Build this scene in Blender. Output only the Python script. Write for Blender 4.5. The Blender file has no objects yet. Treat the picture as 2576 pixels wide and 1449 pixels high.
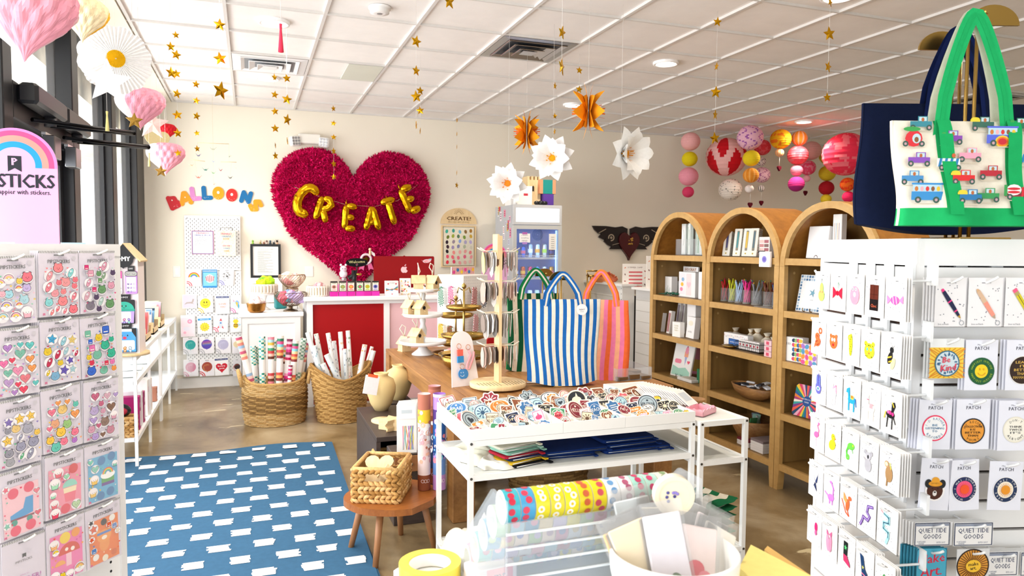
import bpy,math,random
from mathutils import Matrix,Vector,noise
S=bpy.context.scene
C=S.collection
random.seed(7)
PI=math.pi
# ------------------------------------------------------------------ camera
CAM=Vector((0,0,1.56));FPX=1815.74
AF=Vector((0.34048129,0.93844996,-0.05817363))
AR=Vector((0.94016573,-0.34063274,0.00759882))
AU=Vector((0.01268473,0.05728011,0.99827756))
cd=bpy.data.cameras.new('camera');cam=bpy.data.objects.new('camera',cd);C.objects.link(cam)
cam.matrix_world=Matrix(((AR.x,AU.x,-AF.x,0),(AR.y,AU.y,-AF.y,0),(AR.z,AU.z,-AF.z,1.56),(0,0,0,1)))
cd.sensor_width=36;cd.lens=FPX/2576*36;cd.clip_start=0.05
cd.dof.use_dof=True;cd.dof.focus_distance=3.0;cd.dof.aperture_fstop=7.0
S.camera=cam
# ------------------------------------------------------------------ world, exposure, lights
S.view_settings.view_transform='Standard';S.view_settings.look='None'
S.view_settings.exposure=0.24;S.view_settings.gamma=1.0
w=bpy.data.worlds.new('sky');S.world=w;w.use_nodes=True
bg=w.node_tree.nodes['Background'];bg.inputs[0].default_value=(0.93,0.97,1.0,1);bg.inputs[1].default_value=1.7
def area(name,loc,rot,sx,sy,power,col):
 l=bpy.data.lights.new(name,'AREA');l.shape='RECTANGLE';l.size=sx;l.size_y=sy
 l.energy=power;l.color=col
 o=bpy.data.objects.new(name,l);C.objects.link(o);o.location=loc;o.rotation_euler=rot
 return o
 # daylight coming through the storefront glass on the left and behind the camera
area('window_daylight',(-2.5,4.6,1.9),(0,math.radians(-90),0),2.6,9.5,620,(0.97,0.98,1.0))
area('front_window_daylight',(.4,-2.6,1.7),(math.radians(90),0,0),3.0,2.2,30,(0.97,0.98,1.0))
def onY(x,y,Y):
 d=AF+(x-1288)/FPX*AR-(y-724.5)/FPX*AU
 return CAM+d*(Y/d.y)
def onX(x,y,X):
 d=AF+(x-1288)/FPX*AR-(y-724.5)/FPX*AU
 return CAM+d*(X/d.x)
def onZ(x,y,Z):
 d=AF+(x-1288)/FPX*AR-(y-724.5)/FPX*AU
 return CAM+d*((Z-1.56)/d.z)
def dep(x,y,z):
 return CAM+z*(AF+(x-1288)/FPX*AR-(y-724.5)/FPX*AU)
 # ------------------------------------------------------------------ materials
def hexc(h):
 v=[int(h[i:i+2],16)/255 for i in(0,2,4)]
 return tuple(((c/12.92)if c<=.04045 else((c+.055)/1.055)**2.4)for c in v)
MT={}
def mat(name,col=None,rough=.55,metal=0,spec=.5,attr=False,noise_=None,bump=0,bscale=200,trans=0,ior=1.45,emit=0,alpha=1,sheen=0,sss=0):
 m=bpy.data.materials.new(name);m.use_nodes=True;nt=m.node_tree;b=nt.nodes['Principled BSDF']
 I=b.inputs
 I['Roughness'].default_value=rough;I['Metallic'].default_value=metal;I['IOR'].default_value=ior
 I['Specular IOR Level'].default_value=spec;I['Transmission Weight'].default_value=trans;I['Alpha'].default_value=alpha
 if sheen:I['Sheen Weight'].default_value=sheen
 src=None
 if attr:
  a=nt.nodes.new('ShaderNodeAttribute');a.attribute_name='Col';src=a.outputs['Color']
 elif col is not None:
  c=nt.nodes.new('ShaderNodeRGB');c.outputs[0].default_value=(*hexc(col),1);src=c.outputs[0]
 if noise_:
  sc_,amt=noise_
  tc=nt.nodes.new('ShaderNodeTexCoord');n=nt.nodes.new('ShaderNodeTexNoise');n.inputs['Scale'].default_value=sc_;n.inputs['Detail'].default_value=4
  nt.links.new(tc.outputs['Object'],n.inputs['Vector'])
  r=nt.nodes.new('ShaderNodeMapRange');r.inputs['From Min'].default_value=.3;r.inputs['From Max'].default_value=.7
  r.inputs['To Min'].default_value=1-amt;r.inputs['To Max'].default_value=1+amt
  nt.links.new(n.outputs[0],r.inputs[0])
  vm=nt.nodes.new('ShaderNodeVectorMath');vm.operation='SCALE'
  nt.links.new(src,vm.inputs[0]);nt.links.new(r.outputs[0],vm.inputs['Scale']);src=vm.outputs[0]
 if src is not None:nt.links.new(src,I['Base Color'])
 if emit:
  nt.links.new(src,I['Emission Color']);I['Emission Strength'].default_value=emit
 if bump:
  tc=nt.nodes.new('ShaderNodeTexCoord');n=nt.nodes.new('ShaderNodeTexNoise');n.inputs['Scale'].default_value=bscale;n.inputs['Detail'].default_value=3
  nt.links.new(tc.outputs['Object'],n.inputs['Vector'])
  bp=nt.nodes.new('ShaderNodeBump');bp.inputs['Strength'].default_value=bump;bp.inputs['Distance'].default_value=.002
  nt.links.new(n.outputs[0],bp.inputs['Height']);nt.links.new(bp.outputs[0],I['Normal'])
 MT[name]=m
 return m
def nodes(m):return m.node_tree.nodes,m.node_tree.links,m.node_tree.nodes['Principled BSDF']
mat('print',attr=True,rough=.5,spec=.4)
mat('gloss',attr=True,rough=.22)
mat('cloth',attr=True,rough=.9,spec=.15,bump=.5,bscale=900,noise_=(40,.05))
mat('paper',attr=True,rough=.75,spec=.2,noise_=(60,.03))
mat('paint',attr=True,rough=.5,spec=.25,noise_=(3,.02))
mat('metal',attr=True,rough=.3,metal=1)
mat('foil',attr=True,rough=.16,metal=1)
mat('hammered',attr=True,rough=.25,metal=1,bump=1.0,bscale=120)
mat('wicker',attr=True,rough=.75,spec=.25,noise_=(90,.22),bump=.6,bscale=300)
mat('plastic',attr=True,rough=.35)
mat('clear','f4f8fa',rough=.06,trans=.0,alpha=.11,spec=.6)
mat('clearbag','ffffff',rough=.15,alpha=.09,spec=.7)
mat('acrylic','e4eef6',rough=.05,alpha=.2,spec=.8)
mat('glitter',attr=True,rough=.4,metal=.8,noise_=(1500,.6))
def wood(name,c1,c2,sc=(1,14,14),rough=.45,contrast=.5):
 m=bpy.data.materials.new(name);m.use_nodes=True;N,L,b=nodes(m)
 tc=N.new('ShaderNodeTexCoord');mp=N.new('ShaderNodeMapping');mp.inputs['Scale'].default_value=sc
 n=N.new('ShaderNodeTexNoise');n.inputs['Scale'].default_value=2.2;n.inputs['Detail'].default_value=8;n.inputs['Distortion'].default_value=1.2
 n2=N.new('ShaderNodeTexNoise');n2.inputs['Scale'].default_value=9;n2.inputs['Detail'].default_value=6
 cr=N.new('ShaderNodeValToRGB');cr.color_ramp.elements[0].position=.5-contrast/2;cr.color_ramp.elements[1].position=.5+contrast/2
 cr.color_ramp.elements[0].color=(*hexc(c2),1);cr.color_ramp.elements[1].color=(*hexc(c1),1)
 mx=N.new('ShaderNodeMath');mx.operation='MULTIPLY_ADD';mx.inputs[1].default_value=.35
 ml=N.new('ShaderNodeMath');ml.operation='MULTIPLY';ml.inputs[1].default_value=.65
 L.new(tc.outputs['Object'],mp.inputs[0]);L.new(mp.outputs[0],n.inputs['Vector']);L.new(mp.outputs[0],n2.inputs['Vector'])
 L.new(n.outputs[0],ml.inputs[0]);L.new(n2.outputs[0],mx.inputs[0]);L.new(ml.outputs[0],mx.inputs[2])
 L.new(mx.outputs[0],cr.inputs[0]);L.new(cr.outputs[0],b.inputs['Base Color'])
 b.inputs['Roughness'].default_value=rough
 bp=N.new('ShaderNodeBump');bp.inputs['Strength'].default_value=.15;bp.inputs['Distance'].default_value=.001
 L.new(n2.outputs[0],bp.inputs['Height']);L.new(bp.outputs[0],b.inputs['Normal'])
 MT[name]=m
wood('table_wood','bd8a50','7d5029',(6,.6,6))
wood('cabinet_wood','a17d45','775a2c',(3,3,.5),rough=.5)
wood('shelf_wood','d3ab6c','b88f50',(4,.5,4),rough=.5)
wood('arch_wood','bd7f33','8f5a1e',(.5,4,6),rough=.45)
wood('stool_wood','a8672f','7d4319',(2,14,8),rough=.35)
wood('stool_leg_wood','a9764a','8a5a35',(10,10,1),rough=.5)
wood('dark_wood','4a3c35','2e2420',(2,9,9),rough=.5)
wood('pale_wood','f0d9ae','d9b983',(6,6,1.5),rough=.6)
wood('bowl_wood','b98a52','6d4522',(2,10,10),rough=.55)
def floor_mat():
 m=bpy.data.materials.new('concrete');m.use_nodes=True;N,L,b=nodes(m)
 tc=N.new('ShaderNodeTexCoord')
 n=N.new('ShaderNodeTexNoise');n.inputs['Scale'].default_value=1.3;n.inputs['Detail'].default_value=9;n.inputs['Roughness'].default_value=.62;n.inputs['Distortion'].default_value=.6
 cr=N.new('ShaderNodeValToRGB');e=cr.color_ramp.elements
 e[0].position=.32;e[0].color=(*hexc('5c492e'),1);e[1].position=.7;e[1].color=(*hexc('b3a489'),1)
 x=e.new(.5);x.color=(*hexc('8b7757'),1)
 mp=N.new('ShaderNodeMapping');mp.inputs['Scale'].default_value=(1.1,3.4,1)
 n2=N.new('ShaderNodeTexNoise');n2.inputs['Scale'].default_value=1.9;n2.inputs['Detail'].default_value=7;n2.inputs['Roughness'].default_value=.55
 cr2=N.new('ShaderNodeValToRGB');cr2.color_ramp.elements[0].position=.655;cr2.color_ramp.elements[1].position=.675
 mix=N.new('ShaderNodeMix');mix.data_type='RGBA';mix.inputs[7].default_value=(*hexc('cfc09a'),1)
 L.new(tc.outputs['Object'],n.inputs['Vector']);L.new(tc.outputs['Object'],mp.inputs[0]);L.new(mp.outputs[0],n2.inputs['Vector'])
 L.new(n.outputs[0],cr.inputs[0]);L.new(n2.outputs[0],cr2.inputs[0]);L.new(cr2.outputs[0],mix.inputs[0]);L.new(cr.outputs[0],mix.inputs[6])
 L.new(mix.outputs[2],b.inputs['Base Color'])
 b.inputs['Roughness'].default_value=.28;b.inputs['Specular IOR Level'].default_value=.5
 MT['concrete']=m
floor_mat()
mat('wall','f3ecdc',rough=.85,spec=.2,noise_=(2,.015))
mat('ceiling_tile','f7f4f1',rough=.9,spec=.1,noise_=(8,.02),bump=.3,bscale=60)
mat('ceiling_grid','dedbd7',rough=.5)
mat('stucco','f3eede',rough=.9,bump=1.0,bscale=30,noise_=(10,.12))
mat('black_frame','1c1d20',rough=.4,spec=.4)
mat('mirror','d9dde2',rough=.18,metal=1)
mat('lamp','fff6e6',emit=12)
mat('lightbox','dfe6ee',emit=.5)
mat('led','8cc4ff',emit=2.5)
# ------------------------------------------------------------------ mesh builder
TXT={}
def text2d(s,res=1):
 k=(s,res)
 if k not in TXT:
  c=bpy.data.curves.new('t','FONT');c.body=s;c.resolution_u=res;c.align_x='CENTER';c.align_y='CENTER'
  o=bpy.data.objects.new('t',c);m=o.to_mesh()
  TXT[k]=([(v.co.x,v.co.y)for v in m.vertices],[tuple(p.vertices)for p in m.polygons])
  o.to_mesh_clear();bpy.data.objects.remove(o);bpy.data.curves.remove(c)
 return TXT[k]
CC={}
def col(h):
 if h not in CC:CC[h]=(*hexc(h),1)
 return CC[h]
class MB:
 def __init__(s,mat='print',color='ffffff'):
  s.v=[];s.f=[];s.mi=[];s.c=[];s.sm=[];s.M=None;s.m=mat;s.col=color;s.lay=0
 def set(s,mat=None,color=None):
  if mat:s.m=mat
  if color:s.col=color
  return s
 def pts(s,L):
  n=len(s.v)
  if s.M is not None:s.v+=[s.M@Vector(p)for p in L]
  else:s.v+=[Vector(p)for p in L]
  return n
 def face(s,idx,smooth=False,color=None,mat=None):
  s.f.append(idx);s.mi.append(mat or s.m);s.c.append(color or s.col);s.sm.append(smooth)
 def box(s,x0,y0,z0,x1,y1,z1):
  n=s.pts([(x0,y0,z0),(x1,y0,z0),(x1,y1,z0),(x0,y1,z0),(x0,y0,z1),(x1,y0,z1),(x1,y1,z1),(x0,y1,z1)])
  for q in((0,3,2,1),(4,5,6,7),(0,1,5,4),(1,2,6,5),(2,3,7,6),(3,0,4,7)):s.face(tuple(n+i for i in q))
  return s
 def bbox(s,x0,y0,z0,x1,y1,z1,r=.004):
  out=[(x0+r,y0),(x1-r,y0),(x1,y0+r),(x1,y1-r),(x1-r,y1),(x0+r,y1),(x0,y1-r),(x0,y0+r)]
  cx,cy=(x0+x1)/2,(y0+y1)/2
  def inn(k):return[(cx+(x-cx)*(1-2*k/(x1-x0)),cy+(y-cy)*(1-2*k/(y1-y0)))for x,y in out]
  rings=[[(x,y,z0)for x,y in inn(r)],[(x,y,z0+r)for x,y in out],[(x,y,z1-r)for x,y in out],[(x,y,z1)for x,y in inn(r)]]
  s.rings(rings,cap=True);return s
 def rings(s,R,cap=False,closed=True,smooth=False,loop=False):
  n=len(R[0]);b=[s.pts(r)for r in R]
  K=len(R)if loop else len(R)-1
  for i in range(K):
   a,c=b[i],b[(i+1)%len(R)]
   for j in range(n if closed else n-1):
    k=(j+1)%n
    s.face((a+j,a+k,c+k,c+j),smooth)
  if cap:
   s.face(tuple(b[0]+j for j in range(n))[::-1]);s.face(tuple(b[-1]+j for j in range(n)))
  return s
 def hoop(s,x0,y0,x1,y1,z0,z1,t):
  o=[(x0,y0),(x1,y0),(x1,y1),(x0,y1)];i=[(x0+t,y0+t),(x1-t,y0+t),(x1-t,y1-t),(x0+t,y1-t)]
  return s.rings([[(x,y,z0)for x,y in o],[(x,y,z1)for x,y in o],[(x,y,z1)for x,y in i],[(x,y,z0)for x,y in i]],loop=True)
 def cyl(s,p0,p1,r0,r1=None,n=12,cap=True,smooth=True):
  r1=r0 if r1 is None else r1
  p0=Vector(p0);p1=Vector(p1);d=(p1-p0).normalized()
  a=d.orthogonal().normalized();b=d.cross(a)
  R=[[p+(a*math.cos(t)+b*math.sin(t))*r for t in[2*PI*i/n for i in range(n)]]for p,r in((p0,r0),(p1,r1))]
  return s.rings(R,cap=cap,smooth=smooth)
 def tube(s,P,r,n=6,cap=True,smooth=True,loop=False):
  P=[Vector(p)for p in P];R=[];up=None
  rr=r if isinstance(r,(list,tuple))else[r]*len(P)
  for i,p in enumerate(P):
   if loop:d=P[(i+1)%len(P)]-P[i-1]
   else:d=(P[min(i+1,len(P)-1)]-P[max(i-1,0)])
   d.normalize()
   if up is None:up=d.orthogonal().normalized()
   a=(up-d*up.dot(d))
   a=a.normalized()if a.length>1e-6 else d.orthogonal().normalized()
   up=a;b=d.cross(a)
   R.append([p+(a*math.cos(2*PI*k/n)+b*math.sin(2*PI*k/n))*rr[i]for k in range(n)])
  return s.rings(R,cap=cap and not loop,smooth=smooth,loop=loop)
 def lathe(s,prof,c=(0,0,0),n=28,smooth=True,sx=1,sy=1,cap=False):
  R=[[(c[0]+r*sx*math.cos(2*PI*k/n),c[1]+r*sy*math.sin(2*PI*k/n),c[2]+z)for k in range(n)]for r,z in prof]
  return s.rings(R,smooth=smooth,cap=cap)
 def sphere(s,c,r,n=14,m=9,sz=1,sy=1,sx=1,rib=0):
  pr=[]
  for i in range(m+1):
   t=-PI/2+PI*i/m
   pr.append((max(r*math.cos(t),r*.004),r*sz*math.sin(t)))
  return s.lathe(pr,c,n,sx=sx,sy=sy)
 def grid(s,fn,nu,nv,smooth=True):
  n=s.pts([fn(i/nu,j/nv)for j in range(nv+1)for i in range(nu+1)])
  for j in range(nv):
   for i in range(nu):
    a=n+j*(nu+1)+i;s.face((a,a+1,a+nu+2,a+nu+1),smooth)
  return s
 def ext(s,out,y0,y1,side=None):
  n=len(out);a=s.pts([(x,y0,z)for x,z in out]);b=s.pts([(x,y1,z)for x,z in out])
  s.face(tuple(a+i for i in range(n)));s.face(tuple(b+i for i in range(n))[::-1])
  for i in range(n):
   j=(i+1)%n;s.face((a+j,a+i,b+i,b+j),False,side)
  return s
 def extz(s,out,z0,z1,side=None):
  n=len(out);a=s.pts([(x,y,z0)for x,y in out]);b=s.pts([(x,y,z1)for x,y in out])
  s.face(tuple(a+i for i in range(n))[::-1]);s.face(tuple(b+i for i in range(n)))
  for i in range(n):
   j=(i+1)%n;s.face((a+i,a+j,b+j,b+i),False,side)
  return s
  # ---- flat printed shapes on the local XZ plane, each a hair further out (towards -Y)
 def _l(s):
  s.lay+=1;return-s.lay*0.00006+getattr(s,'y0',0)
 def p(s,out,c=None,y=None):
  y=s._l()if y is None else y
  n=s.pts([(a,y,b)for a,b in out]);s.face(tuple(range(n,n+len(out))),False,c);return s
 def e(s,x,z,rx,rz=None,c=None,rot=0,n=16,a0=0,a1=360):
  rz=rx if rz is None else rz;t0,t1=math.radians(a0),math.radians(a1);full=a1-a0>=360
  cr,sr=math.cos(rot),math.sin(rot);o=[]
  for i in range(n if full else n+1):
   t=t0+(t1-t0)*i/n;u,v=rx*math.cos(t),rz*math.sin(t)
   o.append((x+u*cr-v*sr,z+u*sr+v*cr))
  return s.p(o,c)
 def r(s,x0,z0,x1,z1,c=None):
  return s.p([(x0,z0),(x1,z0),(x1,z1),(x0,z1)],c)
 def rr(s,x0,z0,x1,z1,rad,c=None):
  return s.p(rrect(x0,z0,x1,z1,rad),c)
 def ring(s,x,z,r0,r1,c=None,a0=0,a1=360,n=24,sz=1):
  y=s._l();k=n+1;P=[]
  for i in range(k):
   t=math.radians(a0+(a1-a0)*i/n)
   P+=[(x+r0*math.cos(t),y,z+r0*sz*math.sin(t)),(x+r1*math.cos(t),y,z+r1*sz*math.sin(t))]
  m=s.pts(P)
  for i in range(n):s.face((m+2*i,m+2*i+1,m+2*i+3,m+2*i+2),False,c)
  return s
 def ln(s,P,w,c=None):
  y=s._l()
  for i in range(len(P)-1):
   (x0,z0),(x1,z1)=P[i],P[i+1];d=math.hypot(x1-x0,z1-z0)or 1e-9
   nx,nz=-(z1-z0)/d*w/2,(x1-x0)/d*w/2;ex,ez=(x1-x0)/d*w*.3,(z1-z0)/d*w*.3
   s.p([(x0-ex-nx,z0-ez-nz),(x1+ex-nx,z1+ez-nz),(x1+ex+nx,z1+ez+nz),(x0-ex+nx,z0-ez+nz)],c,y)
  return s
 def star(s,x,z,r,c=None,k=.42,rot=0,n=5):
  return s.p([(x+(r if i%2==0 else r*k)*math.sin(rot+PI*i/n),z+(r if i%2==0 else r*k)*math.cos(rot+PI*i/n))for i in range(2*n)],c)
 def heart(s,x,z,r,c=None,n=18):return s.p(heart2(x,z,r,n),c)
 def t(s,txt,x,z,h,c='20242e',rot=0,w=None,bold=0,shear=0):
  V,F=text2d(txt)
  if not V:return s
  x0=min(v[0]for v in V);x1=max(v[0]for v in V);k=h/.72;kx=k if w is None else w/(x1-x0)
  mx=(x0+x1)/2;z0=min(v[1]for v in V);z1=max(v[1]for v in V);mz=(z0+z1)/2
  cr,sr=math.cos(rot),math.sin(rot)
  for dx in([0]if not bold else[-bold,bold]):
   y=s._l();P=[]
   for a,b in V:
    u,v=(a-mx)*kx+dx,(b-mz)*k;u+=shear*v;P.append((x+u*cr-v*sr,y,z+u*sr+v*cr))
   n=s.pts(P)
   for f in F:s.face(tuple(n+i for i in f),False,c)
  return s
 def arc(s,txt,x,z,R,h,c,mid=90,bottom=False,spread=None):
  V=len(txt);da=(spread or h*.95/R*V)/max(V-1,1)
  for i,ch in enumerate(txt):
   if ch==' ':continue
   k=i-(V-1)/2
   a=math.radians(mid)+(k*da if bottom else-k*da)
   s.t(ch,x+R*math.cos(a),z+R*math.sin(a),h,c,a+PI/2 if bottom else a-PI/2)
  return s
 def build(s,name,parent=None,loc=None,rot=None,smooth=False):
  me=bpy.data.meshes.new(name);me.from_pydata([tuple(v)for v in s.v],[],s.f)
  names=[];idx={}
  for m in s.mi:
   if m not in idx:idx[m]=len(names);names.append(m)
  for m in names:me.materials.append(MT[m])
  me.polygons.foreach_set('material_index',[idx[m]for m in s.mi])
  me.polygons.foreach_set('use_smooth',s.sm)
  a=me.color_attributes.new('Col','FLOAT_COLOR','CORNER');buf=[]
  for f,c in zip(s.f,s.c):buf+=col(c)*len(f)
  a.data.foreach_set('color',buf)
  me.update()
  o=bpy.data.objects.new(name,me);C.objects.link(o)
  if parent:o.parent=parent
  if loc is not None:o.location=loc
  if rot is not None:o.rotation_euler=rot if isinstance(rot,(tuple,list))else(0,0,rot)
  return o
def rrect(x0,z0,x1,z1,rad,k=3):
 o=[]
 for cx,cz,a in((x1-rad,z0+rad,-90),(x1-rad,z1-rad,0),(x0+rad,z1-rad,90),(x0+rad,z0+rad,180)):
  for i in range(k+1):
   t=math.radians(a+90*i/k);o.append((cx+rad*math.cos(t),cz+rad*math.sin(t)))
 return o
def heart2(x,z,r,n=24):
 o=[]
 for i in range(n):
  t=2*PI*i/n
  o.append((x+r*math.sin(t)**3,z+r*(13*math.cos(t)-5*math.cos(2*t)-2*math.cos(3*t)-math.cos(4*t))/16))
 return o
def star2(x,z,r,k=.42,rot=0,n=5):
 return[(x+(r if i%2==0 else r*k)*math.sin(rot+PI*i/n),z+(r if i%2==0 else r*k)*math.cos(rot+PI*i/n))for i in range(2*n)]
def thing(name,label,cat,loc=(0,0,0),rotz=0,group=None):
 o=bpy.data.objects.new(name,None);C.objects.link(o);o.empty_display_size=.05
 o.location=loc;o.rotation_euler=rotz if isinstance(rotz,(tuple,list))else(0,0,rotz)
 o['label']=label;o['category']=cat
 if group:o['group']=group
 return o
def tag(o,label,cat,group=None,kind=None):
 o['label']=label;o['category']=cat
 if group:o['group']=group
 if kind:o['kind']=kind
 return o
def struct(o):o['kind']='structure';return o
def pl(o,label):o['label']=label;return o
def dup(root,loc,rotz=None,label=None,group=None):
 r=root.copy();C.objects.link(r);r.location=loc
 if rotz is not None:r.rotation_euler=rotz if isinstance(rotz,(tuple,list))else(0,0,rotz)
 if label:r['label']=label
 if group:r['group']=group
 for ch in list(root.children):
  c=ch.copy();C.objects.link(c);c.parent=r
  for g in list(ch.children):
   d=g.copy();C.objects.link(d);d.parent=c
 return r
RND=random.Random(11)
U=RND.uniform
CH=RND.choice
# ================================================================== the room
WY=8.45;CZ=3.05;WX=-1.03
m=MB('wall');m.m='concrete';m.box(-1.2,-2.8,-.1,9.0,8.6,0);struct(m.build('floor'))
m=MB('wall');m.box(-1.2,WY,0,9.0,WY+.15,CZ+.1);struct(m.build('wall_back'))
m=MB('wall');m.box(2.4,-2.95,0,9.05,-2.8,CZ+.1).box(-1.2,-2.95,2.75,2.4,-2.8,CZ+.1);struct(m.build('wall_front_light_block'))  # unseen wall behind the camera, added to block daylight and darken the right side
m=MB('wall');m.box(8.9,-2.8,0,9.05,WY,CZ+.1);struct(m.build('wall_right'))
# ceiling: plain soffit strip, tiles, tee grid
m=MB('ceiling_tile')
m.box(-1.2,-2.8,CZ+.012,9,8.5,CZ+.1);struct(m.build('ceiling'))
m=MB('ceiling_grid')
m.set('wall').box(-1.2,-2.8,CZ-.012,-.76,WY,CZ+.011);struct(m.build('trim_1'))
m=MB('ceiling_grid')
GX0,GY0=-.132,4.9016
for i in range(-1,16):
 x=GX0+.61*i;m.box(x-.011,-2.8,CZ-.004,x+.011,WY,CZ+.012)
for j in range(-13,6):
 y=GY0+.61*j;m.box(-.76,y-.008,CZ-.0035,8.9,y+.008,CZ+.012)
m.box(-.76,WY-.025,CZ-.006,8.9,WY,CZ+.012)
struct(m.build('trim_2'))
m=MB('paint','f4f2ee').box(-1.03,WY-.014,0,3.0,WY,.11);struct(m.build('baseboard_back'))
# left storefront wall: dark aluminium frames with glass
def mull(ya,yb,z0=0,z1=CZ,x0=-1.17,x1=-1.03):
 b=MB('black_frame').bbox(x0,ya,z0,x1,yb,z1,.006);return b
yy=[(5.23,5.40),(6.61,6.80),(7.96,8.44),(3.86,4.0),(2.5,2.64),(.6,.74),(-1.3,-1.16)]
n=0
for a,b_ in yy:
 n+=1;o=struct(mull(a,b_).build('window_%d'%n if False else 'trim_%d'%(2+n)))
segs=[(6.80,7.96),(5.40,6.61),(2.64,3.86),(.74,2.5),(-1.16,.6)]
for k,(a,b_)in enumerate(segs):
 f=MB('black_frame').box(-1.16,a,0,-1.05,b_,.12);f.box(-1.16,a,CZ-.08,-1.05,b_,CZ)
 f.box(-1.15,a,.12,-1.09,a+.035,CZ-.08);f.box(-1.15,b_-.035,.12,-1.09,b_,CZ-.08)
 o=struct(f.build('window_%d'%(k+1)))
 MB('clear').box(-1.125,a+.035,.12,-1.118,b_-.035,CZ-.08).build('pane',o)
 # glazed door bay with header and transom, the pair of closers on its header
f=MB('black_frame').bbox(-1.17,4.0,2.14,-1.03,5.23,2.32,.006);f.box(-1.16,4.0,CZ-.08,-1.05,5.23,CZ)
o=struct(f.build('window_6'));MB('clear').box(-1.125,4.0,2.32,-1.118,5.23,CZ-.08).build('pane',o)
f=MB('black_frame');f.box(-1.15,4.01,.01,-1.09,4.09,2.13);f.box(-1.15,5.14,.01,-1.09,5.22,2.13);f.box(-1.15,4.09,2.03,-1.09,5.14,2.13);f.box(-1.15,4.09,.01,-1.09,5.14,.2)
o=struct(f.build('door_1'));MB('clear').box(-1.125,4.09,.2,-1.118,5.14,2.03).build('pane',o)
MB('metal','9a9da2').tube([(-1.08,4.16,.9),(-1.03,4.16,.92),(-1.03,4.16,1.28),(-1.08,4.16,1.3)],.012).build('door_handle',o)
def closer(y,lab,flip):
 t=thing('door_closer',lab,'door closer',(-1.03,y,2.27),0,'door closers on the storefront header')
 MB('plastic','202126').bbox(.0,-.30,-.05,.09,.30,.05,.015).build('body',t)
 MB('plastic','3a3b40').cyl((.045,.12,-.05),(.045,.12,-.10),.03).build('spindle',t)
 MB('metal','1a1a1d').tube([(.045,.12,-.09),(.42,.30,-.085)],.016,6).build('arm',t)
 MB('metal','1a1a1d').tube([(.42,.30,-.085),(.05,-.25,-.12)],.011,6).build('forearm',t)
closer(4.35,'black hydraulic door closer with folded arm, nearer one on the storefront header',0)
closer(4.98,'black hydraulic door closer with folded arm, farther one beside the mullion',0)
for k,(y,lab)in enumerate(((4.55,'small grey magnetic lock box under the door header, nearer of the two'),(5.05,'small grey magnetic lock box under the door header, next to the mullion'))):
 t=thing('door_lock',lab,'door lock',(-1.03,y,2.1),0,'lock boxes under the header')
 MB('metal','8a8c90').bbox(0,-.07,-.09,.06,.07,.03,.004).build('housing',t)
 MB('metal','d8d9dc').box(.0,-.075,.03,.02,.075,.045).build('bracket',t)
 # outside: canopy, stucco pier and pavement
m=MB('stucco');m.box(-2.3,-4,2.72,-1.25,12,3.4);m.box(-3.6,8.9,0,-2.2,9.6,2.55);m.box(-3.6,5.7,0,-3.1,6.3,2.55)
tag(m.build('canopy'),'cream stucco canopy and piers outside the storefront glass','canopy');bpy.data.objects['canopy']['kind']='structure'
m=MB('paint','cfcabd').box(-14,-8,-.15,-1.2,16,-.02);o=m.build('pavement');struct(o)
# light switch, outlet and emergency lamp on the back wall
t=thing('light_switch','white rocker light switch plate on back wall left of the pegboard','light switch',(-.737,WY,1.26))
MB('plastic','f3f1ea').bbox(-.038,-.006,-.06,.038,0,.06,.003).build('plate',t);MB('plastic','ffffff').bbox(-.016,-.010,-.033,.016,-.004,.033,.002).build('rocker',t)
t=thing('light_switch','white blank wall plate on back wall below the fluffy heart','wall plate',tuple(onY(778,683,WY)))
MB('plastic','f3f1ea').bbox(-.045,-.006,-.06,.045,0,.06,.003).build('plate',t)
p=onY(778,352,WY)
t=thing('emergency_light','white twin head emergency light above the fluffy heart','emergency light',tuple(p))
MB('plastic','f1efe6').bbox(-.12,-.07,-.05,.12,0,.06,.01).build('body',t)
for sx in(-1,1):
 h=MB('plastic','f3f3f0');h.M=Matrix.Translation((sx*.16,-.06,-.03))@Matrix.Rotation(-sx*.35,4,'Z')@Matrix.Rotation(sx*.12,4,'Y')
 h.bbox(-.055,-.04,-.055,.055,.03,.055,.012)
 for i in range(3):
  for j in range(3):
   h.set('metal','b9bbc0').cyl((-.032+.032*i,-.046,-.032+.032*j),(-.032+.032*i,-.038,-.032+.032*j),.013,n=8)
 h.build('lamp_head',t)
 # ------------------------------------------------------------------ ceiling fixtures
for k,(x,y,lab)in enumerate([(.17,5.22,'round recessed downlight nearest the gold streamers on the left, farther from the heart'),(.17,6.97,'round recessed downlight on the left between air vent and back wall'),(3.2,5.19,'round recessed downlight in the middle of the ceiling, right of the square vent'),(3.23,7.06,'round recessed downlight above the orange paper flower'),(6.18,6.95,'round recessed downlight above the paper lanterns'),(6.25,5.21,'round recessed downlight behind the hanging green strap'),(3.3,3.46,'round recessed downlight at the top edge over the star garland'),(.17,3.5,'recessed downlight'),(.17,1.7,'recessed downlight'),(3.2,1.7,'recessed downlight'),(6.2,3.4,'recessed downlight')]):
 t=thing('downlight',lab,'ceiling light',(x,y,CZ),0,'recessed ceiling downlights')
 if k>6:t['label']='recessed ceiling downlight of the row overhead, out of the picture'
 MB('plastic','ffffff').lathe([(.078,.01),(.082,-.008),(.1,-.01),(.104,-.004),(.104,.011)],n=24).build('trim_ring',t)
 MB('lamp').lathe([(.0005,-.003),(.078,-.003)],n=24).build('lens',t)
 l=bpy.data.lights.new('downlight_lamp','SPOT');l.energy=62;l.spot_size=2.4;l.spot_blend=.8;l.shadow_soft_size=.07;l.color=(1,.88,.74)
 lo=bpy.data.objects.new('downlight_lamp',l);C.objects.link(lo);lo.location=(x,y,CZ-.03)
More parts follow.
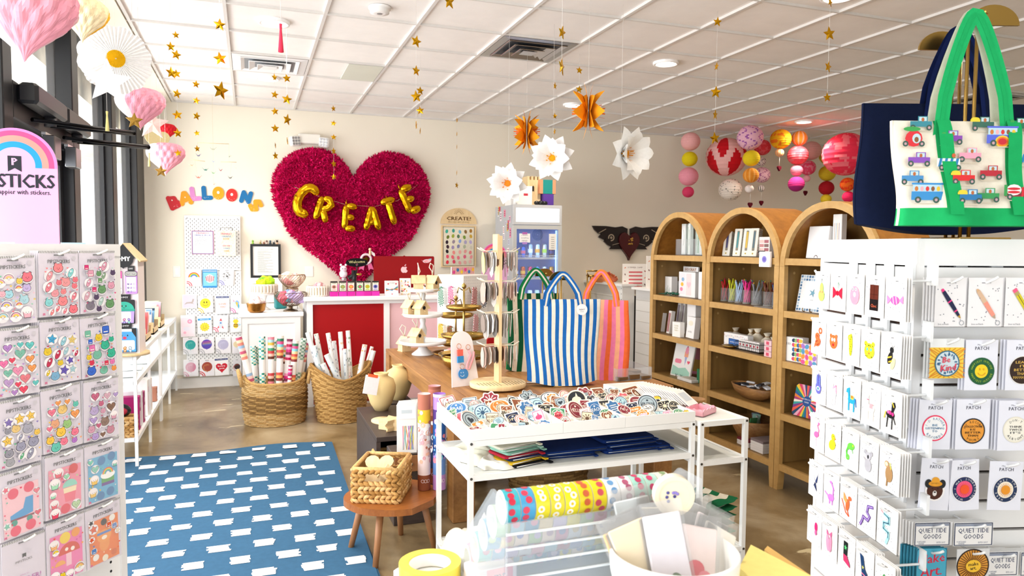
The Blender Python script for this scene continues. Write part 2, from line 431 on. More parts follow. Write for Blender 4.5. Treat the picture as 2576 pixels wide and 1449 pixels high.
def vent(i,j,lab,shiny):
 x,y=GX0+.61*i,GY0+.61*j
 t=thing('ceiling_vent',lab,'ceiling vent',(x+.305,y+.305,CZ),0,'square ceiling vents')
 mm='metal' if shiny else 'paint'
 f=MB(mm,'b9bbc0' if shiny else 'e6e6e6')
 def sq(r,z):return[(-r,-r,z),(r,-r,z),(r,r,z),(-r,r,z)]
 f.rings([sq(.29,-.004),sq(.22,.02-.03)],closed=True);f.build('frame',t)
 for q,(r,z)in enumerate(((.23,-.012),(.165,-.02),(.10,-.028))):
  c=MB(mm,'c9ccd2' if shiny else 'f2f2f2');c.rings([sq(r,z),sq(r-.05,z+.02),sq(r-.052,z+.018),sq(r-.004,z-.004)],loop=True);c.build('louver',t)
 MB('paint','8d9196' if not shiny else '3a3d42').box(-.22,-.22,-.003,.22,.22,.005).build('throat',t)
 MB(mm,'b0b2b8' if shiny else 'e8e8e8').box(-.055,-.055,-.03,.055,.055,-.026).build('centre_plate',t)
vent(0,2,'white square air vent above the red and pink counter',False)
vent(3,0,'shiny square ceiling vent between the star garlands',True)
vent(11,0,'shiny square ceiling vent at far right behind the hanging totes',True)
x,y=GX0+.61,GY0+2*.61
t=thing('access_panel','greenish half tile access panel beside the ceiling grid','ceiling panel',(x+.45,y+.305,CZ))
MB('paint','dcdfd2').box(-.145,-.285,-.006,.145,.285,.004).build('panel',t)
t=thing('smoke_detector','round white smoke detector on the ceiling tile','smoke detector',tuple(onZ(955,22,CZ)))
MB('plastic','f6f6f4').lathe([(.0005,-.03),(.03,-.032),(.06,-.028),(.062,-.005),(.07,-.004),(.072,.01)],n=24).build('housing',t)
MB('plastic','9a9a9a').lathe([(.0005,-.034),(.018,-.033)],n=12).build('sensor',t)
# ------------------------------------------------------------------ rug
m=MB('cloth','3a6282')
RX0,RX1,RY0,RY1=-1.0,.585,2.2,5.72
rr_=random.Random(3)
wav=lambda x,y:.004+(.02*max(0,(y-5.55)/.17)*(.4+.6*math.sin(x*5+1.2))if y>5.55 else 0)
m.grid(lambda u,v:(RX0+(RX1-RX0)*u+.07*(v-1)*-1*(u)*0+(-.06 if u>.99 else 0)*(1-v),RY0+(RY1-RY0)*v+.02*math.sin(u*9)*(v>.98),.014+wav(RX0+(RX1-RX0)*u,RY0+(RY1-RY0)*v)),30,60)
m.box(RX0,RY0,0.001,RX1-.03,RY1-.02,.012)
for j in range(20):
 for i in range(9):
  cx=RX0+.1+i*.21+(.105 if j%2 else 0)+rr_.uniform(-.012,.012);cy=RY0+.06+j*.178+rr_.uniform(-.006,.006)
  if cx>RX1-.09 or cy>RY1-.05:continue
  w_,h_=rr_.uniform(.044,.053),rr_.uniform(.036,.045);z=.0158+wav(cx,cy)+(.002 if cy>5.5 else 0)
  for q in range(5):
   y0=cy-h_+2*h_*q/5;a=cx-w_+rr_.uniform(-.008,.006);b_=cx+w_+rr_.uniform(-.006,.008)
   k=m.pts([(a,y0,z),(b_,y0,z),(b_+rr_.uniform(-.004,.004),y0+2*h_/5+.0005,z+(.0004)),(a+rr_.uniform(-.004,.004),y0+2*h_/5+.0005,z+.0004)])
   m.face((k,k+1,k+2,k+3),False,'e9eaea')
tag(m.build('rug'),'blue woven rug with rows of white brush marks','rug')
# ================================================================== arched cabinets on the right
SZ=[1.495,1.162,.84,.502,.172]
def arch(r,n=20):return[(r*math.cos(PI*i/n),1.444+r*math.sin(PI*i/n))for i in range(n+1)]
def cabinet(y,lab):
 t=thing('arched_bookcase',lab,'bookcase',(3.18,y,0),-PI/2,'arched oak bookcases along the right side')
 W,D=.393,.40
 # front ring of the arch with the two front posts
 f=MB('shelf_wood')
 o,i_=arch(W),arch(W-.042);n=len(o)
 for k in range(n-1):
  a=f.pts([(o[k][0],0,o[k][1]),(o[k+1][0],0,o[k+1][1]),(i_[k+1][0],0,i_[k+1][1]),(i_[k][0],0,i_[k][1])])
  b=f.pts([(o[k][0],.03,o[k][1]),(o[k+1][0],.03,o[k+1][1]),(i_[k+1][0],.03,i_[k+1][1]),(i_[k][0],.03,i_[k][1])])
  f.face((a,a+3,a+2,a+1));f.face((a,a+1,b+1,b));f.face((a+3,b+3,b+2,a+2));f.face((b,b+1,b+2,b+3))
 f.build('front_arch',t)
 for s in(-1,1):
  p=MB('shelf_wood');x0,x1=(-W,-W+.045)if s<0 else(W-.045,W)
  p.box(x0,0,.12,x1,.03,1.443)
  p.ext([(x0,.12),(x1,.12),(x1-(.0 if s>0 else .012),0),(x0+(.012 if s>0 else 0),0)][::-1],0,.05)
  p.build('front_post',t)
  q=MB('cabinet_wood');xa=-W if s<0 else W-.018;q.box(xa,.03,.12,xa+.018,D,1.444);q.build('side_panel',t)
  l=MB('shelf_wood');l.box(x0,D-.05,0,x1,D,.12);l.build('leg',t)
 h=MB('arch_wood')
 for R in(W,W-.018):
  A=arch(R);b=h.pts([(x,.028,z)for x,z in A]+[(x,D,z)for x,z in A])
  for k in range(n-1):h.face((b+k,b+k+1,b+n+k+1,b+n+k),True)
 h.build('barrel_top',t)
 k=MB('cabinet_wood');k.ext([(-W+.01,.12),(W-.01,.12)]+arch(W-.01),D-.012,D);k.build('back_panel',t)
 for q,z in enumerate(SZ):
  sh=MB('shelf_wood');sh.box(-W+.018,.004,z-.042,W-.018,.026,z);sh.set('cabinet_wood').box(-W+.018,.026,z-.03,W-.018,D-.012,z-.0005);sh.build('shelf',t)
 for z in(1.40,1.07,.74):
  for yy_ in(.1,.32):
   for sx in(-1,1):MB('paint','b99862').cyl((sx*(W-.0185),yy_,z),(sx*(W-.0215),yy_,z),.009,n=10).build('screw_cap',t)
 return t
cabinet(4.943,'tall arched oak bookcase farthest from the camera, framed ice cream card on its shelf')
cabinet(4.152,'tall arched oak bookcase in the middle, cups of coloured pens on its shelf')
cabinet(3.361,'tall arched oak bookcase nearest the patch rack, round sunburst tin on its shelf')
def cbox(name,lab,cat,loc,rz,w,d,h,c='f4f2ee',art=None,group=None,mat_='print',tilt=0,side=None):
 """box standing on loc (centre of its base), front towards local -Y; art draws on the front"""
 b=MB(mat_,c)
 if side:b.col=side
 b.bbox(-w/2,-d/2,0,w/2,d/2,h,min(.002,w*.1,d*.1,h*.1))
 if art:
  b.y0=-d/2-.0002;b.lay=0;b.set('print');art(b,w,h)
 o=b.build(name,None,loc,(tilt,0,rz));tag(o,lab,cat,group);return o
RZ=-PI/2
def cabp(x,y,sh,d):
 z=SZ[sh];p=onX(x,y,3.18+d);p.z=z+.0005;return p
 # --- far bookcase, top shelf: acrylic bin of green and white cards
p=cabp(1722,640,0,.17);p.y=4.90
t=thing('acrylic_bin','clear acrylic bin full of boxed cards on the top shelf of the farthest bookcase','display bin',p,RZ)
b=MB('clear');b.hoop(-.23,-.06,.2,.095,0,.13,.005);b.box(-.225,-.055,0,.195,.09,.004);b.build('bin',t)
rr_=random.Random(5)
for k in range(12):
 x=-.19+.032*k+(.03 if k>0 else 0)
 if x>.16:break
 hh=.25-(.01 if k%3 else 0)
 def art(b,w,h,k=k):
  b.r(-w*.4,h*.05,w*.4,h*.94,['f6f8f6','9fc0a8','2f6b58','e9efe9','cfdcd2'][k%5]);b.ln([(0,h*.3),(w*.2,h*.55),(0,h*.8)],.003,'3c6f52')
 cbox('card_pack','tall narrow pack of %s cards standing in the acrylic bin'%['white','sage green','dark green','ivory','mint'][k%5],'card pack',(p.x-.03+rr_.uniform(0,.05),p.y-x,SZ[0]+.006),RZ+rr_.uniform(-.08,.08),.03 if k else .055,.03,hh,'e8f0ec',art,'boxed cards in the top shelf bin')
 # second shelf
def a_plain(b,w,h):pass
def a_city(b,w,h):
 b.r(-w*.46,h*.06,w*.46,h*.9,'f7f7f5')
 for i in range(5):b.r(-w*.4+i*w*.16,h*.1,-w*.3+i*w*.16,h*(.3+.1*(i%3)),'cfd8d0')
cbox('card_box','white stepped box of cards at the left end of the second shelf','box',cabp(1688,742,1,.16),RZ,.10,.06,.15,'fbfbfa',a_city)
cbox('card_box','low white box of cards beside the stepped one on the second shelf','box',cabp(1706,746,1,.24),RZ,.12,.06,.11,'f9f9f7',a_city)
g=MB('gloss','1f5c45');
for k in range(4):g.sphere((0,-.05+.035*k,.018+.004*(k%2)),.016-.002*k,8,6,sz=.7,sy=1.6)
for s in(-1,1):
 for yy_ in(-.03,.03):g.tube([(0,yy_,.014),(s*.02,yy_+.01,.01),(s*.035,yy_+.02,.002)],.003,5)
g.tube([(0,.06,.016),(.005,.1,.012),(-.006,.14,.01)],[.007,.004,.002],6)
tag(g.build('lizard_figurine',None,cabp(1690,748,1,.07),.25),'dark green glass lizard figurine on the front of the second shelf','figurine')
def a_lolly(b,w,h):
 b.rr(-w*.42,h*.1,w*.42,h*.95,.006,'f6e9ee')
 for i in range(3):b.e(-w*.1+i*w*.1,h*(.3+.2*i),w*.2,w*.16,['e58aa8','f2c04a','8db7d8'][i])
cbox('gift_box','clear fronted gift box with a pink treat, left one of the pair','gift box',cabp(1722,752,1,.12),RZ,.10,.05,.2,'f6f6f6',a_lolly,'clear fronted gift boxes')
cbox('gift_box','larger white gift box with a pale rose window on the second shelf','gift box',cabp(1748,756,1,.14),RZ,.13,.09,.2,'f3f3f2',lambda b,w,h:(b.rr(-w*.45,h*.08,w*.1,h*.94,.004,'f0dfe0'),b.heart(-w*.17,h*.5,.03,'f4c5cf')),'clear fronted gift boxes')
cbox('card_tent','white folded sign with copper capital letters behind the gift boxes','sign',cabp(1738,740,1,.3),RZ,.22,.015,.235,'fdfdfc',lambda b,w,h:b.t('HOORAY',0,h*.9,.028,'a36a3c',bold=.0015))
cbox('acrylic_sleeve','clear sleeve box at the right end of the farthest bookcase second shelf','box',cabp(1769,760,1,.1),RZ,.05,.06,.21,'f2f5f6',None)
# third shelf
pc=['d9694a e7b04a 7cb8a8','d05c4c 5b6fb8 e0a34a','7a8fb0 c98a72 4c6f8a','5e5f78 b07a6a 8fa0b0']
for k,(x,y,d,h)in enumerate([(1664,832,.12,.16),(1684,836,.10,.19),(1705,812,.2,.26),(1716,810,.22,.26)]):
 def art(b,w,h,k=k):
  cs=pc[k].split()
  for i in range(6):b.r(-w*.4+i*w*.135,h*.08,-w*.4+(i+.8)*w*.135,h*.9,cs[i%3])
 cbox('marker_pack',['pack of thin rainbow markers leaning at the left of the third shelf','second pack of rainbow markers, red and blue striped','taller pack of muted markers behind the rainbow packs','dark pack of muted markers next to the white frame'][k],'marker pack',cabp(x,y,2,d),RZ-.15,.055,.035,h,'e8e6e2',art,'marker packs on the third shelf',tilt=-.12)
cbox('card_box','small white box with sage lettering on the third shelf','box',cabp(1706,852,2,.05),RZ+.1,.10,.045,.12,'fbfaf6',lambda b,w,h:(b.t('CLEVER',0,h*.75,.012,'a9a66a'),b.t('NAME',0,h*.6,.012,'a9a66a'),b.t('CARDS',0,h*.45,.012,'a9a66a')))
cbox('photo_box','white box with grey hotel sticker leaning at the right of the third shelf','box',cabp(1741,850,2,.1),RZ-.1,.13,.05,.17,'fafafa',lambda b,w,h:(b.e(0,h*.7,w*.3,h*.12,'f3efdc'),b.t('HOTEL',0,h*.3,.014,'777777')),tilt=-.1)
cbox('photo_box','open white box tray stacked above the hotel box','box',cabp(1745,826,2,.18),RZ-.1,.14,.05,.27,'f5f5f5',lambda b,w,h:b.rr(-w*.4,h*.64,w*.4,h*.95,.005,'ffffff'))
# fourth shelf: ice cream frame on easel
p=cabp(1709,948,3,.1)
t=thing('framed_print','framed pink popsicle and ice cream print on a small easel','framed print',p,(-.22,0,RZ+.12))
MB('paint','f1f1ee').bbox(-.12,0,.0,.12,.018,.29,.003).build('frame',t)
a=MB('print');a.y0=-.0005;a.r(-.108,.012,.108,.278,'f8f8f7');a.p([(-.108,.012),(.108,.012),(.108,.05),(.05,.085),(-.03,.07),(-.108,.09)],'a9dcca')
a.rr(-.09,.11,-.01,.145,.015,'f58aa5');a.p([(.035,.10),(.05,.17),(.02,.17)],'a9b7e0');a.r(.012,.17,.058,.215,'f6a987');a.e(.035,.225,.02,.03,'f79ab3');a.e(.035,.255,.006,None,'b3243c');a.heart(.075,.13,.017,'ef5a74')
a.build('artwork',t)
e_=MB('black_frame');
for s in(-.03,.03):e_.tube([(s-.01,-.012,.022),(s,-.012,.001),(s+.01,-.012,.022)],.0018,4)
e_.build('easel',t)
cbox('framed_print','pink and black print leaning behind the ice cream frame','framed print',cabp(1745,930,3,.3),RZ+.5,.2,.015,.25,'d98ca0',lambda b,w,h:b.r(-w*.4,.1*h,w*.3,h*.5,'c9a24a'))
b=MB('plastic','eceeee').bbox(-.10,-.06,0,.10,.06,.022,.003);b.set('print','d9cfc0').box(-.08,-.045,.022,.08,.045,.023)
tag(b.build('flat_box',None,cabp(1737,962,3,.09),RZ),'flat white box lying at the right of the fourth shelf','box')
cbox('leaf_box','dark green box at the right end of the fourth shelf','box',cabp(1764,950,3,.12),RZ,.05,.05,.11,'2c7a52',None)
# --- middle bookcase, top shelf: four spiral bound pen boxes
for k,(x,c1)in enumerate([(1836,'4d4a78'),(1862,'4c8f92'),(1885,'d9b64a'),(1903,'58707a')]):
 def art(b,w,h,c1=c1):b.rr(-w*.15,h*.2,w*.18,h*.92,.004,'888070');b.rr(-w*.1,h*.3,w*.12,h*.88,.003,c1);b.e(0,h*.1,.006,None,'b8a038')
 o=cbox('pen_box',['cream pen box with a violet pen, leftmost of the four spiral bound ones','cream pen box with a teal pen, second from the left','cream pen box with a yellow pen, tallest and third from the left','cream pen box with a grey pen, rightmost of the four'][k],'pen box',cabp(x-6,643,0,.13),RZ+.35,.062,.05,.2,'efece0',art,'spiral bound pen boxes',tilt=-.16)
 s_=MB('metal','8a8a86')
 for i in range(16):s_.tube([(.031,-.022+.0,.008+i*.0115),(.036,0,.01+i*.0115),(.031,.022,.008+i*.0115)],.0016,4)
 s_.build('spiral_binding',o)
cbox('washi_box','white box with rose lettering at the right of the pen boxes','box',cabp(1932,640,0,.18),RZ,.11,.07,.14,'f6efe9',lambda b,w,h:[b.r(-w*.42+(i%2)*w*.44,h*(.1+.2*(i//2)),-w*.02+(i%2)*w*.44,h*(.25+.2*(i//2)),['c98a8a','8a6f6a','e6c7c0','b06a72'][i%4])for i in range(8)])
t=thing('ink_bottle','tiny ink bottle with a dark square lid on the top shelf','ink bottle',cabp(1916,645,0,.08),RZ)
MB('gloss','3a3634').bbox(-.015,-.015,0,.015,.015,.028).build('bottle',t);MB('plastic','1b1b1d').bbox(-.018,-.018,.028,.018,.018,.045).build('lid',t)
cbox('note_cards','white card with violet watercolour spot hanging off the shelf edge','card',cabp(1925,662,0,-.02)+Vector((0,0,-.06)),RZ+.15,.09,.02,.1,'f6f4f8',lambda b,w,h:(b.e(0,h*.5,.02,.022,'8d86cf'),b.e(0,h*.5,.013,.014,'6f63c0')))
# second shelf: cups of pens
cups=[(1823,'c8202c','red',5),(1842,'c9cf2a','lime',9),(1859,'a9c8ea','pale blue',9),(1879,'ea2a8c','hot pink',9),(1905,'77797c','grey',14),(1935,'6e3317','brown',12),(1954,'2f5d9a','blue',8)]
for k,(x,c,nm,n_)in enumerate(cups):
 p=cabp(x,764,1,.13 if k<5 else .15)
 t=thing('pen_cup','clear glass cup holding %s pens on the second shelf'%nm,'cup',p,0,'glass cups of pens')
 R=.032 if k not in(4,5)else .042
 MB('clear').lathe([(.0005,.006),(R-.004,.006),(R,.01),(R,.1),(R-.002,.1),(R-.002,.012)],n=18).build('glass',t)
 MB('gloss','8d8a84').lathe([(.0005,.0),(R,.0),(R,.01),(.0005,.011)],n=18).build('base',t)
 for i in range(n_):
  a=2*PI*i/n_;r_=R*.7
  q=thing('pen','%s gel pen leaning in the %s pen cup'%(nm,nm),'pen',(p.x,p.y,p.z),0,'%s pens in one glass cup'%nm)
  B=Vector((r_*math.cos(a),r_*math.sin(a),.012));a2=a+1.9+rr_.uniform(-.4,.4);T_=Vector((R*1.0*math.cos(a2),R*1.0*math.sin(a2),rr_.uniform(.155,.175)))
  MB('plastic',c).cyl(B,B.lerp(T_,.93),.0042,n=6).build('barrel',q)
  MB('plastic',['1d7a6b','334','8a2040','d8b030',c][(i+k)%5]if(i+k)%5!=1 else '333344').cyl(B.lerp(T_,.93),T_,.0032,n=6).build('cap',q)
b=MB('clear').box(-.09,-.03,0,.09,.03,.008);tag(b.build('acrylic_tray',None,cabp(1928,772,1,.04),RZ),'flat clear acrylic tray in front of the brown pens','tray')
# third shelf
def a_block(b,w,h):
 for i in range(26):b.ring(-w*.47+(i%13)*w*.078,h*(.15+.6*(i//13))+rr_.uniform(-.1,.1)*h,.004,.0055,['6f7fa8','c96f74','5a5a66'][i%3],n=8)
 b.rr(-w*.28,h*.15,w*.2,h*.62,.003,'2a5aa0');b.rr(-w*.26,h*.2,w*.18,h*.57,.003,'3568b0');b.t('WATERCOLOR SET',-w*.04,h*.38,.010,'f0f4fa',w=w*.38)
cbox('craft_set_box','long white patterned box with a blue label on the third shelf','box',cabp(1857,868,2,.12),RZ,.27,.05,.10,'f5f4f2',a_block)
for k,(x,h_,lab)in enumerate([(1850,.12,'cream drawstring pouch behind the blue label box'),(1888,.13,'tied cream pouch in the middle of the third shelf'),(1905,.14,'tallest cream pouch with dark tag'),(1930,.12,'plump cream pouch with loose string at the right'),(1945,.10,'pale cream pouch slumped against the right post')]):
 b=MB('cloth','e9dfc9').lathe([(.0005,0),(.045,.004),(.055,.03),(.045,h_*.6),(.014,h_*.78),(.03,h_)],n=12,sy=.7);b.set('cloth','b08a5a').tube([(.016*math.cos(a),.012*math.sin(a),h_*.78)for a in[i*PI/5 for i in range(10)]],.003,4,loop=True)
 tag(b.build('drawstring_pouch',None,cabp(x,870,2,.24),k),lab,'pouch','cream pouches on the third shelf')
b=MB('hammered','9a7a40').lathe([(.0005,.002),(.04,.004),(.062,.022),(.058,.022),(.038,.008),(.0005,.007)],n=20);o=tag(b.build('bowl',None,cabp(1836,882,2,.045)),'small bronze dish in front of the blue label box','bowl')
p=cabp(1893,886,2,.1)
t=thing('wire_basket','black wire basket of little patterned boxes on the third shelf','basket',p,RZ)
b=MB('black_frame')
for z in(0.004,.03,.06):
 b.tube([(-.13,-.05,z),(.13,-.05,z),(.13,.05,z),(-.13,.05,z)],.0022,4,loop=True,smooth=False)
for i in range(14):
 x=-.13+.02*i;b.tube([(x,-.05,.06),(x,-.05,.003),(x,.05,.003),(x,.05,.06)],.0012,4)
b.build('wires',t)
for i in range(6):
 cbox('little_box','small white box with a red dot standing in the black wire basket','box',(p.x-.005,p.y+.1-.037*i,p.z+.007),RZ+.1,.032,.05,.065,'f3efec',lambda b,w,h:(b.e(0,h*.5,.008,None,'c43a4c'),b.r(-w*.4,h*.8,w*.4,h*.85,'555555')),'boxes in the black wire basket')
for i,z in enumerate((0,.037,.074)):
 cbox('ink_pad','pink ink pad box, %s of the stack right of the wire basket'%['bottom','middle','top'][i],'ink pad',cabp(1938,896,2,.05)+Vector((0,0,z)),RZ,.07,.05,.035,'f0c9cf',lambda b,w,h:b.r(-w*.2,h*.2,w*.2,h*.8,'d8576f'),'stacked pink ink pads')
 # fourth shelf: long wooden dough bowl with little boxes
p=cabp(1893,998,3,.13)
t=thing('dough_bowl','long carved wooden dough bowl on the fourth shelf of the middle bookcase','bowl',p,RZ-.05)
MB('bowl_wood').lathe([(.0005,.0),(.09,.004),(.15,.04),(.175,.088),(.168,.092),(.155,.085),(.135,.045),(.08,.02),(.0005,.016)],n=28,sy=.55,sx=1.25).build('shell',t)
for i in range(11):
 a=MB('plastic','eef0f4' if i%3 else '2c2f36').bbox(-.03,-.02,0,.03,.02,.014);a.M=None
 tag(a.build('small_box',None,(p.x+.0+(i%3)*.035-.035,p.y+.12-.027*i,p.z+.075+.018*((i//2)%3==1)+(.02 if i>6 else 0)),(rr_.uniform(-.2,.2),rr_.uniform(-.15,.15),rr_.uniform(0,3))),'small %s stacked in the long wooden bowl'%('white sealed box' if i%3 else 'black edged box'),'box',('white' if i%3 else 'black edged')+' boxes in the long wooden bowl')
 # bottom shelf: big round bowl and notebooks
p=cabp(1846,1112,4,.2);p.y=4.19
t=thing('wooden_bowl','big round carved wooden bowl on the bottom shelf','bowl',p,0)
MB('bowl_wood').lathe([(.0005,.0),(.07,.003),(.12,.04),(.158,.11),(.163,.17),(.155,.172),(.148,.12),(.11,.05),(.0005,.03)],n=32).build('shell',t)
for k in range(4):
 cbox('gift_card','small %s card sticking out of the big round wooden bowl'%['green','white','mint','blue'][k],'card',(p.x-.06+.04*k,p.y-.03+.03*k,p.z+.11),k,.06,.006,.085,['5aa86a','f0f0f0','a9dcc9','b9cfe6'][k],None,tilt=.3)
for k in range(3):
 cbox('notebook','burgundy notebook, %s of the left stack on the bottom shelf'%['bottom','middle','top'][k],'notebook',cabp(1893,1130,4,.14)+Vector((0,0,.017*k)),RZ,.13,.17,.016,'e9e4e0',None,'notebooks on the bottom shelf',side='7a2633' if k==2 else 'ece8e6')
for k in range(5):
 cbox('notebook','white notebook, number %s up in the right stack on the bottom shelf'%['one','two','three','four','five'][k],'notebook',cabp(1928,1146,4,.13)+Vector((0,0,.017*k)),RZ,.13,.17,.016,'f1efee' if k<4 else '8a7d80',None,'notebooks on the bottom shelf')
 # --- nearest bookcase
cbox('boxed_card','large white stationery box leaning in the arch of the nearest bookcase','box',cabp(2058,650,0,.12),RZ,.17,.04,.2,'f6f6f7',lambda b,w,h:b.ring(0,h*.02,.012,.016,'5a3a30',0,180),tilt=-.12)
cbox('brush_set','narrow box of paint brushes beside the white stationery box','box',cabp(2110,652,0,.16),RZ,.07,.04,.27,'f3f1ee',lambda b,w,h:[b.ln([(-.02+.012*i,h*.3),(-.02+.012*i,h*.8)],.003,['a8744a','6a8a9a','c9a24a','8a3a3a'][i%4])for i in range(4)])
cbox('paper_pad','pale paper pads stacked behind the brush box','paper pad',cabp(2088,640,0,.25),RZ,.1,.07,.2,'dfe0e2',None)
p=cabp(2030,784,1,.09)
t=thing('planner','spiral planner with blue tile border and a starfish on a brass easel','planner',p,(-.2,0,RZ+.1))
MB('paper','f4f5f5').bbox(-.095,0,.0,.095,.012,.235,.002).build('pages',t)
a=MB('print');a.y0=-.0004
for i in range(9):
 for j in range(12):
  if i in(0,1,7,8)and i%8==0 or j in(0,11,10):a.rr(-.088+i*.02,.006+j*.019,-.074+i*.02,.02+j*.019,.003,['3f6a94','8fb0cc','bcd0e0','5c86ac'][(i*3+j)%4])
a.star(.02,.12,.03,'6fa3b8',.3,.3);a.t('notes',.02,.075,.008,'9ab''0c0'[:0]or '9ab0c0');a.build('cover_print',t)
s_=MB('metal','9a9c9e')
for i in range(18):s_.tube([(-.097,.014,.008+i*.0127),(-.1,.004,.01+i*.0127),(-.094,-.003,.01+i*.0127)],.0013,4)
s_.build('spiral_binding',t)
e_=MB('metal','b48a3c')
for s in(-.02,.035):e_.tube([(s,-.02,.02),(s,-.018,.002),(s,.03,.002)],.003,5)
e_.build('easel',t)
cbox('puzzle_box','white box printed 100 with a floral collage on its side','box',cabp(2003,916,2,.08),RZ+.2,.13,.06,.155,'f7f7f6',lambda b,w,h:[b.t('100',-w*.3,h*.72,.018,'444444')]+[b.e(w*(.0+.13*(i%4)),h*(.12+.19*(i//4)),.014,.012,['d94f7a','f0c23a','3c6fa8','e8853a','2b3a5a','8fc07a'][i%6],rot=i)for i in range(20)])
cbox('puzzle_box','pink and yellow collage box beside the one printed 100','box',cabp(2042,920,2,.06),RZ,.13,.05,.13,'e9d6e6',lambda b,w,h:[b.e(w*(-.38+.25*(i%4)),h*(.12+.25*(i//4)),.018,.014,['e05a9a','f2d23c','b07acc','5aa0c8','f09a4a'][i%5],rot=i)for i in range(16)])
def a_burst(b,w,h):
 cs=['d9466a','f0c53a','1f8a7a','2a5f9a','e8833a','a83a70','efe6d6','3aa6a0','7a3c8a','ea5c48','24476a','e6a9be']
 for i in range(36):
  a0,a1=2*PI*i/36,2*PI*(i+1)/36
  def e(a):
   k=(w/2)/max(abs(math.cos(a)),abs(math.sin(a))+1e-6);return(k*math.cos(a),h/2+k*math.sin(a)*h/w)
  b.p([(0,h/2),e(a0),e(a1)],cs[i%12],-.0152-.0002)
 b.lay=5;b.e(0,h*.5,.033,None,'1f4f93');b.t('WATERCOLOR',0,h*.56,.009,'f5f5f5');b.t('PAPER',0,h*.47,.009,'f5f5f5')
cbox('paper_box','square tin with a rainbow sunburst cover on the fourth shelf','box',cabp(2026,1056,3,.07),RZ+.1,.2,.03,.2,'2b2b33',a_burst,tilt=-.22)
# small things on the bottom right behind
# ================================================================== back counters
t=thing('low_counter','low white panelled counter left of the red fronted one','counter',(.18,7.10,0))
b=MB('paint','f3f4f4');b.box(-.26,0,.0,.26,1.1,.88);b.build('body',t)
b=MB('paint','f6f7f7');b.bbox(-.29,-.03,.88,.29,1.12,.92,.006);b.build('worktop',t)
b=MB('paint','eceded');b.box(-.26,-.012,.02,-.21,-.0005,.88);b.box(.21,-.012,.02,.26,-.0005,.88);b.box(-.21,-.012,.82,.21,-.0005,.88);b.box(-.21,-.012,.02,.21,-.0005,.09);b.build('front_frame',t)
t=thing('checkout_counter','tall white checkout counter with a red and a pink front panel','counter',(.50,7.10,0))
b=MB('paint','f1f1f1');b.box(0,.03,0,2.22,.55,1.02);b.build('body',t)
b=MB('paint','f7f7f6');b.bbox(-.03,-.06,1.02,2.24,.62,1.06,.006);b.build('worktop',t)
b=MB('paint','f4f4f3')
for x0,x1 in((0,.055),(.735,.79),(1.7,1.76),(2.17,2.22)):b.box(x0,0,0,x1,.03,1.02)
b.box(0,.0015,.985,2.22,.03,1.0195);b.build('front_frame',t)
b=MB('paint','a3080f');b.box(.055,.024,.02,.735,.029,.99);pl(b.build('front_panel',t),'deep red front panel')
b=MB('paint','efc4c8');b.box(.79,.024,.02,1.7,.029,.99);pl(b.build('front_panel',t),'blush pink front panel')
# ------------------------------------------------------------------ fluffy heart
HX,HZ=1.115,1.81
def hshape(n=60):
 o=[]
 for i in range(n):
  t_=2*PI*i/n;x=16*math.sin(t_)**3;z=13*math.cos(t_)-5*math.cos(2*t_)-2*math.cos(3*t_)-math.cos(4*t_)
  z=z-(.0 if z>-6 else(-(z+6))*.12)
  o.append((x/16*.86*(1+(.16 if-12<z<-2 else 0)*math.sin((z+2)/-10*PI)*(z<-2)),(z+2.5)/14.5*.80))
 return o
t=thing('heart_wall_hanging','huge fluffy magenta heart hanging on the back wall','wall decoration',(HX,WY-.02,HZ))
hs=hshape()
b=MB('cloth','c4074f')
b.rings([[(x*s,-y,z*s)for x,z in hs]for s,y in((1,0),(1,.05),(.93,.08),(.8,.092),(.5,.095),(.2,.096),(.01,.096))],smooth=True);b.build('padded_body',t)
b=MB('cloth');hr=random.Random(2)
def inside(x,z):
 c_=False;j=len(hs)-1
 for i in range(len(hs)):
  if(hs[i][1]>z)!=(hs[j][1]>z)and x<(hs[j][0]-hs[i][0])*(z-hs[i][1])/(hs[j][1]-hs[i][1])+hs[i][0]:c_=not c_
  j=i
 return c_
tuf=[]
while len(tuf)<20000:
 x,z=hr.uniform(-.9,.9),hr.uniform(-1.0,.8)
 if inside(x,z):tuf.append((x,z,0))
for i in range(2600):
 k=hr.random()*len(hs);a=hs[int(k)%60];c_=hs[(int(k)+1)%60];f_=k%1
 tuf.append((a[0]+(c_[0]-a[0])*f_,a[1]+(c_[1]-a[1])*f_,1))
for x,z,edge in tuf:
 d=Vector((hr.uniform(-1,1),-hr.uniform(.2,1.1),hr.uniform(-1,1)))
 if edge:d=Vector((x,0,z)).normalized()*1.1+Vector((hr.uniform(-.6,.6),-hr.uniform(0,.5),hr.uniform(-.6,.6)))
 d.normalize();L_=hr.uniform(.03,.058);base=Vector((x,-(.04 if edge else .09),z));s=d.orthogonal().normalized()
 s.rotate(Matrix.Rotation(hr.uniform(0,6.28),3,d));s*=hr.uniform(.004,.010)
 mid=base+d*L_*.55+s*hr.uniform(-.8,.8)
 k=b.pts([base-s*.5,base+s*.5,mid+s,base+d*L_,mid-s])
 b.face((k,k+1,k+2,k+3,k+4),False,['cc0a54','dd1060','b40846','ea1a6c','d80e5a'][hr.randrange(5)])
o=b.build('feather_fringe',t);o['kind']='stuff'
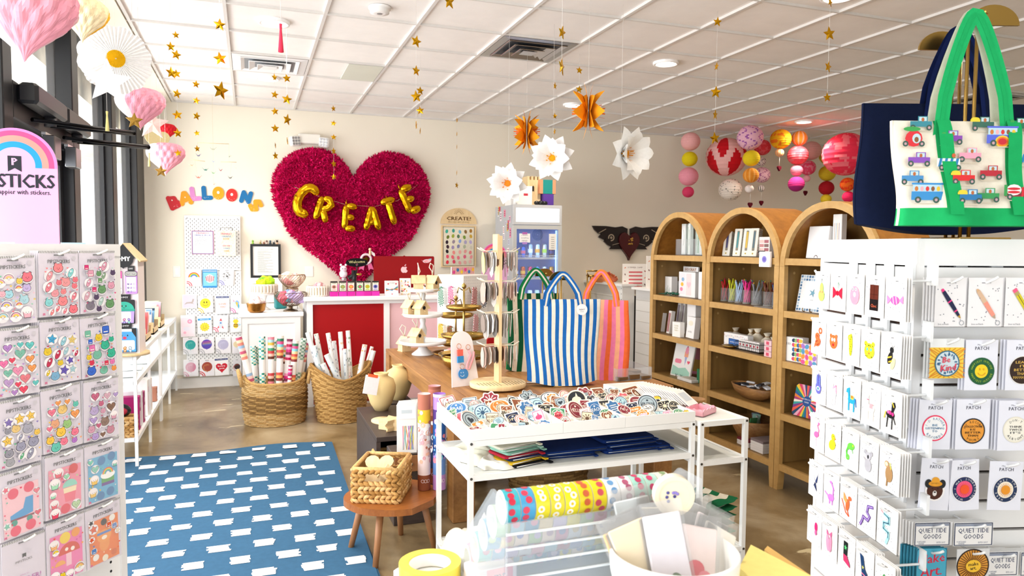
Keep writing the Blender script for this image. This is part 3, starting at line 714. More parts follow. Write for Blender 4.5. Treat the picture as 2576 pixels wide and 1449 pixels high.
# ------------------------------------------------------------------ foil letter balloons
def balloon(ch,strokes,px,py,rot,lab,sc=1.0,r=.042):
 p=onY(px,py,8.2)
 t=thing('letter_balloon',lab,'balloon',p,(0,rot,0),'gold foil letter balloons')
 b=MB('foil','d9a215');hr2=random.Random(ord(ch)+int(px))
 for st in strokes:
  P=[]
  for i in range(len(st)-1):
   a=Vector((st[i][0],0,st[i][1]));c_=Vector((st[i+1][0],0,st[i+1][1]));n_=max(2,int((c_-a).length/.022))
   for k in range(n_):P.append(a.lerp(c_,k/n_))
  P.append(Vector((st[-1][0],0,st[-1][1])));P=[q*sc for q in P]
  # rounded inflated ends, pinched seams
  N=len(P);rad=[]
  for i in range(N):
   e_=min(i,N-1-i);q=min(1,.55+.3*e_)
   rad.append(r*sc*q*(1+hr2.uniform(-.05,.05)))
  Rg=[]
  up=Vector((0,1,0))
  for i,q in enumerate(P):
   d=(P[min(i+1,N-1)]-P[max(i-1,0)]).normalized();sd=d.cross(up)
   Rg.append([q+(sd*math.cos(a)*1.0+up*(abs(math.sin(a))**.8*(1 if math.sin(a)>0 else-1))*.8)*rad[i]*(1+(.05*math.sin(i*2.1+k*1.7)))for k,a in enumerate([2*PI*j/14 for j in range(14)])])
  b.rings(Rg,cap=True,smooth=True)
 b.build('foil_skin',t)
 sm=MB('foil','c48f10')
 sm.tube([(strokes[0][0][0]*sc,0,strokes[0][0][1]*sc),(strokes[0][0][0]*sc,.0,strokes[0][0][1]*sc+r*sc+.02)],[.012,.005],5);sm.build('tab',t)
c_arc=[(.07*math.cos(math.radians(a))*1.15,.13*math.sin(math.radians(a)))for a in range(42,325,18)]
balloon('C',[c_arc],772,505,.42,'gold foil balloon letter C, first of the word across the heart',1.12,.048)
balloon('R',[[(-.055,-.13),(-.055,.13)],[(-.04,.12),(.03,.12),(.065,.075),(.03,.02),(-.03,.0)],[(-.01,.0),(.065,-.13)]],814,527,.3,'gold foil balloon letter R, second of the word across the heart',1.0)
balloon('E',[[(-.055,.13),(-.055,-.13)],[(-.05,.125),(.065,.12)],[(-.05,0),(.045,0)],[(-.05,-.125),(.065,-.12)]],881,547,.08,'gold foil balloon letter E between R and A')
balloon('A',[[(-.075,-.13),(0,.13)],[(0,.13),(.075,-.13)],[(-.04,-.045),(.04,-.045)]],936,549,-.02,'gold foil balloon letter A in the middle of the heart')
balloon('T',[[(0,.12),(0,-.14)],[(-.08,.12),(.08,.12)]],983,533,-.3,'gold foil balloon letter T after the A',1.05)
balloon('E',[[(-.055,.13),(-.055,-.13)],[(-.05,.125),(.065,.12)],[(-.05,0),(.045,0)],[(-.05,-.125),(.065,-.12)]],1031,501,-.42,'gold foil balloon letter E, last and highest on the right',1.08)
q=[onY(x,y,8.2)for x,y in((740,470),(790,490),(870,515),(940,520),(1000,505),(1050,465))]
tag(MB('plastic','d8c8a0').tube(q,.0012,4).build('string',None),'thin cord from which the gold letter balloons hang','cord')
# ------------------------------------------------------------------ felt letters of BALLOONS
def felt(ch,px,py,rot,c,lab,h=.105):
 p=onY(px,py,WY-.001)
 t=MB('paint',c);kf=[0]
 W_=.042
 sets={'B':[[(-.03,-.05),(-.03,.05)],[(-.03,.045),(.015,.035),(.018,.012),(-.02,0)],[(-.02,0),(.03,-.01),(.028,-.04),(-.03,-.048)]],'A':[[(-.04,-.05),(-.005,.045),(.005,.045),(.04,-.05)],[(-.02,-.02),(.02,-.02)]],'L':[[(-.02,.05),(-.02,-.045),(.035,-.045)]],'N':[[(-.035,-.045),(-.03,.04),(.03,-.04),(.035,.045)]],'S':[[(.035,.035),(0,.05),(-.025,.028),(.0,.0),(.028,-.025),(.0,-.05),(-.035,-.035)]]}
 t.y0=-.012
 if ch=='O':
  t.ext([(.052*math.cos(a),.062*math.sin(a))for a in[2*PI*i/28 for i in range(28)]][::-1],-.012,0)
  t.e(0,.006,.012,.014,'f4eee2')
 else:
  for st in sets[ch]:
   for i in range(len(st)-1):
    (x0,z0),(x1,z1)=st[i],st[i+1];d=math.hypot(x1-x0,z1-z0);a=math.atan2(z1-z0,x1-x0)
    o=[(x1+W_/2*math.cos(a+b_),z1+W_/2*math.sin(a+b_))for b_ in[-PI/2+PI*k/8 for k in range(9)]]+[(x0+W_/2*math.cos(a+b_),z0+W_/2*math.sin(a+b_))for b_ in[PI/2+PI*k/8 for k in range(9)]]
    kf[0]+=1;t.ext(o[::-1],-.012-.0002*kf[0],0)
  if ch in 'BA':t.lay=60;t.e(-.006 if ch=='B' else 0,.022 if ch=='B' else .005,.005,.007,'f4eee2')
 t.lay=70
 for i in range(6):t.e(-.025+.05*hr.random(),-.052+.02*hr.random(),.0018,None,'ffffff',n=6)
 o=t.build('wall_letter',None,p,(0,rot,0));o.scale=(1.12,1,1.12);tag(o,lab,'letter','felt letters spelling a word on the back wall')
for ch,px,py,rot,c,lab in[('B',437,509,-.35,'c92a33','red rounded letter B, first of the coloured wall letters'),('A',466,498,-.22,'f0a028','orange rounded letter A after the red B'),('L',490,488,-.12,'d98cc8','lilac rounded letter L, first of the two'),('L',519,486,-.06,'1f6fa8','blue rounded letter L, second of the two'),('O',549,486,0,'f2a122','orange rounded letter O'),('O',583,491,.05,'d8332f','red rounded letter O'),('N',619,496,.22,'1f6fa8','blue rounded letter N near the end of the word'),('S',643,517,.7,'f0a028','orange rounded letter S, last of the wall letters')]:
 felt(ch,px,py,rot,c,lab)
 # ------------------------------------------------------------------ pegboards with balloon packets
def pegboard(z0,z1,lab):
 t=thing('pegboard',lab,'pegboard',(-.375,WY-.035,0),0,'white slotted pegboards on the back wall')
 b=MB('paint','f7f7f7').bbox(-.28,0,z0,.28,.018,z1,.004);b.build('panel',t)
 s_=MB('black_frame');j=0;z=z0+.03;s_.y0=-.0006
 while z<z1-.02:
  n_=13 if j%2 else 14
  for i in range(n_):
   x=-.26+.04*i+(.02 if j%2 else 0)
   if x<.27:s_.p([(x-.0026,z-.0075),(x+.0026,z-.0075),(x+.0026,z+.0075),(x-.0026,z+.0075)],None,-.0007)
  z+=.02;j+=1
 o=s_.build('slots',t);o['kind']='stuff'
 c_=MB('metal','aaaaaa')
 for x in(-.25,.25):
  for z in(z0+.03,z1-.03):c_.cyl((x,-.004,z),(x,.02,z),.008,n=8)
 c_.build('screw',t)
pegboard(1.27,1.86,'white slotted pegboard, upper panel with rules sheet and notebook holder')
pegboard(.66,1.265,'white slotted pegboard, middle panel with balloon packets')
pegboard(.13,.655,'white slotted pegboard, lowest panel near the floor')
def a_rules(b,w,h):
 b.r(-w/2+.004,.004,w/2-.004,h-.004,'6f6fa0');b.r(-w/2+.01,.01,w/2-.01,h-.01,'fbfaf8')
 b.t('TRINKET',0,h*.9,.018,'c2426e',w=w*.6,bold=.001);b.t('TRADE BOX',0,h*.81,.018,'4b4fa0',w=w*.75,bold=.001);b.t('RULES',0,h*.72,.014,'30507a',w=w*.3)
 for i in range(10):b.r(-w*.38,h*(.64-.035*i),w*(.2+.18*((i*7)%3)/2),h*(.64-.035*i)+.003,'8a8aa2')
 b.ring(0,h*.14,.02,.021,'8a8aa2')
p=onY(510,610,WY-.045);cbox('rules_sheet','framed sheet of rules with violet border on the upper pegboard','sign',(p.x,WY-.045,p.z-.125),0,.215,.01,.25,'c97aa0',a_rules)
def a_nb(b,w,h):
 r_=random.Random(4)
 for i in range(300):b.e(r_.uniform(-w*.48,w*.48),r_.uniform(.004,h-.004),.0022,None,['c9a86a','b98a6a','d8c08a'][i%3],n=5)
 b.t('TRINKET',0,h*.87,.016,'c25a78',w=w*.6,bold=.001);b.t('TRADE',0,h*.77,.016,'5a8ab0',w=w*.5,bold=.001);b.t('BOX',0,h*.67,.016,'c08a30',w=w*.3,bold=.001)
 b.t('ADD ONE',0,h*.4,.014,'c25a78',w=w*.4,bold=.001);b.t('TAKE',0,h*.3,.014,'5a8ab0',w=w*.35,bold=.001);b.t('ONE',0,h*.2,.014,'c08a30',w=w*.3,bold=.001)
p=onY(570,612,WY-.08)
o=cbox('trinket_case','speckled trinket case with coloured lettering on the upper pegboard','case',(p.x,WY-.09,p.z-.135),0,.19,.09,.27,'f1ead9',a_nb,side='e9e2d2')
MB('clear').box(.095,-.045,0,.115,.045,.26).build('clear_side',o)
MB('metal','8a8a8a').tube([(-.06,-.02,.27),(-.06,-.03,.3),(.06,-.03,.3),(.06,-.02,.27)],.004,5).build('clip',o)
# balloon packets
def pk(px0,px1,py0,py1,c,lab,art,Y=WY-.06,rot=0,name='balloon_packet',bagc='f6f5f6',cat='balloon packet',group='balloon packets on the pegboard',n=2):
 a=onY(px0,py1,Y);d=onY(px1,py0,Y);w_,h_=d.x-a.x,d.z-a.z
 t=thing(name,lab,cat,((a.x+d.x)/2,Y,a.z),(0,rot,0),group)
 b=MB('print',bagc)
 for k in range(n):b.bbox(-w_/2+.003*k,-.004+.007*k,.002*k,w_/2+.003*k,-.001+.007*k,h_+.002*k,.001)
 b.build('card',t);b=MB('print');b.y0=-.0045;art(b,w_,h_);b.build('print',t)
 MB('metal','cfcfcf').tube([(0,-.02,h_-.01),(0,-.01,h_-.012),(0,.03,h_-.004)],.002,5).build('hook',t)
 return t
def corner(c):
 def f(b,w,h):
  for i in range(2):b.ring(-w/2,0,.028+.018*i,.037+.018*i,c,0,90,10)
 return f
def a_round(c,cr=None,extra=None):
 def f(b,w,h):
  b.r(-w*.46,h*.02,w*.46,h*.97,'eceaf0');corner(cr)(b,w,h)if cr else None
  b.r(-w*.12,h*.93,w*.12,h*.955,'444444');b.e(0,h*.56,w*.36,w*.36,c,n=24);b.p([(-.006,h*.56-w*.40),(.006,h*.56-w*.40),(0,h*.56-w*.33)],c)
  if extra:extra(b,w,h)
 return f
def x_rain(b,w,h):
 for i,c in enumerate(['5a9ad0','f2d24a','e8883a','d94f8a']):b.p([(-w*.3,h*.5+i*.012),(w*.33,h*.55+i*.012),(w*.3,h*.57+i*.012),(-w*.28,h*.52+i*.012)],c)
def x_swirl(c):
 def f(b,w,h):
  for i in range(5):b.ring(w*.05*math.sin(i*2),h*.56+.01*math.cos(i),.010+.008*i,.0125+.008*i,c,40*i,40*i+150,10)
 return f
def x_smile(b,w,h):
 b.e(-.012,h*.62,.005,.011,'1a1a1a');b.e(.014,h*.62,.005,.011,'1a1a1a');b.ring(0,h*.57,.026,.029,'1a1a1a',200,340,12)
def a_rainb(b,w,h):
 b.r(-w*.46,h*.02,w*.46,h*.97,'f4f4f6');corner('d94a5a')(b,w,h)
 for i,c in enumerate(['d83a3a','ee8a2f','f3d23c','58b56a','3f8fd0','7a5ab8']):b.ring(0,h*.52,.050-.006*i,.056-.006*i,c,0,180,16)
 for i in range(5):b.e(-.04+.02*i,h*.5-.008,.02,.016,'ffffff')
def a_stripeball(b,w,h):
 b.r(-w/2,0,w/2,h,'2f86c4');b.r(-w*.46,h*.1,w*.46,h*.84,'7cc2e4');b.e(0,h*.5,.042,.045,'f3f3f3',n=20)
 for i in range(-2,3):b.p([(i*.016-.004,h*.5-.036+abs(i)*.006),(i*.016+.004,h*.5-.036+abs(i)*.006),(i*.019+.004,h*.5+.036-abs(i)*.006),(i*.019-.004,h*.5+.036-abs(i)*.006)],'c42838')
 b.r(-w*.46,h*.9,w*.46,h*.93,'f0f6fa')
def a_bw(b,w,h):
 a_round('f2f2f2','7a78b8')(b,w,h)
 r_=random.Random(8)
 for i in range(40):a=r_.uniform(0,6.28);q_=r_.uniform(0,w*.33);b.e(q_*math.cos(a),h*.56+q_*math.sin(a),.006,.003,'2a2a2a',a,6)
def a_uni(b,w,h):
 b.r(-w*.45,h*.03,w*.45,h*.97,'d3cfe0');b.p([(-.045,h*.35),(-.03,h*.45),(.02,h*.48),(.03,h*.7),(.045,h*.68),(.04,h*.5),(.03,h*.38),(.05,h*.3),(.01,h*.36),(-.02,h*.36),(-.05,h*.28)],'b7aaa6')
def a_love(c,c2,t1,t2):
 def f(b,w,h):
  b.r(-w*.46,h*.02,w*.46,h*.86,'f6f6f8');b.r(-w*.46,h*.86,w*.46,h*.96,'2b3d78');b.t('FOIL BALLOON',0,h*.91,.008,'f2f2f2',w=w*.75)
  b.heart(0,h*.46,w*.42,c);b.t(t1,0,h*.54,.017,c2,w=w*.5,bold=.001);b.t(t2,0,h*.38,.017,c2,w=w*.34,bold=.001)
 return f
def a_horse(b,w,h):
 b.r(-w*.46,h*.02,w*.46,h*.97,'eef0f6');corner('d86aa8')(b,w,h);b.e(-.01,h*.5,.028,.04,'c9dcf0',.6);b.e(.015,h*.6,.02,.025,'8ab0e0',.3);b.p([(-.03,h*.8),(-.02,h*.65),(-.01,h*.68)],'e06a9a');b.e(.02,h*.45,.012,.04,'e6c24a',.4);b.e(.03,h*.38,.010,.03,'5aa8d0',.2)
def a_bears(b,w,h):b.r(-w*.46,h*.02,w*.46,h*.9,'f3dfe8');b.e(.02,h*.72,.024,None,'e79ab8');b.e(.02,h*.72,.01,None,'f4c9d8');b.e(-.01,h*.38,.035,.022,'e4e0ee');b.e(-.03,h*.2,.014,None,'efb0c6')
def a_sun(b,w,h):
 b.r(-w*.46,h*.02,w*.46,h*.97,'f7f6f2');b.r(-w*.46,h*.78,w*.46,h*.9,'3a9ad6');b.t('BALLOON',0,h*.84,.010,'ffffff',w=w*.6)
 b.star(0,h*.4,.052,'f3c52e',.78,0,12);b.e(0,h*.4,.037,None,'f8d23c');b.ring(0,h*.41,.017,.020,'5a3a10',200,340,10);b.e(-.012,h*.45,.003,.004,'5a3a10');b.e(.012,h*.45,.003,.004,'5a3a10')
def a_rocket(b,w,h):
 b.r(-w*.46,h*.02,w*.46,h*.97,'ecebf0');corner('d94a6a')(b,w,h)
 b.p([(-.035,h*.2),(-.02,h*.4),(.02,h*.4),(.035,h*.2),(.01,h*.28),(-.01,h*.28)],'c83a48');b.e(0,h*.5,.022,.05,'c9d0da');b.p([(-.014,h*.68),(0,h*.84),(.014,h*.68)],'c83a48');b.e(0,h*.55,.009,None,'3f7fc0')
def a_bee(b,w,h):
 b.r(-w*.46,h*.02,w*.46,h*.97,'eaf0f2');b.e(.03,h*.42,.02,.012,'a9d0e6');b.e(0,h*.62,.028,.022,'f6cf3a');b.e(0,h*.38,.026,.03,'f2c22e');b.r(-.022,h*.42,.022,h*.46,'222222');b.r(-.024,h*.33,.024,h*.37,'222222');b.ring(-.015,h*.78,.006,.009,'222222');b.ring(.015,h*.78,.006,.009,'222222')
 # rows
pk(470,506,678,720,'','balloon packet with a rainbow over clouds',a_rainb)
pk(510,546,678,724,'','blue balloon packet with a red and white striped balloon',a_stripeball)
pk(551,586,678,718,'','balloon packet with a black and white scribble balloon',a_bw,rot=.06)
pk(459,495,741,776,'','pale lilac packet with a grey leaping unicorn',a_uni)
pk(499,536,744,787,'','balloon packet with a yellow smiling face',a_round('f2d332','f0c040',x_smile),rot=-.03)
pk(543,577,743,790,'','balloon packet with a pale pink heart reading love you',a_love('f6cfe0','e0a060','LOVE','YOU'))
pk(580,606,744,787,'','balloon packet with a blue haired unicorn head',a_horse)
pk(455,490,793,848,'','pink packet with pastel balloons, leftmost of its row',a_bears)
pk(498,533,796,840,'','balloon packet with a smiling sun',a_sun,rot=-.03)
pk(536,572,793,836,'','balloon packet with a silver and red rocket',a_rocket,rot=.05)
pk(579,607,791,836,'','balloon packet with a bumblebee',a_bee)
pk(461,497,848,892,'','balloon packet with a teal marbled round balloon',a_round('2fa3a0','b0b0b8',x_swirl('7fd0c0')))
pk(502,538,847,890,'','balloon packet with a rainbow striped round balloon',a_round('5a48b0','b0b0b8',x_rain))
pk(543,580,848,890,'','balloon packet with a lilac round balloon',a_round('b5b2d0','b0b0b8',x_swirl('cfcce4')))
pk(584,606,847,890,'','balloon packet with a cream round balloon, partly hidden by the counter',a_round('ead9b0',None))
pk(462,498,904,948,'','balloon packet with a dusty pink marbled round balloon',a_round('d38aa4','d88aa8',x_swirl('e8b4c6')))
pk(503,539,903,947,'','balloon packet with a copper marbled round balloon',a_round('a3473a','d0343a',x_swirl('d99a5a')))
pk(541,576,899,945,'','balloon packet with a red heart reading love you',a_love('d01f36','ffffff','love','you'),rot=-.04)
pk(586,607,902,947,'','balloon packet with a dark round balloon beside the red heart',a_round('3a2f33',None,x_swirl('c05a48')))
# ------------------------------------------------------------------ origami crane mobile
t=thing('crane_mobile','mobile of small folded paper cranes on sticks above the coloured letters','mobile',tuple(onY(536,358,8.0)))
o0=Vector(t.location)
def L8(x,y,Y=8.0):return onY(x,y,Y)-o0
for a_,c_ in(((497,359),(576,362)),((480,401),(516,406)),((555,407),(595,408))):MB('pale_wood').tube([L8(*a_),L8(*c_)],.003,5).build('stick',t)
b=MB('plastic','d8c8a8');b.tube([L8(535,320),L8(536,360)],.0012,4);b.tube([L8(535,320),(L8(535,320).x,L8(535,320).y,CZ-o0.z)],.0012,4)
for x0,y0,x1,y1 in((497,359,498,402),(576,362,576,407),(536,360,537,460),(490,402,497,445),(583,408,578,448)):b.tube([L8(x0,y0),L8(x1,y1)],.0006,3)
b.build('thread',t)
for k,(x,y,c)in enumerate([(536,376,'b9bda8'),(499,392,'9a9ac0'),(577,394,'5f9a72'),(537,407,'9aa3bc'),(481,417,'e3b79a'),(517,428,'5f9a90'),(555,429,'d67a92'),(594,423,'d9d8c8'),(537,436,'8fb08a'),(499,447,'e0786a'),(579,448,'9a9c9a'),(538,464,'e7a08c')]):
 q=L8(x,y);b=MB('paper',c);s=.03;a=k*.7;ca,sa=math.cos(a),math.sin(a)
 def R3(u,v,z):return(q.x+(u*ca-v*sa)*s,q.y+(u*sa+v*ca)*s,q.z+z*s)
 for tri in([(-.3,0,0),(.3,0,0),(0,.9,.5)],[(-.3,0,0),(.3,0,0),(0,-.9,.5)],[(-.2,0,.05),(-.35,0,-.2),(-1.1,0,.9)],[(.2,0,.05),(.35,0,-.2),(1.0,0,.8)],[(1.0,0,.8),(.9,0,.65),(1.2,0,.55)],[(-.35,0,-.15),(.35,0,-.15),(0,.12,.2)],[(-.35,0,-.15),(.35,0,-.15),(0,-.12,.2)]):
  n_=b.pts([R3(*v)for v in tri]);b.face((n_,n_+1,n_+2))
 b.build('paper_crane',t)
 # ================================================================== things on the back counters
CT,LT=1.0605,.9205
def at(x,y,Y,z):
 p=onY(x,y,Y);p.z=z;return p
def ribbed(r,h,c,x0=0):
 b=MB('paint','efe6d8');R=[];n=72
 for z,k in((0,.93),(.01,1),(h-.012,1.0),(h,.97),(h,.88),(.03,.86)):
  R.append([((r*k+(.006*max(0,math.cos(24*a))if .005<z<h-.005 and k>.95 else 0))*math.cos(a),(r*k+(.006*max(0,math.cos(24*a))if .005<z<h-.005 and k>.95 else 0))*math.sin(a),z)for a in[2*PI*i/n for i in range(n)]])
 b.rings(R,smooth=False);k0=b.pts([(r*.86*math.cos(a),r*.86*math.sin(a),.03)for a in[2*PI*i/20 for i in range(20)]]);b.face(tuple(k0+i for i in range(20)))
 for i in range(24):
  a=2*PI*(i+.5)/24;b.set('paint','a8977c');b.cyl(((r+.0005)*math.cos(a),(r+.0005)*math.sin(a),.014),((r+.0005)*math.cos(a),(r+.0005)*math.sin(a),h-.016),.0035,n=5)
 return b
def crumple(cols,r,h,seed,loc,name,lab,group,cat,s=.05,n=7,z0=.03):
 q=random.Random(seed)
 for i in range(n):
  b=MB('gloss',cols[i%len(cols)]);a=q.uniform(0,6.28);rr0=q.uniform(0,r);sz=s*q.uniform(.7,1.1)
  P=[]
  for u in range(5):
   P.append([(sz*(.3+.7*math.sin(PI*u/4))*q.uniform(.7,1.1)*math.cos(v*PI/4),sz*(.3+.7*math.sin(PI*u/4))*q.uniform(.6,1)*math.sin(v*PI/4),sz*.8*(u-2)/2+q.uniform(-.1,.1)*sz)for v in range(8)])
  b.rings(P,cap=True)
  o=b.build(name,None,(loc[0]+rr0*math.cos(a),loc[1]+rr0*math.sin(a),loc[2]+z0+h*q.uniform(.3,1)),(q.uniform(-.7,.7),q.uniform(-.7,.7),a));tag(o,lab%['first','second','third','fourth','fifth','sixth','seventh','eighth','ninth','tenth'][i]if '%' in lab else lab,cat,group)
def pedestal(r,h,rb,c='f2f1ee',m='paint'):
 b=MB(m,c).lathe([(.0005,0),(rb,0),(rb*.8,.012),(.02,.03),(.015,h*.6),(.03,h-.02),(r,h-.012),(r+.003,h),(r,h+.002),(.0005,h)],n=36);return b
p=at(665,775,7.42,LT)
o=tag(pedestal(.115,.16,.06).build('cake_stand',None,p),'white cake stand carrying the ribbed bowl of neon scrunchies','cake stand')
b1=p.copy();b1.z=LT+.163
tag(ribbed(.125,.09,0).build('ribbed_bowl',None,b1),'cream ribbed bowl on the cake stand filled with neon green ties','bowl','cream ribbed bowls')
crumple(['c9ef1f','aee62a','74d43a','d6f52c'],.055,.03,4,b1,'headband','neon green twisted headband in the ribbed bowl','neon headbands in the ribbed bowl','headband',.07,9,.09)
p=at(800,745,7.22,CT)
tag(ribbed(.105,.10,0).build('ribbed_bowl',None,p),'cream ribbed bowl at the left end of the red fronted counter','bowl','cream ribbed bowls')
crumple(['efb1b4','e6a0a6','f2d6d8','e98f98'],.05,.02,6,p,'sticker_bag','clear bag with a pink card in the ribbed bowl on the tall counter','pink bags in the ribbed bowl','bag',.055,7,.08)
p=at(645,782,7.14,LT)
tag(MB('hammered','b98442').lathe([(.0005,.003),(.055,0),(.078,.02),(.088,.085),(.09,.088),(.084,.086),(.074,.025),(.0005,.012)],n=28).build('copper_bowl',None,p),'hammered copper bowl with striped sweets on the low counter','bowl')
for i in range(6):
 b=MB('gloss','f3e6e4').sphere((0,0,0),.032,14,8);
 for k in range(6):b.set('gloss','d98a90' if k%2 else 'f6f1ee').tube([(.0325*math.sin(t_)*math.cos(k+t_),.0325*math.sin(t_)*math.sin(k+t_),.0325*math.cos(t_))for t_ in[.4+.3*j for j in range(8)]],.0022,4)
 tag(b.build('bath_bomb',None,(p.x+.045*math.cos(i*1.25)*(i>0),p.y+.045*math.sin(i*1.25)*(i>0),p.z+.10+.025*(i==0)),(i,i*2,0)),'pink and white swirled ball in the copper bowl','ball','pink and white swirled balls in the copper bowl')
 # twisted wire bowls
def wire_bowl(p,r,h,foot,lab,m):
 t=thing('wire_bowl',lab,'bowl',p,0,'twisted wire bowls')
 n=26
 prof=lambda u:(r*(.45+.55*math.sin(min(1,u*1.15)*PI/2)-(.06 if u>.9 else 0)),foot+h*u)
 for i in range(n):
  b=MB('metal',m);P=[]
  for j in range(9):
   u=j/8;rr0,z=prof(u);a=2*PI*i/n+u*1.0;P.append((rr0*math.cos(a),rr0*math.sin(a),z))
  b.tube(P,.003,4);b.build('wire',t)
 for u in(0,1):
  rr0,z=prof(u);MB('metal',m).tube([(rr0*math.cos(a),rr0*math.sin(a),z)for a in[2*PI*k/28 for k in range(28)]],.0035,5,loop=True).build('rim',t)
 b=MB('metal',m);b.lathe([(.0005,foot),(r*.45,foot),(r*.3,foot-.006),(.02,foot*.8),(.02,foot*.4),(r*.42,.012),(r*.47,0),(.0005,0)],n=24);b.build('foot',t)
p=at(731,772,7.2,LT)
wire_bowl(p,.15,.125,.055,'large twisted wire bowl on a metal foot, full of purple and pink bags','8b7a66')
crumple(['b9a3d6','d86a86','c9b0dd','e05a72','7ab7c9','9a86c0','e8a0b0','6f8fb8'],.085,.05,9,(p.x,p.y,p.z),'sticker_bag','purple or pink crinkled bag piled in the large wire bowl','bags piled in the large wire bowl','bag',.07,10,.11)
p2=at(735,745,7.46,LT)
t=thing('bowl_riser','thin metal riser holding the upper wire bowl','stand',p2)
for k in range(4):MB('metal','cfcac2').tube([(.05*math.cos(k*PI/2),.05*math.sin(k*PI/2),0),(.05*math.cos(k*PI/2),.05*math.sin(k*PI/2),.19)],.004,5).build('leg',t)
MB('metal','cfcac2').tube([(.06*math.cos(a),.06*math.sin(a),.192)for a in[2*PI*k/20 for k in range(20)]],.004,5,loop=True).build('ring',t)
p3=(p2.x,p2.y,LT+.198)
wire_bowl(p3,.13,.12,.02,'upper twisted wire bowl of peach and cream bags','c3a58a')
crumple(['efa2a4','f3c6c0','f1ead8','e98f95','eeb6b4'],.07,.05,12,p3,'sticker_bag','peach coloured crinkled bag in the upper wire bowl','peach bags in the upper wire bowl','bag',.065,9,.07)
tag(MB('cloth','3f9a9c').bbox(-.06,-.03,0,.06,.03,.16,.015).build('floral_bag',None,at(706,776,7.5,LT),.3),'teal floral bag standing behind the large wire bowl','bag')
tag(MB('clear').bbox(-.05,-.04,0,.05,.04,.13,.01).build('clear_bag',None,at(684,778,7.5,LT),.1),'clear cellophane bag beside the copper bowl','bag')
# framed policy with little figures on top
p=onY(668,615,8.36);p.z=1.225-.0
t=thing('framed_notice','black framed notice of typed text leaning on the back wall','framed notice',(.16,8.40,1.09+.1))
b=MB('black_frame')
for x0,z0,x1,z1 in((-.158,0,-.132,.37),(.132,0,.158,.37),(-.132,0,.132,.026),(-.132,.344,.132,.37)):b.box(x0,-.02,z0,x1,0,z1)
b.build('frame',t);b=MB('print');b.y0=-.006;b.r(-.132,.026,.132,.344,'f2f2ee');b.r(-.11,.05,.11,.33,'e4e4de');b.t('STICKERS STUDIO POLICIES'[9:],0,.312,.011,'444444',w=.16)
for i in range(22):b.r(-.085,.29-.011*i,.03+.05*math.sin(i*2.2),.294-.011*i,'9a9a96')
b.build('notice',t)
tag(MB('paint','f2f2f0').box(-.17,-.05,0,.17,.04,.27).build('ledge_box',None,(.16,8.40,.92)),'white ledge behind the bowls holding the framed notice','ledge')
for k,(x,c1,c2)in enumerate([(636,'8fbf4a','7aa83a'),(655,'9a8f52','c9b79a'),(664,'8a5a48','e6c8b0'),(671,'c9b0a4','6a4a40'),(680,'2a3540','3f5a6a'),(689,'2a2a30','b9b9b9'),(697,'e2b394','2a2422')]):
 t=thing('figurine','tiny %s figure on the black frame, %s from the left'%(['green','olive','brown','beige','dark blue','black','tan'][k],['first','second','third','fourth','fifth','sixth','seventh'][k]),'figurine',(onY(x,612,8.39).x,8.39,1.5605),0,'tiny figures on the black frame')
 MB('gloss',c1).lathe([(.0005,0),(.012,0),(.013,.01),(.008,.02),(.0005,.022)],n=10).build('body',t);MB('gloss',c2).sphere((0,0,.03),.012 if k<6 else .013,10,7).build('head',t)
 if k==6:
  for s in(-1,1):MB('gloss','2a2422').cyl((s*.008,0,.04),(s*.010,0,.052),.004,.001,6).build('ear',t)
  # row of chocolate bars in pink trays
for k,(x,c1,c2)in enumerate([(840,'d98f95','7a5a3a'),(862,'7a9a5a','a9a05a'),(883,'e8605a','d8b03a'),(905,'4fae5a','c23a6a'),(924,'a8c63a','c9a02a'),(944,'8f82d0','2c3c7a')]):
 p=at(x,745,7.14,CT)
 tag(MB('print','d92fa8' if k%2 else 'c81f98').bbox(-.038,-.03,0,.038,.03,.045,.002).build('pink_tray',None,p),'bright pink display tray, %s from the left'%['first','second','third','fourth','fifth','sixth'][k],'tray','pink trays of bars on the counter')
 def art(b,w,h):b.r(-w*.42,h*.05,w*.42,h*.85,'f0ead6');b.r(-w*.42,h*.86,w*.42,h*.98,'26221f');b.t('BAR',0,h*.76,.010,'2a2622',w=w*.6);b.e(0,h*.45,w*.3,h*.2,c1);b.e(0,h*.45,w*.18,h*.12,c2);b.r(-w*.3,h*.12,w*.3,h*.2,c1)
 def art(b,w,h,c1=c1,c2=c2):
  b.r(-w*.42,h*.05,w*.42,h*.85,'f0ead6');b.r(-w*.46,h*.87,w*.46,h,'26221f')
  for i in range(3):b.r(-w*.3,h*(.76+.03*i),w*.3,h*(.775+.03*i),'4a443c')
  b.e(0,h*.45,w*.34,h*.2,c1);b.e(0,h*.45,w*.2,h*.12,c2);b.r(-w*.3,h*.12,w*.3,h*.2,c1)
 cbox('snack_bar','upright wrapped bar in the %s pink tray, %s label'%(['first','second','third','fourth','fifth','sixth'][k],['rose','olive','red','green','lime','violet'][k]),'snack bar',(p.x,p.y,CT+.046),0,.068,.03,.10,'6a5f52',art,'wrapped bars in pink trays')
def a_card(cols,n=26,m=.36):
 def f(b,w,h):
  r_=random.Random(len(cols[0])+n);b.r(-w*.47,h*.02,w*.47,h*.98,'fbfaf8')
  for i in range(n):b.e(r_.uniform(-m,m)*w,h*(.5+r_.uniform(-m,m)),w*.07,w*.055,cols[i%len(cols)],r_.uniform(0,3),8)
 return f
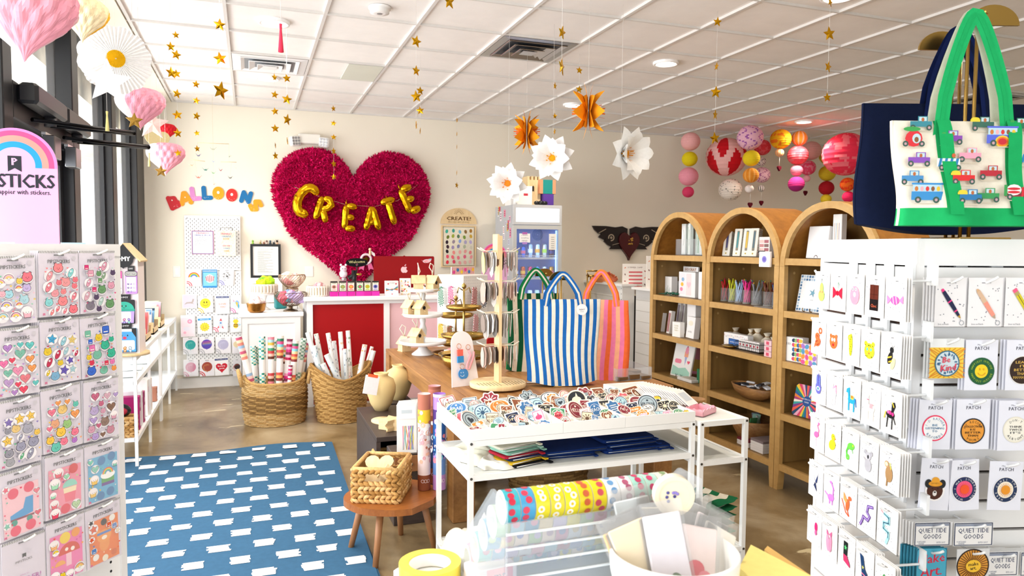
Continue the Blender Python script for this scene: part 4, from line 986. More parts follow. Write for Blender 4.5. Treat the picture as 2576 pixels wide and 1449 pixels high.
def a_rb(b,w,h):
 b.rr(-w*.48,h*.02,w*.48,h*.98,.01,'f7f5f3');b.r(-w*.5,0,w*.5,h*.2,'f3f1f1')
 for i,c in enumerate(['c83a3a','e8a03a','4f9a5a','3a78b8']):b.p([(-w*.48,h*(.3+.05*i)),(0,h*(.42-.03*i)),(w*.46,h*(.34+.09*i)),(w*.46,h*(.40+.09*i)),(0,h*(.47-.03*i)),(-w*.48,h*(.35+.05*i))],c)
 b.e(-w*.3,h*.8,.008,None,'d9576a');b.e(w*.3,h*.8,.008,None,'d9576a');b.heart(0,h*.1,.008,'d9576a');b.t('FUZZY',0,h*.86,.010,'888')if 0 else b.t('STICKERS',0,h*.86,.009,'8a8a8a')
cbox('seed_display','white flared counter display with a rainbow wave','display box',at(985,745,7.14,CT),.05,.13,.05,.145,'f4f2f1',a_rb)
for k,(x,lab)in enumerate([(1020,'white card of fruity confetti art on a tiny wooden easel'),(1060,'white card half hidden behind the topmost birdhouse')]):
 o=cbox('greeting_card',lab,'card',at(x,742,7.18,CT+.012),0,.112,.006,.155,'fafaf8',a_card(['e8a02a','d83a5a','f2d23c','3a2a2a','f08a9a','b8c23a']),'cards on tiny easels',tilt=-.1)
 MB('pale_wood').box(-.04,-.01,-.012,-.03,.02,.006).box(.03,-.01,-.012,.04,.02,.006).build('easel',o)
 # red computer seen from the back
p=at(1017,745,7.42,CT)
t=thing('computer','red desktop computer seen from behind on the tall counter','computer',p,-.03)
b=MB('metal','a8141a');b.ext(rrect(-.315,.0,.315,.385,.015),-.005,.008);b.m='gloss';b.col='8f0d12';pl(MB('paint','8e0a10').ext(rrect(-.315,.0,.315,.385,.015),-.006,.006).build('rear_shell',t),'glossy dark red rear shell')
MB('metal','a8141a').ext([(-.06,0),(.06,0),(.06,.12),(-.06,.12)],.006,.012).build('stand',t);MB('gloss','1a1a1c').ext(rrect(-.30,.02,.30,.37,.008),.0062,.008).build('screen',t)
MB('metal','8a0f14').cyl((-.0,0,.385),(0,0,.392),.01,.006,10).build('camera_bump',t)
b=MB('print','e9c3c9');b.y0=-.0065;o_=[]
for i in range(40):
 a=2*PI*i/40;x_=.036*math.cos(a);z_=.036*math.sin(a)
 if z_>0:z_-=.010*math.exp(-(x_/.010)**2)
 else:z_+=.006*math.exp(-(x_/.010)**2)
 if x_>0:x_-=.016*max(0,1-((z_-.006)/.016)**2)
 o_.append((x_-.0,z_+.245))
b.p(o_,'e9c3c9');b.p([(0,.282),(.004,.292),(.014,.302),(.018,.303),(.017,.293),(.009,.284)],'e9c3c9');b.build('fruit_emblem',t)
b=MB('print');b.y0=-.0065;b.e(.235,.335,.042,.018,'f3e9ee',.1);b.e(.235,.335,.036,.013,'e7a0a8',.1);b.e(.262,.342,.02,.016,'f0b6bc');b.e(.272,.352,.016,.007,'9fc8d8',.3);b.p([(.2,.335),(.175,.347),(.2,.33)],'e7a0a8');b.e(.222,.318,.006,None,'c9808a');b.e(.25,.318,.006,None,'c9808a');b.build('dinosaur_sticker',t)
# toy standing beside it, helium tap with bow, award rosette, peg doll
p=at(866,745,7.45,CT)
t=thing('helium_tank','pink helium tank with a black valve and a toy on its neck','gas tank',p)
MB('paint','ef6fae').lathe([(.0005,0),(.07,.0),(.075,.02),(.075,.08),(.04,.125),(.02,.135)],n=20).build('tank',t);MB('metal','c9c9cc').lathe([(.022,.13),(.028,.15),(.026,.165),(.0005,.17)],n=14).build('neck',t)
pl(MB('plastic','17181b').cyl((.04,0,.16),(.12,0,.20),.022).cyl((.10,0,.06),(.10,0,.24),.02,.028).cyl((.1,0,.03),(.1,0,.06),.006,.018).build('regulator',t),'black regulator valve')
MB('metal','c9a04a').cyl((.12,-.02,.2),(.17,-.02,.2),.012).build('gauge',t)
t=thing('plush_toy','small white and lilac stuffed toy sitting on the tank','toy',(p.x-.01,p.y-.02,CT+.17))
MB('cloth','efe6ef').sphere((0,0,.035),.04,12,8).build('body',t);MB('cloth','f6d9e6').sphere((0,-.01,.085),.034,12,8).build('head',t)
for s in(-1,1):MB('cloth','f6f2f4').sphere((s*.025,-.01,.125),.012,8,6).build('ear',t);MB('gloss','222222').sphere((s*.012,-.042,.088),.005,6,5).build('eye',t)
t=thing('chalk_tag','black speech bubble tag with yellow handwriting above the tank','sign',(p.x+.12,p.y-.05,CT+.24))
b=MB('cloth','141416').ext([(.11*math.cos(a),.045*math.sin(a)+.08)for a in[2*PI*i/20 for i in range(20)]][::-1],-.008,0).build('board',t);b=MB('print');b.y0=-.009;b.t('Welcome',0,.088,.028,'e6de9a',.05,w=.16);b.ring(0,.058,.007,.009,'e88ab0');b.build('lettering',t)
MB('plastic','141416').cyl((0,0,-.02),(0,-.003,.05),.006).build('stem',t)
t=thing('rosette','pink ribbon rosette with a gold star pinned to the heart','rosette',tuple(onY(921,652,8.30)))
MB('cloth','eed6e0').tube([(.055*math.cos(a),0,.055*math.sin(a))for a in[2*PI*i/24 for i in range(24)]],.014,6,loop=True).build('ring',t)
MB('foil','d8b23a').ext(star2(0,0,.042)[::-1],-.012,0).build('star',t)
for s in(-1,1):MB('cloth','e96fa0').ext([(s*.01,-.03),(s*.06,-.05),(s*.085,-.12),(s*.05,-.11),(s*.03,-.13)],-.006,0).build('ribbon_tail',t)
t=thing('peg_doll','little wooden peg doll with wings perched on the red computer','doll',(1.15,7.43,CT+.412))
MB('pale_wood').lathe([(.0005,-.02),(.012,-.02),(.010,.02),(.006,.03)],n=10).sphere((0,0,.042),.014,10,7).build('body',t);MB('plastic','f0ecec').ext([(.01,.03),(.05,.0),(.055,-.04),(.02,-.01)],.006,.009).build('wing',t)
# ================================================================== baskets of wrapping paper
def woven(p,prof,n,th,c1,c2,lab,name,twist=1,sx=1,sy=1,dip=None,rows=None):
 """basket woven in real relief: alternating bumps around horizontal courses"""
 t=thing(name,lab,'basket',p)
 R=[];b=MB('wicker',c1);K=rows or 26
 for i in range(K*3+1):
  u=i/(K*3);rr0,z=prof(u)
  ring=[]
  for k in range(n*2):
   a=2*PI*k/(n*2);off=th*(abs(math.sin(PI*u*K))*(.7+.5*math.cos(n/1.5*a+PI*int(u*K)*twist)))
   zz=z+(dip(a)*u**3 if dip else 0);ring.append(((rr0*sx+off)*math.cos(a),(rr0*sy+off)*math.sin(a),zz))
  R.append(ring)
 cs=random.Random(3)
 bb=[b.pts(r)for r in R];m_=n*2
 for i in range(len(R)-1):
  cc=c2 if callable(c2)is False else c2(i/len(R))
  for k in range(m_):
   j=(k+1)%m_;b.face((bb[i]+k,bb[i]+j,bb[i+1]+j,bb[i+1]+k),True,cc if((k//3+i//3)%3)else c1)
 Ri=[[(x*.93,y*.93,z)for x,y,z in R[-1]],[(x*.9,y*.9,.03)for x,y,z in R[0]]]
 b.rings([R[-1],Ri[0],Ri[1]],smooth=True);k0=b.pts(Ri[1]);b.face(tuple(k0+i for i in range(m_)))
 b.build('weave',t)
 rim=R[-1];MB('wicker',c1).tube([(x,y,z+.004)for x,y,z in rim[::2]],.014,6,loop=True).build('rim',t)
 return t,R
def pr1(u):return(.215+.022*math.sin(u*2.6),.42*u*.86)
def pc1(u):return '8a6a3e' if .3<u<.72 else 'c9a873'
t1,R1=woven((.19,6.60,0),pr1,30,.016,'b8935a',pc1,'round rope basket of striped wrapping paper, left of the two','woven_basket',sx=1.12,sy=.95,dip=lambda a:.05*math.cos(a)**6,rows=24)
for s in(-1,1):MB('wicker','c3a06a').tube([(s*.27,-.09,.34),(s*.29,-.07,.43),(s*.30,0,.47),(s*.29,.07,.43),(s*.27,.09,.34)],.017,7).build('handle',t1)
def pr2(u):return(.20+.045*u-.02*(1-u),.5*u*.80)
t2,R2=woven((.745,6.50,0),pr2,32,.017,'9a7440','c19a5e','tapered seagrass basket of white wrapping paper, right of the two','woven_basket',sx=1.05,sy=.9,dip=lambda a:.125*abs(math.cos(a))**1.6-.02,rows=26)
def roll(bx,by,bz,px,py,r,cols,lab,grp,stripes=26,kind=0):
 """a roll of paper from its foot to the point seen at (px, py)"""
 B=Vector((bx,by,bz));top=onY(px,py,by+.02);d=top-B
 t=thing('wrapping_roll',lab,'wrapping paper',B,0,grp)
 b=MB('gloss');n=14;K=stripes;ax=d.normalized();a=ax.orthogonal().normalized();c=ax.cross(a)
 rings=[b.pts([d*(i/K)+(a*math.cos(2*PI*k/n)+c*math.sin(2*PI*k/n))*r for k in range(n)])for i in range(K+1)]
 q=random.Random(int(px))
 for i in range(K):
  for k in range(n):
   if kind==0:cc=cols[i%len(cols)]
   elif kind==1:cc=cols[(i+k//2)%len(cols)]
   else:cc=cols[0]if q.random()<.93 else cols[1+q.randrange(len(cols)-1)]
   if kind<2 and .55*K<i<.72*K:cc='f2f0ec'
   b.face((rings[i]+k,rings[i]+(k+1)%n,rings[i+1]+(k+1)%n,rings[i+1]+k),True,cc)
 b.build('paper',t)
 e=MB('paper','e9e4da');rr1=[d+(a*math.cos(2*PI*k/n)+c*math.sin(2*PI*k/n))*r for k in range(n)];rr2=[d+(a*math.cos(2*PI*k/n)+c*math.sin(2*PI*k/n))*r*.55 for k in range(n)];rr3=[v-d*.08 for v in rr2]
 e.rings([rr1,rr2,rr3],smooth=False,cap=False);e.build('core',t)
ST=[['c8474a','3f9a72','f0ead8','e3b84a','a8d0dc','e88a9a','6a3a2a','f4c0b0'],['d8564a','f6d9a0','7fc8d8','e0508a','2f7a5a','f4efe2','8a3a3a','f2b26a'],['e0308a','f2a0c4','c8205a','f6d0e0','8a3a5a'],['1f8a7a','e8e6c8','7fc8d0','f3f1e4'],['8fb09a','cfdccf','5f8a74','e6ece2'],['f0c8c0','9ab8d8','e88a7a','f4d9b0','c85a7a']]
g1='striped wrapping paper rolls in the rope basket'
for k,(px,py,bx,by,ci,r,kd,lab)in enumerate([(600,848,.08,6.55,5,.027,0,'long roll of pink and coral plaid wrapping paper leaning out at the far left'),(636,870,.06,6.70,3,.025,1,'short teal checked roll leaning left at the back'),(650,872,.10,6.72,4,.022,1,'dark green plaid roll leaning left behind the teal ones'),(659,846,.09,6.52,3,.028,1,'teal and cream checkerboard roll standing at the front left'),(682,847,.15,6.52,0,.027,0,'roll with red, green and gold stripes, front second'),(692,855,.17,6.66,4,.022,1,'sage gingham roll between the striped ones'),(706,844,.21,6.50,1,.028,0,'tall roll with coral, sky and pink stripes in the middle'),(729,852,.26,6.55,2,.026,0,'hot pink striped roll'),(717,868,.22,6.70,0,.02,0,'brown and red striped roll at the back of the rope basket'),(744,857,.30,6.50,1,.026,0,'roll with yellow, green and sky stripes'),(765,851,.33,6.58,4,.026,1,'sage green gingham roll at the right'),(731,918,.28,6.46,2,.017,0,'short violet and blue striped roll in front'),(772,862,.36,6.66,5,.02,0,'plum striped roll at the far right edge')]):
 roll(bx,by,.04,px,py,r,ST[ci],lab,g1,30 if kd==0 else 44,kd)
g2='white patterned wrapping paper rolls in the seagrass basket'
WC=[['f0f2f2','d8c0a8','c9a0a0'],['f3f3f0','a9b8a0','7a8a7a'],['dfeaee','9fc0cc','8a9ab0'],['f4f2ee','e0a060','d87a8a'],['eceef0','c0c6cc','9aa4b0']]
for k,(px,py,bx,by,ci,r,lab)in enumerate([(774,836,.66,6.55,4,.022,'long plain white roll leaning left out of the seagrass basket'),(795,840,.68,6.62,1,.02,'white roll with teal and red heart print at the back left'),(790,870,.64,6.46,2,.024,'pale blue roll with little prints, front left'),(825,838,.76,6.6,0,.020,'white roll with tiny brown prints, middle left'),(840,858,.77,6.68,4,.020,'grey white roll at the back'),(856,835,.80,6.6,3,.020,'white roll sprinkled with orange, upright'),(875,832,.86,6.58,1,.019,'tallest white roll, upright'),(822,892,.86,6.42,2,.026,'pale blue roll leaning right in front'),(812,915,.78,6.42,4,.024,'white roll low at the front left'),(868,878,.80,6.5,2,.019,'slim pale blue roll in the middle'),(918,867,.84,6.5,3,.022,'roll with pink and yellow floral print leaning right'),(936,872,.86,6.6,3,.016,'slim roll with a hot pink end leaning right'),(940,882,.88,6.52,1,.021,'pale green roll leaning furthest right'),(877,925,.82,6.52,3,.015,'short yellow and grey roll in the middle')]):
 roll(bx,by,.04,px,py,r,WC[ci],lab,g2,40,2)
 # ================================================================== fridge
t=thing('drinks_fridge','tall glass door drinks fridge with a lit sign top','fridge',(3.06,7.60,0))
b=MB('paint','b9bbbd');W=.295
b.box(-W,.03,.2,-W+.025,.62,1.98);b.box(W-.025,.03,.2,W,.62,1.98);b.box(-W,.03,1.98,W,.62,2.02);b.box(-W,.03,0,W,.62,.2);b.box(-W+.025,.59,.2,W-.025,.62,1.98);b.build('cabinet',t)
b=MB('plastic','5598e2');b.box(-W+.025,.56,.2,W-.025,.585,1.80);b.box(-W+.025,.05,.2,-W+.03,.56,1.8);b.box(W-.03,.05,.2,W-.025,.56,1.8);b.box(-W+.025,.05,1.78,W-.025,.56,1.82);b.set('plastic','6fa6e6').box(-W+.04,.54,1.6,W-.04,.558,1.78)
for k in range(5):b.ring(0,1.69,.012+.012*k,.016+.012*k,'3c5a90')
b.build('liner',t)
b=MB('lightbox').box(-W+.03,.0,1.83,W-.03,.03,1.99);b.build('sign_panel',t);b=MB('paint','c6c8ca')
for x0,z0,x1,z1 in((-W,1.83,-W+.03,1.99),(W-.03,1.83,W,1.99),(-W,1.99,W,2.025),(-W,1.8,W,1.83)):b.box(x0,-.005,z0,x1,.035,z1)
b.build('sign_frame',t)
b=MB('paint','c2c4c2')
for x0,z0,x1,z1 in((-W,.24,-W+.04,1.75),(W-.04,.24,W,1.75),(-W,1.75,W,1.795),(-W,.2,W,.24)):b.box(x0,-.01,z0,x1,.03,z1)
o=b.build('door',t);MB('clear').box(-W+.04,.005,.24,W-.04,.01,1.75).build('door_glass',o)
for x_ in(-W+.05,W-.05):MB('led').box(x_-.006,.035,.3,x_+.006,.045,1.74).build('light_strip',t)
l=bpy.data.lights.new('fridge_lamp','AREA');l.shape='RECTANGLE';l.size=.4;l.size_y=1.2;l.energy=2.2;l.color=(.2,.5,1)
lo=bpy.data.objects.new('fridge_lamp',l);C.objects.link(lo);lo.location=(3.06,7.66,1.1);lo.rotation_euler=(math.radians(90),0,0)
for q,z in enumerate((1.43,1.20,.93,.66,.4)):
 s_=MB('plastic','e9f2fa');s_.box(-W+.03,.06,z-.012,W-.03,.5,z);s_.box(-W+.03,.05,z-.02,W-.03,.055,z-.014);s_.box(-W+.03,.05,z+.02,W-.03,.055,z+.026)
 for k in range(28):x_=-W+.035+k*.0194;s_.box(x_,.05,z-.02,x_+.003,.055,z+.026)
 s_.build('shelf',t)
CN=[['2a4fa0','3c66b8','b9c2cc','dfe2e6','d8c8b0','5a1f2c'],['c9a82a','d0502a','c8205a','2f8ac0','d9dde2','d8903a'],['a9c8b0','9ac8dc','e6e2da','c9d8c8','e6d2c4','b9d6e2'],['6fb0c0','2a3a5a','b84a4a','9ac0d0','6a9a8a','3a5a9a']]
for q,z in enumerate((1.43,1.20,.93,.66)):
 for k in range(6):
  b=MB('metal' if q<2 else 'gloss',CN[q][k]);h_=.155 if q==0 and k in(2,3,4)else .125;r_=.028
  b.lathe([(.0005,0),(r_*.8,0),(r_,.008),(r_,h_-.015),(r_*.82,h_),(.0005,h_-.003)],n=16)
  b.set('print',['e6d23a','d8506a','f2f2f2','f0a02a','a9c83a','3a3a7a'][(k+q*2)%6]).lathe([(r_+.0006,h_*.35),(r_+.0006,h_*.62)],n=16)
  tag(b.build('drink_can',None,(3.06-.225+.088*k,7.70,z+.001)),['blue','second','third','fourth','fifth','rightmost'][k]+' '+['can on the top fridge shelf','can on the second fridge shelf','carton on the third fridge shelf','can on the lowest visible fridge shelf'][q]+(', leftmost' if k==0 else ', counted from the left' if k<5 else ''),'can','cans on shelves of the fridge')
def a_note(b,w,h):b.r(-w/2,0,w/2,h,'f6f6f4');b.t('I WANT',0,h*.8,.014,'111111',w=w*.6);b.t('everything',0,h*.5,.014,'111111',w=w*.7);b.t('PIPED',0,h*.2,.013,'111111',w=w*.5);b.r(-.03,h-.01,.03,h+.015,'b86ab0');b.r(-.03,-.02,.03,.005,'b890d8')
b=MB('print','f6f6f4');b.box(-.065,-.002,0,.065,0,.10);b.y0=-.0025;a_note(b,.13,.1);tag(b.build('taped_note',None,(2.90,7.588,1.60)),'handwritten note taped with purple tape to the fridge door','note')
b=MB('print','f3f1ea');b.box(-.045,-.002,0,.045,0,.18);b.y0=-.0025
for i in range(6):b.r(-.02,.14-.024*i,.02,.145-.024*i,'8a8a86')
tag(b.build('price_list',None,(3.24,7.588,1.52)),'narrow white price list on the right of the fridge door','price list')
q_=random.Random(21)
b=MB('print')
for k in range(26):
 y_,z_=q_.uniform(.05,.55),1.2+.03*k%.8+q_.uniform(0,.03);w_,h_=q_.uniform(.03,.06),q_.uniform(.05,.11);c_=['f2e6ea','e88aa8','f6f4f0','e2c24a','d84a5a','c9d8e6','f0b8c8'][k%7]
 n_=b.pts([(-.0006-k*.00005,y_+w_,z_),(-.0006-k*.00005,y_,z_),(-.0006-k*.00005,y_,z_+h_),(-.0006-k*.00005,y_+w_,z_+h_)]);b.face((n_,n_+1,n_+2,n_+3),False,c_)
 for i in range(3):
  n_=b.pts([(-.002-k*.00005,y_+w_*.8,z_+h_*(.2+.25*i)),(-.002-k*.00005,y_+w_*.2,z_+h_*(.2+.25*i)),(-.002-k*.00005,y_+w_*.2,z_+h_*(.32+.25*i)),(-.002-k*.00005,y_+w_*.8,z_+h_*(.32+.25*i))]);b.face((n_,n_+1,n_+2,n_+3),False,['8a4a6a','b03a4a','5a6a8a'][k%3])
pl(b.build('sticker_collage',t,(-W,0,0)),'stickers covering the side of the fridge')['kind']='stuff'
# things on top of the fridge
t=thing('toy_castle','cardboard and wood toy castle on top of the fridge','toy castle',(3.10,7.85,2.02))
b=MB('pale_wood');b.box(-.10,-.08,0,.06,.1,.30);
for k in range(4):b.box(-.10+.045*k,-.08,.30,-.075+.045*k,.1,.34)
b.build('tower',t);MB('plastic','3a3026').ext([(-.045,.17),(-.02,.17),(-.02,.22),(-.0325,.235),(-.045,.22)],-.084,-.079).build('window',t)
cbox('carton','white cardboard carton on top of the fridge behind the white flowers','carton',(2.90,7.8,2.02),0,.26,.2,.22,'f2f0ec',lambda b,w,h:b.r(w*.1,h*.5,w*.3,h*.62,'c83a4a'))
cbox('cardboard_box','teal and violet stacked paper boxes on the fridge beside the castle','box',(3.24,7.78,2.02),0,.13,.12,.14,'5b3a9a',None)
cbox('cardboard_box','teal paper box with peach sides stacked above the violet one','box',(3.23,7.78,2.162),0,.20,.12,.16,'e39a72',lambda b,w,h:b.r(-w*.3,0,w*.3,h,'1f8f8a'))
t=thing('ornament','black ribbon ornament lying on the front edge of the fridge','ornament',(3.12,7.66,2.02));b=MB('plastic','1e1e20').sphere((0,0,.03),.03,10,7).build('knot',t)
for s in(-1,1):MB('plastic','1e1e20').sphere((s*.05,0,.03),.035,10,7,sz=.7,sy=.5).build('loop',t)
t=thing('bottle','small white bottle with black cap at the left of the fridge top','bottle',(2.81,7.66,2.02));MB('plastic','f0f0ee').cyl((0,0,0),(0,0,.09),.022).build('body',t);MB('plastic','202020').cyl((0,0,.09),(0,0,.11),.02).build('cap',t)
# ================================================================== right half of the back of the shop
m=MB('paint','e9e7e2').box(4.1,7.62,0,4.2,WY,1.10).box(4.12,5.6,0,4.2,7.22,1.08);m.set('paint','f3f2ee').box(4.07,7.45,0,4.23,7.62,1.1)
for z in[.12+.12*i for i in range(8)]:
 m.set('paint','c9c5bc').box(4.098,7.62,z,4.1,WY,z+.006);m.box(4.118,5.6,z,4.12,7.22,z+.006)
m.set('paint','f6f5f2').box(4.05,7.43,1.1,4.25,WY,1.125).box(4.07,5.58,1.08,4.25,7.24,1.105)
o=m.build('trim_20');struct(o)
for k in range(16):MB('black_frame').cyl((4.065,7.47,.1+.065*k),(4.072,7.47,.1+.065*k),.004,n=6).build('nail',o)
tag(MB('paper','a9804e').bbox(-.15,-.15,0,.15,.15,.3,.004).build('moving_box',None,(4.45,7.4,.642)),'brown cardboard box seen through the gap of the half wall','box')
tag(MB('plastic','e4ebe9').lathe([(.0005,0),(.12,0),(.14,.58),(.145,.6),(.135,.6),(.115,.02),(.0005,.02)],n=24).build('waste_bin',None,(4.4,7.4,0)),'tall white round bin in the gap of the half wall','bin')
tag(MB('black_frame').box(-.15,-.17,.95,.15,.17,.98).box(-.15,-.17,.62,.15,.17,.64).box(-.17,-.17,0,-.15,.17,.98).box(.15,-.17,0,.17,.17,.98).build('shelf_rack',None,(4.45,7.4,0)),'black shelf rack in the gap behind the half wall','rack')
def a_menu(b,w,h,k=0):
 b.r(-w*.48,0,w*.48,h,'f3ede6');b.t('SUMMER CAMP' if not k else 'CAMP',0,h*.88,.018,'6a3a3a',w=w*.6)
 for i in range(5):b.rr(-w*.25,h*(.7-.12*i),w*.3,h*(.75-.12*i),.006,'d9656a')
 for i in range(8):b.e((-.4 if i%2 else .4)*w,h*(.1+.11*i),.012,.006,['a8504a','e89a7a','6a3a3a'][i%3],i)
for k,(x,lab)in enumerate(((1572,'cream menu sign with red bars on the half wall, left of the pair'),(1611,'cream menu sign with red bars beside the gap, right of the pair'))):
 q=onX(x,725,4.15);cbox('menu_sign',lab,'sign',(4.28+.05*k,q.y-.1*k,1.0),-.25,.30,.012,.46 if k else .36,'f3ede6',(lambda b,w,h:a_menu(b,w,h,1))if k else a_menu,'menu signs')
q=onX(1523,703,4.15)
t=thing('paper_flower','large coral paper rose lying on top of the half wall','paper flower',(4.15,q.y,1.125))
for k in range(26):
 a=k*2.4;R=.03+.0045*k;b=MB('paper',['f2a06a','f4b78a','e96a7a','f08a6a','e6c08a'][k%5])
 b.grid(lambda u,v:((R+.03*v)*math.cos(a+(u-.5)*1.2),(R+.03*v)*math.sin(a+(u-.5)*1.2)-0,.10-.0030*k+.06*v*(1-(u-.5)**2*2)-.03),4,3);b.build('petal',t)
 # winged heart
t=thing('winged_heart','dark red wooden heart with black scrolled wings on the back wall','wall decoration',tuple(onY(1580,608,WY-.01)))
t.location.y=WY
for s in(-1,1):
 P=[(.02,.17),(.10,.20),(.2,.185),(.34,.20),(.53,.20),(.50,.15),(.44,.10),(.40,.10),(.44,.055),(.36,.02),(.33,.06),(.36,.0),(.30,-.05),(.25,-.07),(.28,-.10),(.22,-.10),(.10,-.10),(.03,-.09)]
 b=MB('gloss','1d0f11').ext([(s*x,z)for x,z in(P if s<0 else P[::-1])],-.03,0);b.y0=-.031
 b.ring(s*.26,.05,.032,.046,'b7a992',-100,200,16);b.ring(s*.26,.05,.004,.016,'b7a992');b.ln([(s*.34,.16),(s*.44,.11)],.008,'b7a992');b.ln([(s*.14,-.02),(s*.24,-.045)],.006,'b7a992');b.build('wing',t)
b=MB('gloss','4a0b12');H_=[(x,z*1.32-.03)for x,z in heart2(0,0,.155,28)]
b.rings([[(x*k,y,z*k)for x,z in H_]for k,y in((1,0),(1,-.05),(.93,-.065),(.01,-.07))],smooth=False);b.build('heart',t)
b=MB('foil','c9a052');q_=random.Random(4)
for i in range(14):b.sphere((q_.uniform(-.035,.035),-.072,q_.uniform(-.04,.06)),q_.uniform(.008,.016),7,5,sy=.5)
o=b.build('gilded_emblem',t)
# painting with plaque
q=onY(1154,610,WY)
t=thing('painting','framed canvas of colour dabs under an arched wooden plaque','painting',(2.37,WY,1.30))
b=MB('pale_wood')
for x0,z0,x1,z1 in((-.215,0,-.2,.5),(.2,0,.215,.5),(-.2,0,.2,.014),(-.2,.486,.2,.5)):b.box(x0,-.03,z0,x1,0,z1)
b.build('frame',t);b=MB('cloth','e9e2cc');b.box(-.19,-.022,.022,.19,-.004,.478);b.set('print');b.y0=-.0225
DB='a8762a 8a6a3a 7ab8d0 3a9a8a 3fb09a|d0a83a 7a9a3a 5a7a5a 9aa83a 6a7a2a|c0b0d8 b0a8c8 8fa8e0 9a8a98 2a1a2a|d9d2bc b9c0a0 8a8ab0 a090b8 3a2030|f08a8a e8a09a f4b0a8 f0908a 1f1a20|f2a0a0 e86a8a f07a8a f06a7a e8506a|f0c0b8 f4b8b0 f2a8a8 e84a6a e83a4a'.split('|')
for i,r_ in enumerate(DB):
 for j,c in enumerate(r_.split()):b.e(.15-.073*j+.01*math.sin(i*3+j),.43-.062*i+.008*math.cos(j*2+i),.018,.024,c,.3*math.sin(i+j),10)
b.build('canvas',t)
b=MB('pale_wood').ext([(.225*math.cos(a),.52+.19*math.sin(a))for a in[PI*i/24 for i in range(25)]][::-1],-.02,0);b.set('print');b.y0=-.021;b.t('CREATE!',0,.585,.045,'6a4a26',w=.3,bold=.003);b.t('PROCESS ART STUDIO',0,.542,.014,'4a3418',w=.26)
b.ring(0,.635,.028,.033,'8a6434',0,180)
for i in range(9):a=PI*(i+.5)/9;b.ln([(.042*math.cos(a),.635+.042*math.sin(a)),(.062*math.cos(a),.635+.058*math.sin(a))],.004,'8a6434')
b.build('plaque',t)
# rainbow logo sign (used twice: on the back counter and behind the left rack)
def rainbow(name,lab,loc,rz,W,txt,H,sub=None,tx=0):
 t=thing(name,lab,'sign',loc,rz,None)
 k=W/2;z0=H-k;b=MB('print','d9a3cc');b.ext([(-k,0),(k,0)]+[(k*math.cos(PI*i/28),z0+k*math.sin(PI*i/28))for i in range(29)],0,.008);b.build('board',t)
 b=MB('print');b.y0=-.0005
 b.p([(-k,0),(k,0),(k,z0),(-k,z0)],'dba9d0')
 for r0,r1,c in((.93,1,'d987c4'),(.80,.93,'f04e86'),(.64,.80,'f29488'),(.48,.64,'1f95cf'),(0,.48,'dba9d0')):b.ring(0,z0,k*r0,k*r1,c,0,180,36)
 for r0,r1,c in((.93,1,'d987c4'),(.80,.93,'f04e86'),(.64,.80,'f29488'),(.48,.64,'1f95cf')):
  for s in(-1,1):b.r(min(s*k*r0,s*k*r1),z0-k*.06,max(s*k*r0,s*k*r1),z0,c)
 f=k*.16;cz=z0+k*.04;b.p([(-f,cz-f*1.35),(0,cz-f*.75),(f,cz-f*1.35),(f,cz+f*1.3),(-f,cz+f*1.3)],'23262e')
 b.t('P',0,cz+f*.35,f*1.25,'dba9d0',bold=f*.08);b.t(txt,tx,z0-k*.42,k*.38,'23262e',w=k*1.84,bold=k*.016)
 if sub:b.t(sub,0,z0-k*.74,k*.13,'3a3a44',w=k*1.66,bold=k*.003)
 b.build('print',t);return t
p=onY(43,600,3.05)
o=onY(43,322,3.05);wd=onY(146,480,3.05).x-p.x
t=rainbow('rainbow_sign','large pink rainbow sign with black lettering behind the sticker rack',(p.x,3.05,0.02),.0,wd*2,'PIPSTICKS',o.z-.02,'Life is happier with stickers.')
p=onY(1244,700,7.3);o=onY(1244,612,7.3)
rainbow('rainbow_sign','small pink rainbow sign on the counter behind the earring stand',(p.x,7.3,CT),.0,.285,'PIPSTICKS',o.z-CT)
# bracelet display on the counter side
p=onY(1158,880,6.62);p=Vector((1.90,6.62,0))
t=thing('bracelet_display','white perforated display tower hung with striped cord bracelets','display stand',p,PI/4-.25)
b=MB('paint','f4f4f2').bbox(-.17,-.17,.02,.17,.17,1.285,.004);b.build('body',t);MB('paint','dddddb').cyl((0,0,0),(0,0,.02),.16,n=28).build('base',t)
b=MB('paint','b9bcc0')
for f_ in range(2):
 b.M=Matrix.Rotation(-PI/2*f_,4,'Z')
 for i in range(13):
  for z in[.62+.028*k for k in range(24)]:b.y0=-.171;b.lay=0;b.p([(-.156+.026*i-.0025,z-.0025),(-.156+.026*i+.0025,z-.0025),(-.156+.026*i+.0025,z+.0025),(-.156+.026*i-.0025,z+.0025)],'a9acb0',-.1712)
b.build('perforations',t)['kind']='stuff'
b=MB('print','f0e2da');b.box(-.16,-.01,1.285,.16,0,1.36);b.y0=-.011
for i in range(24):b.r(-.155+.013*i,1.29,-.149+.013*i,1.355,'e88a5a' if i%2 else 'e07ab0')
for i,c in enumerate(['e0409a','3a7ac0','f2d23c','e8409a','3a7ac0','f2c23c']):b.e(-.13+.052*i,1.31+.02*(i%2),.017,None,c)
b.build('header',t)
rzt=PI/4-.25
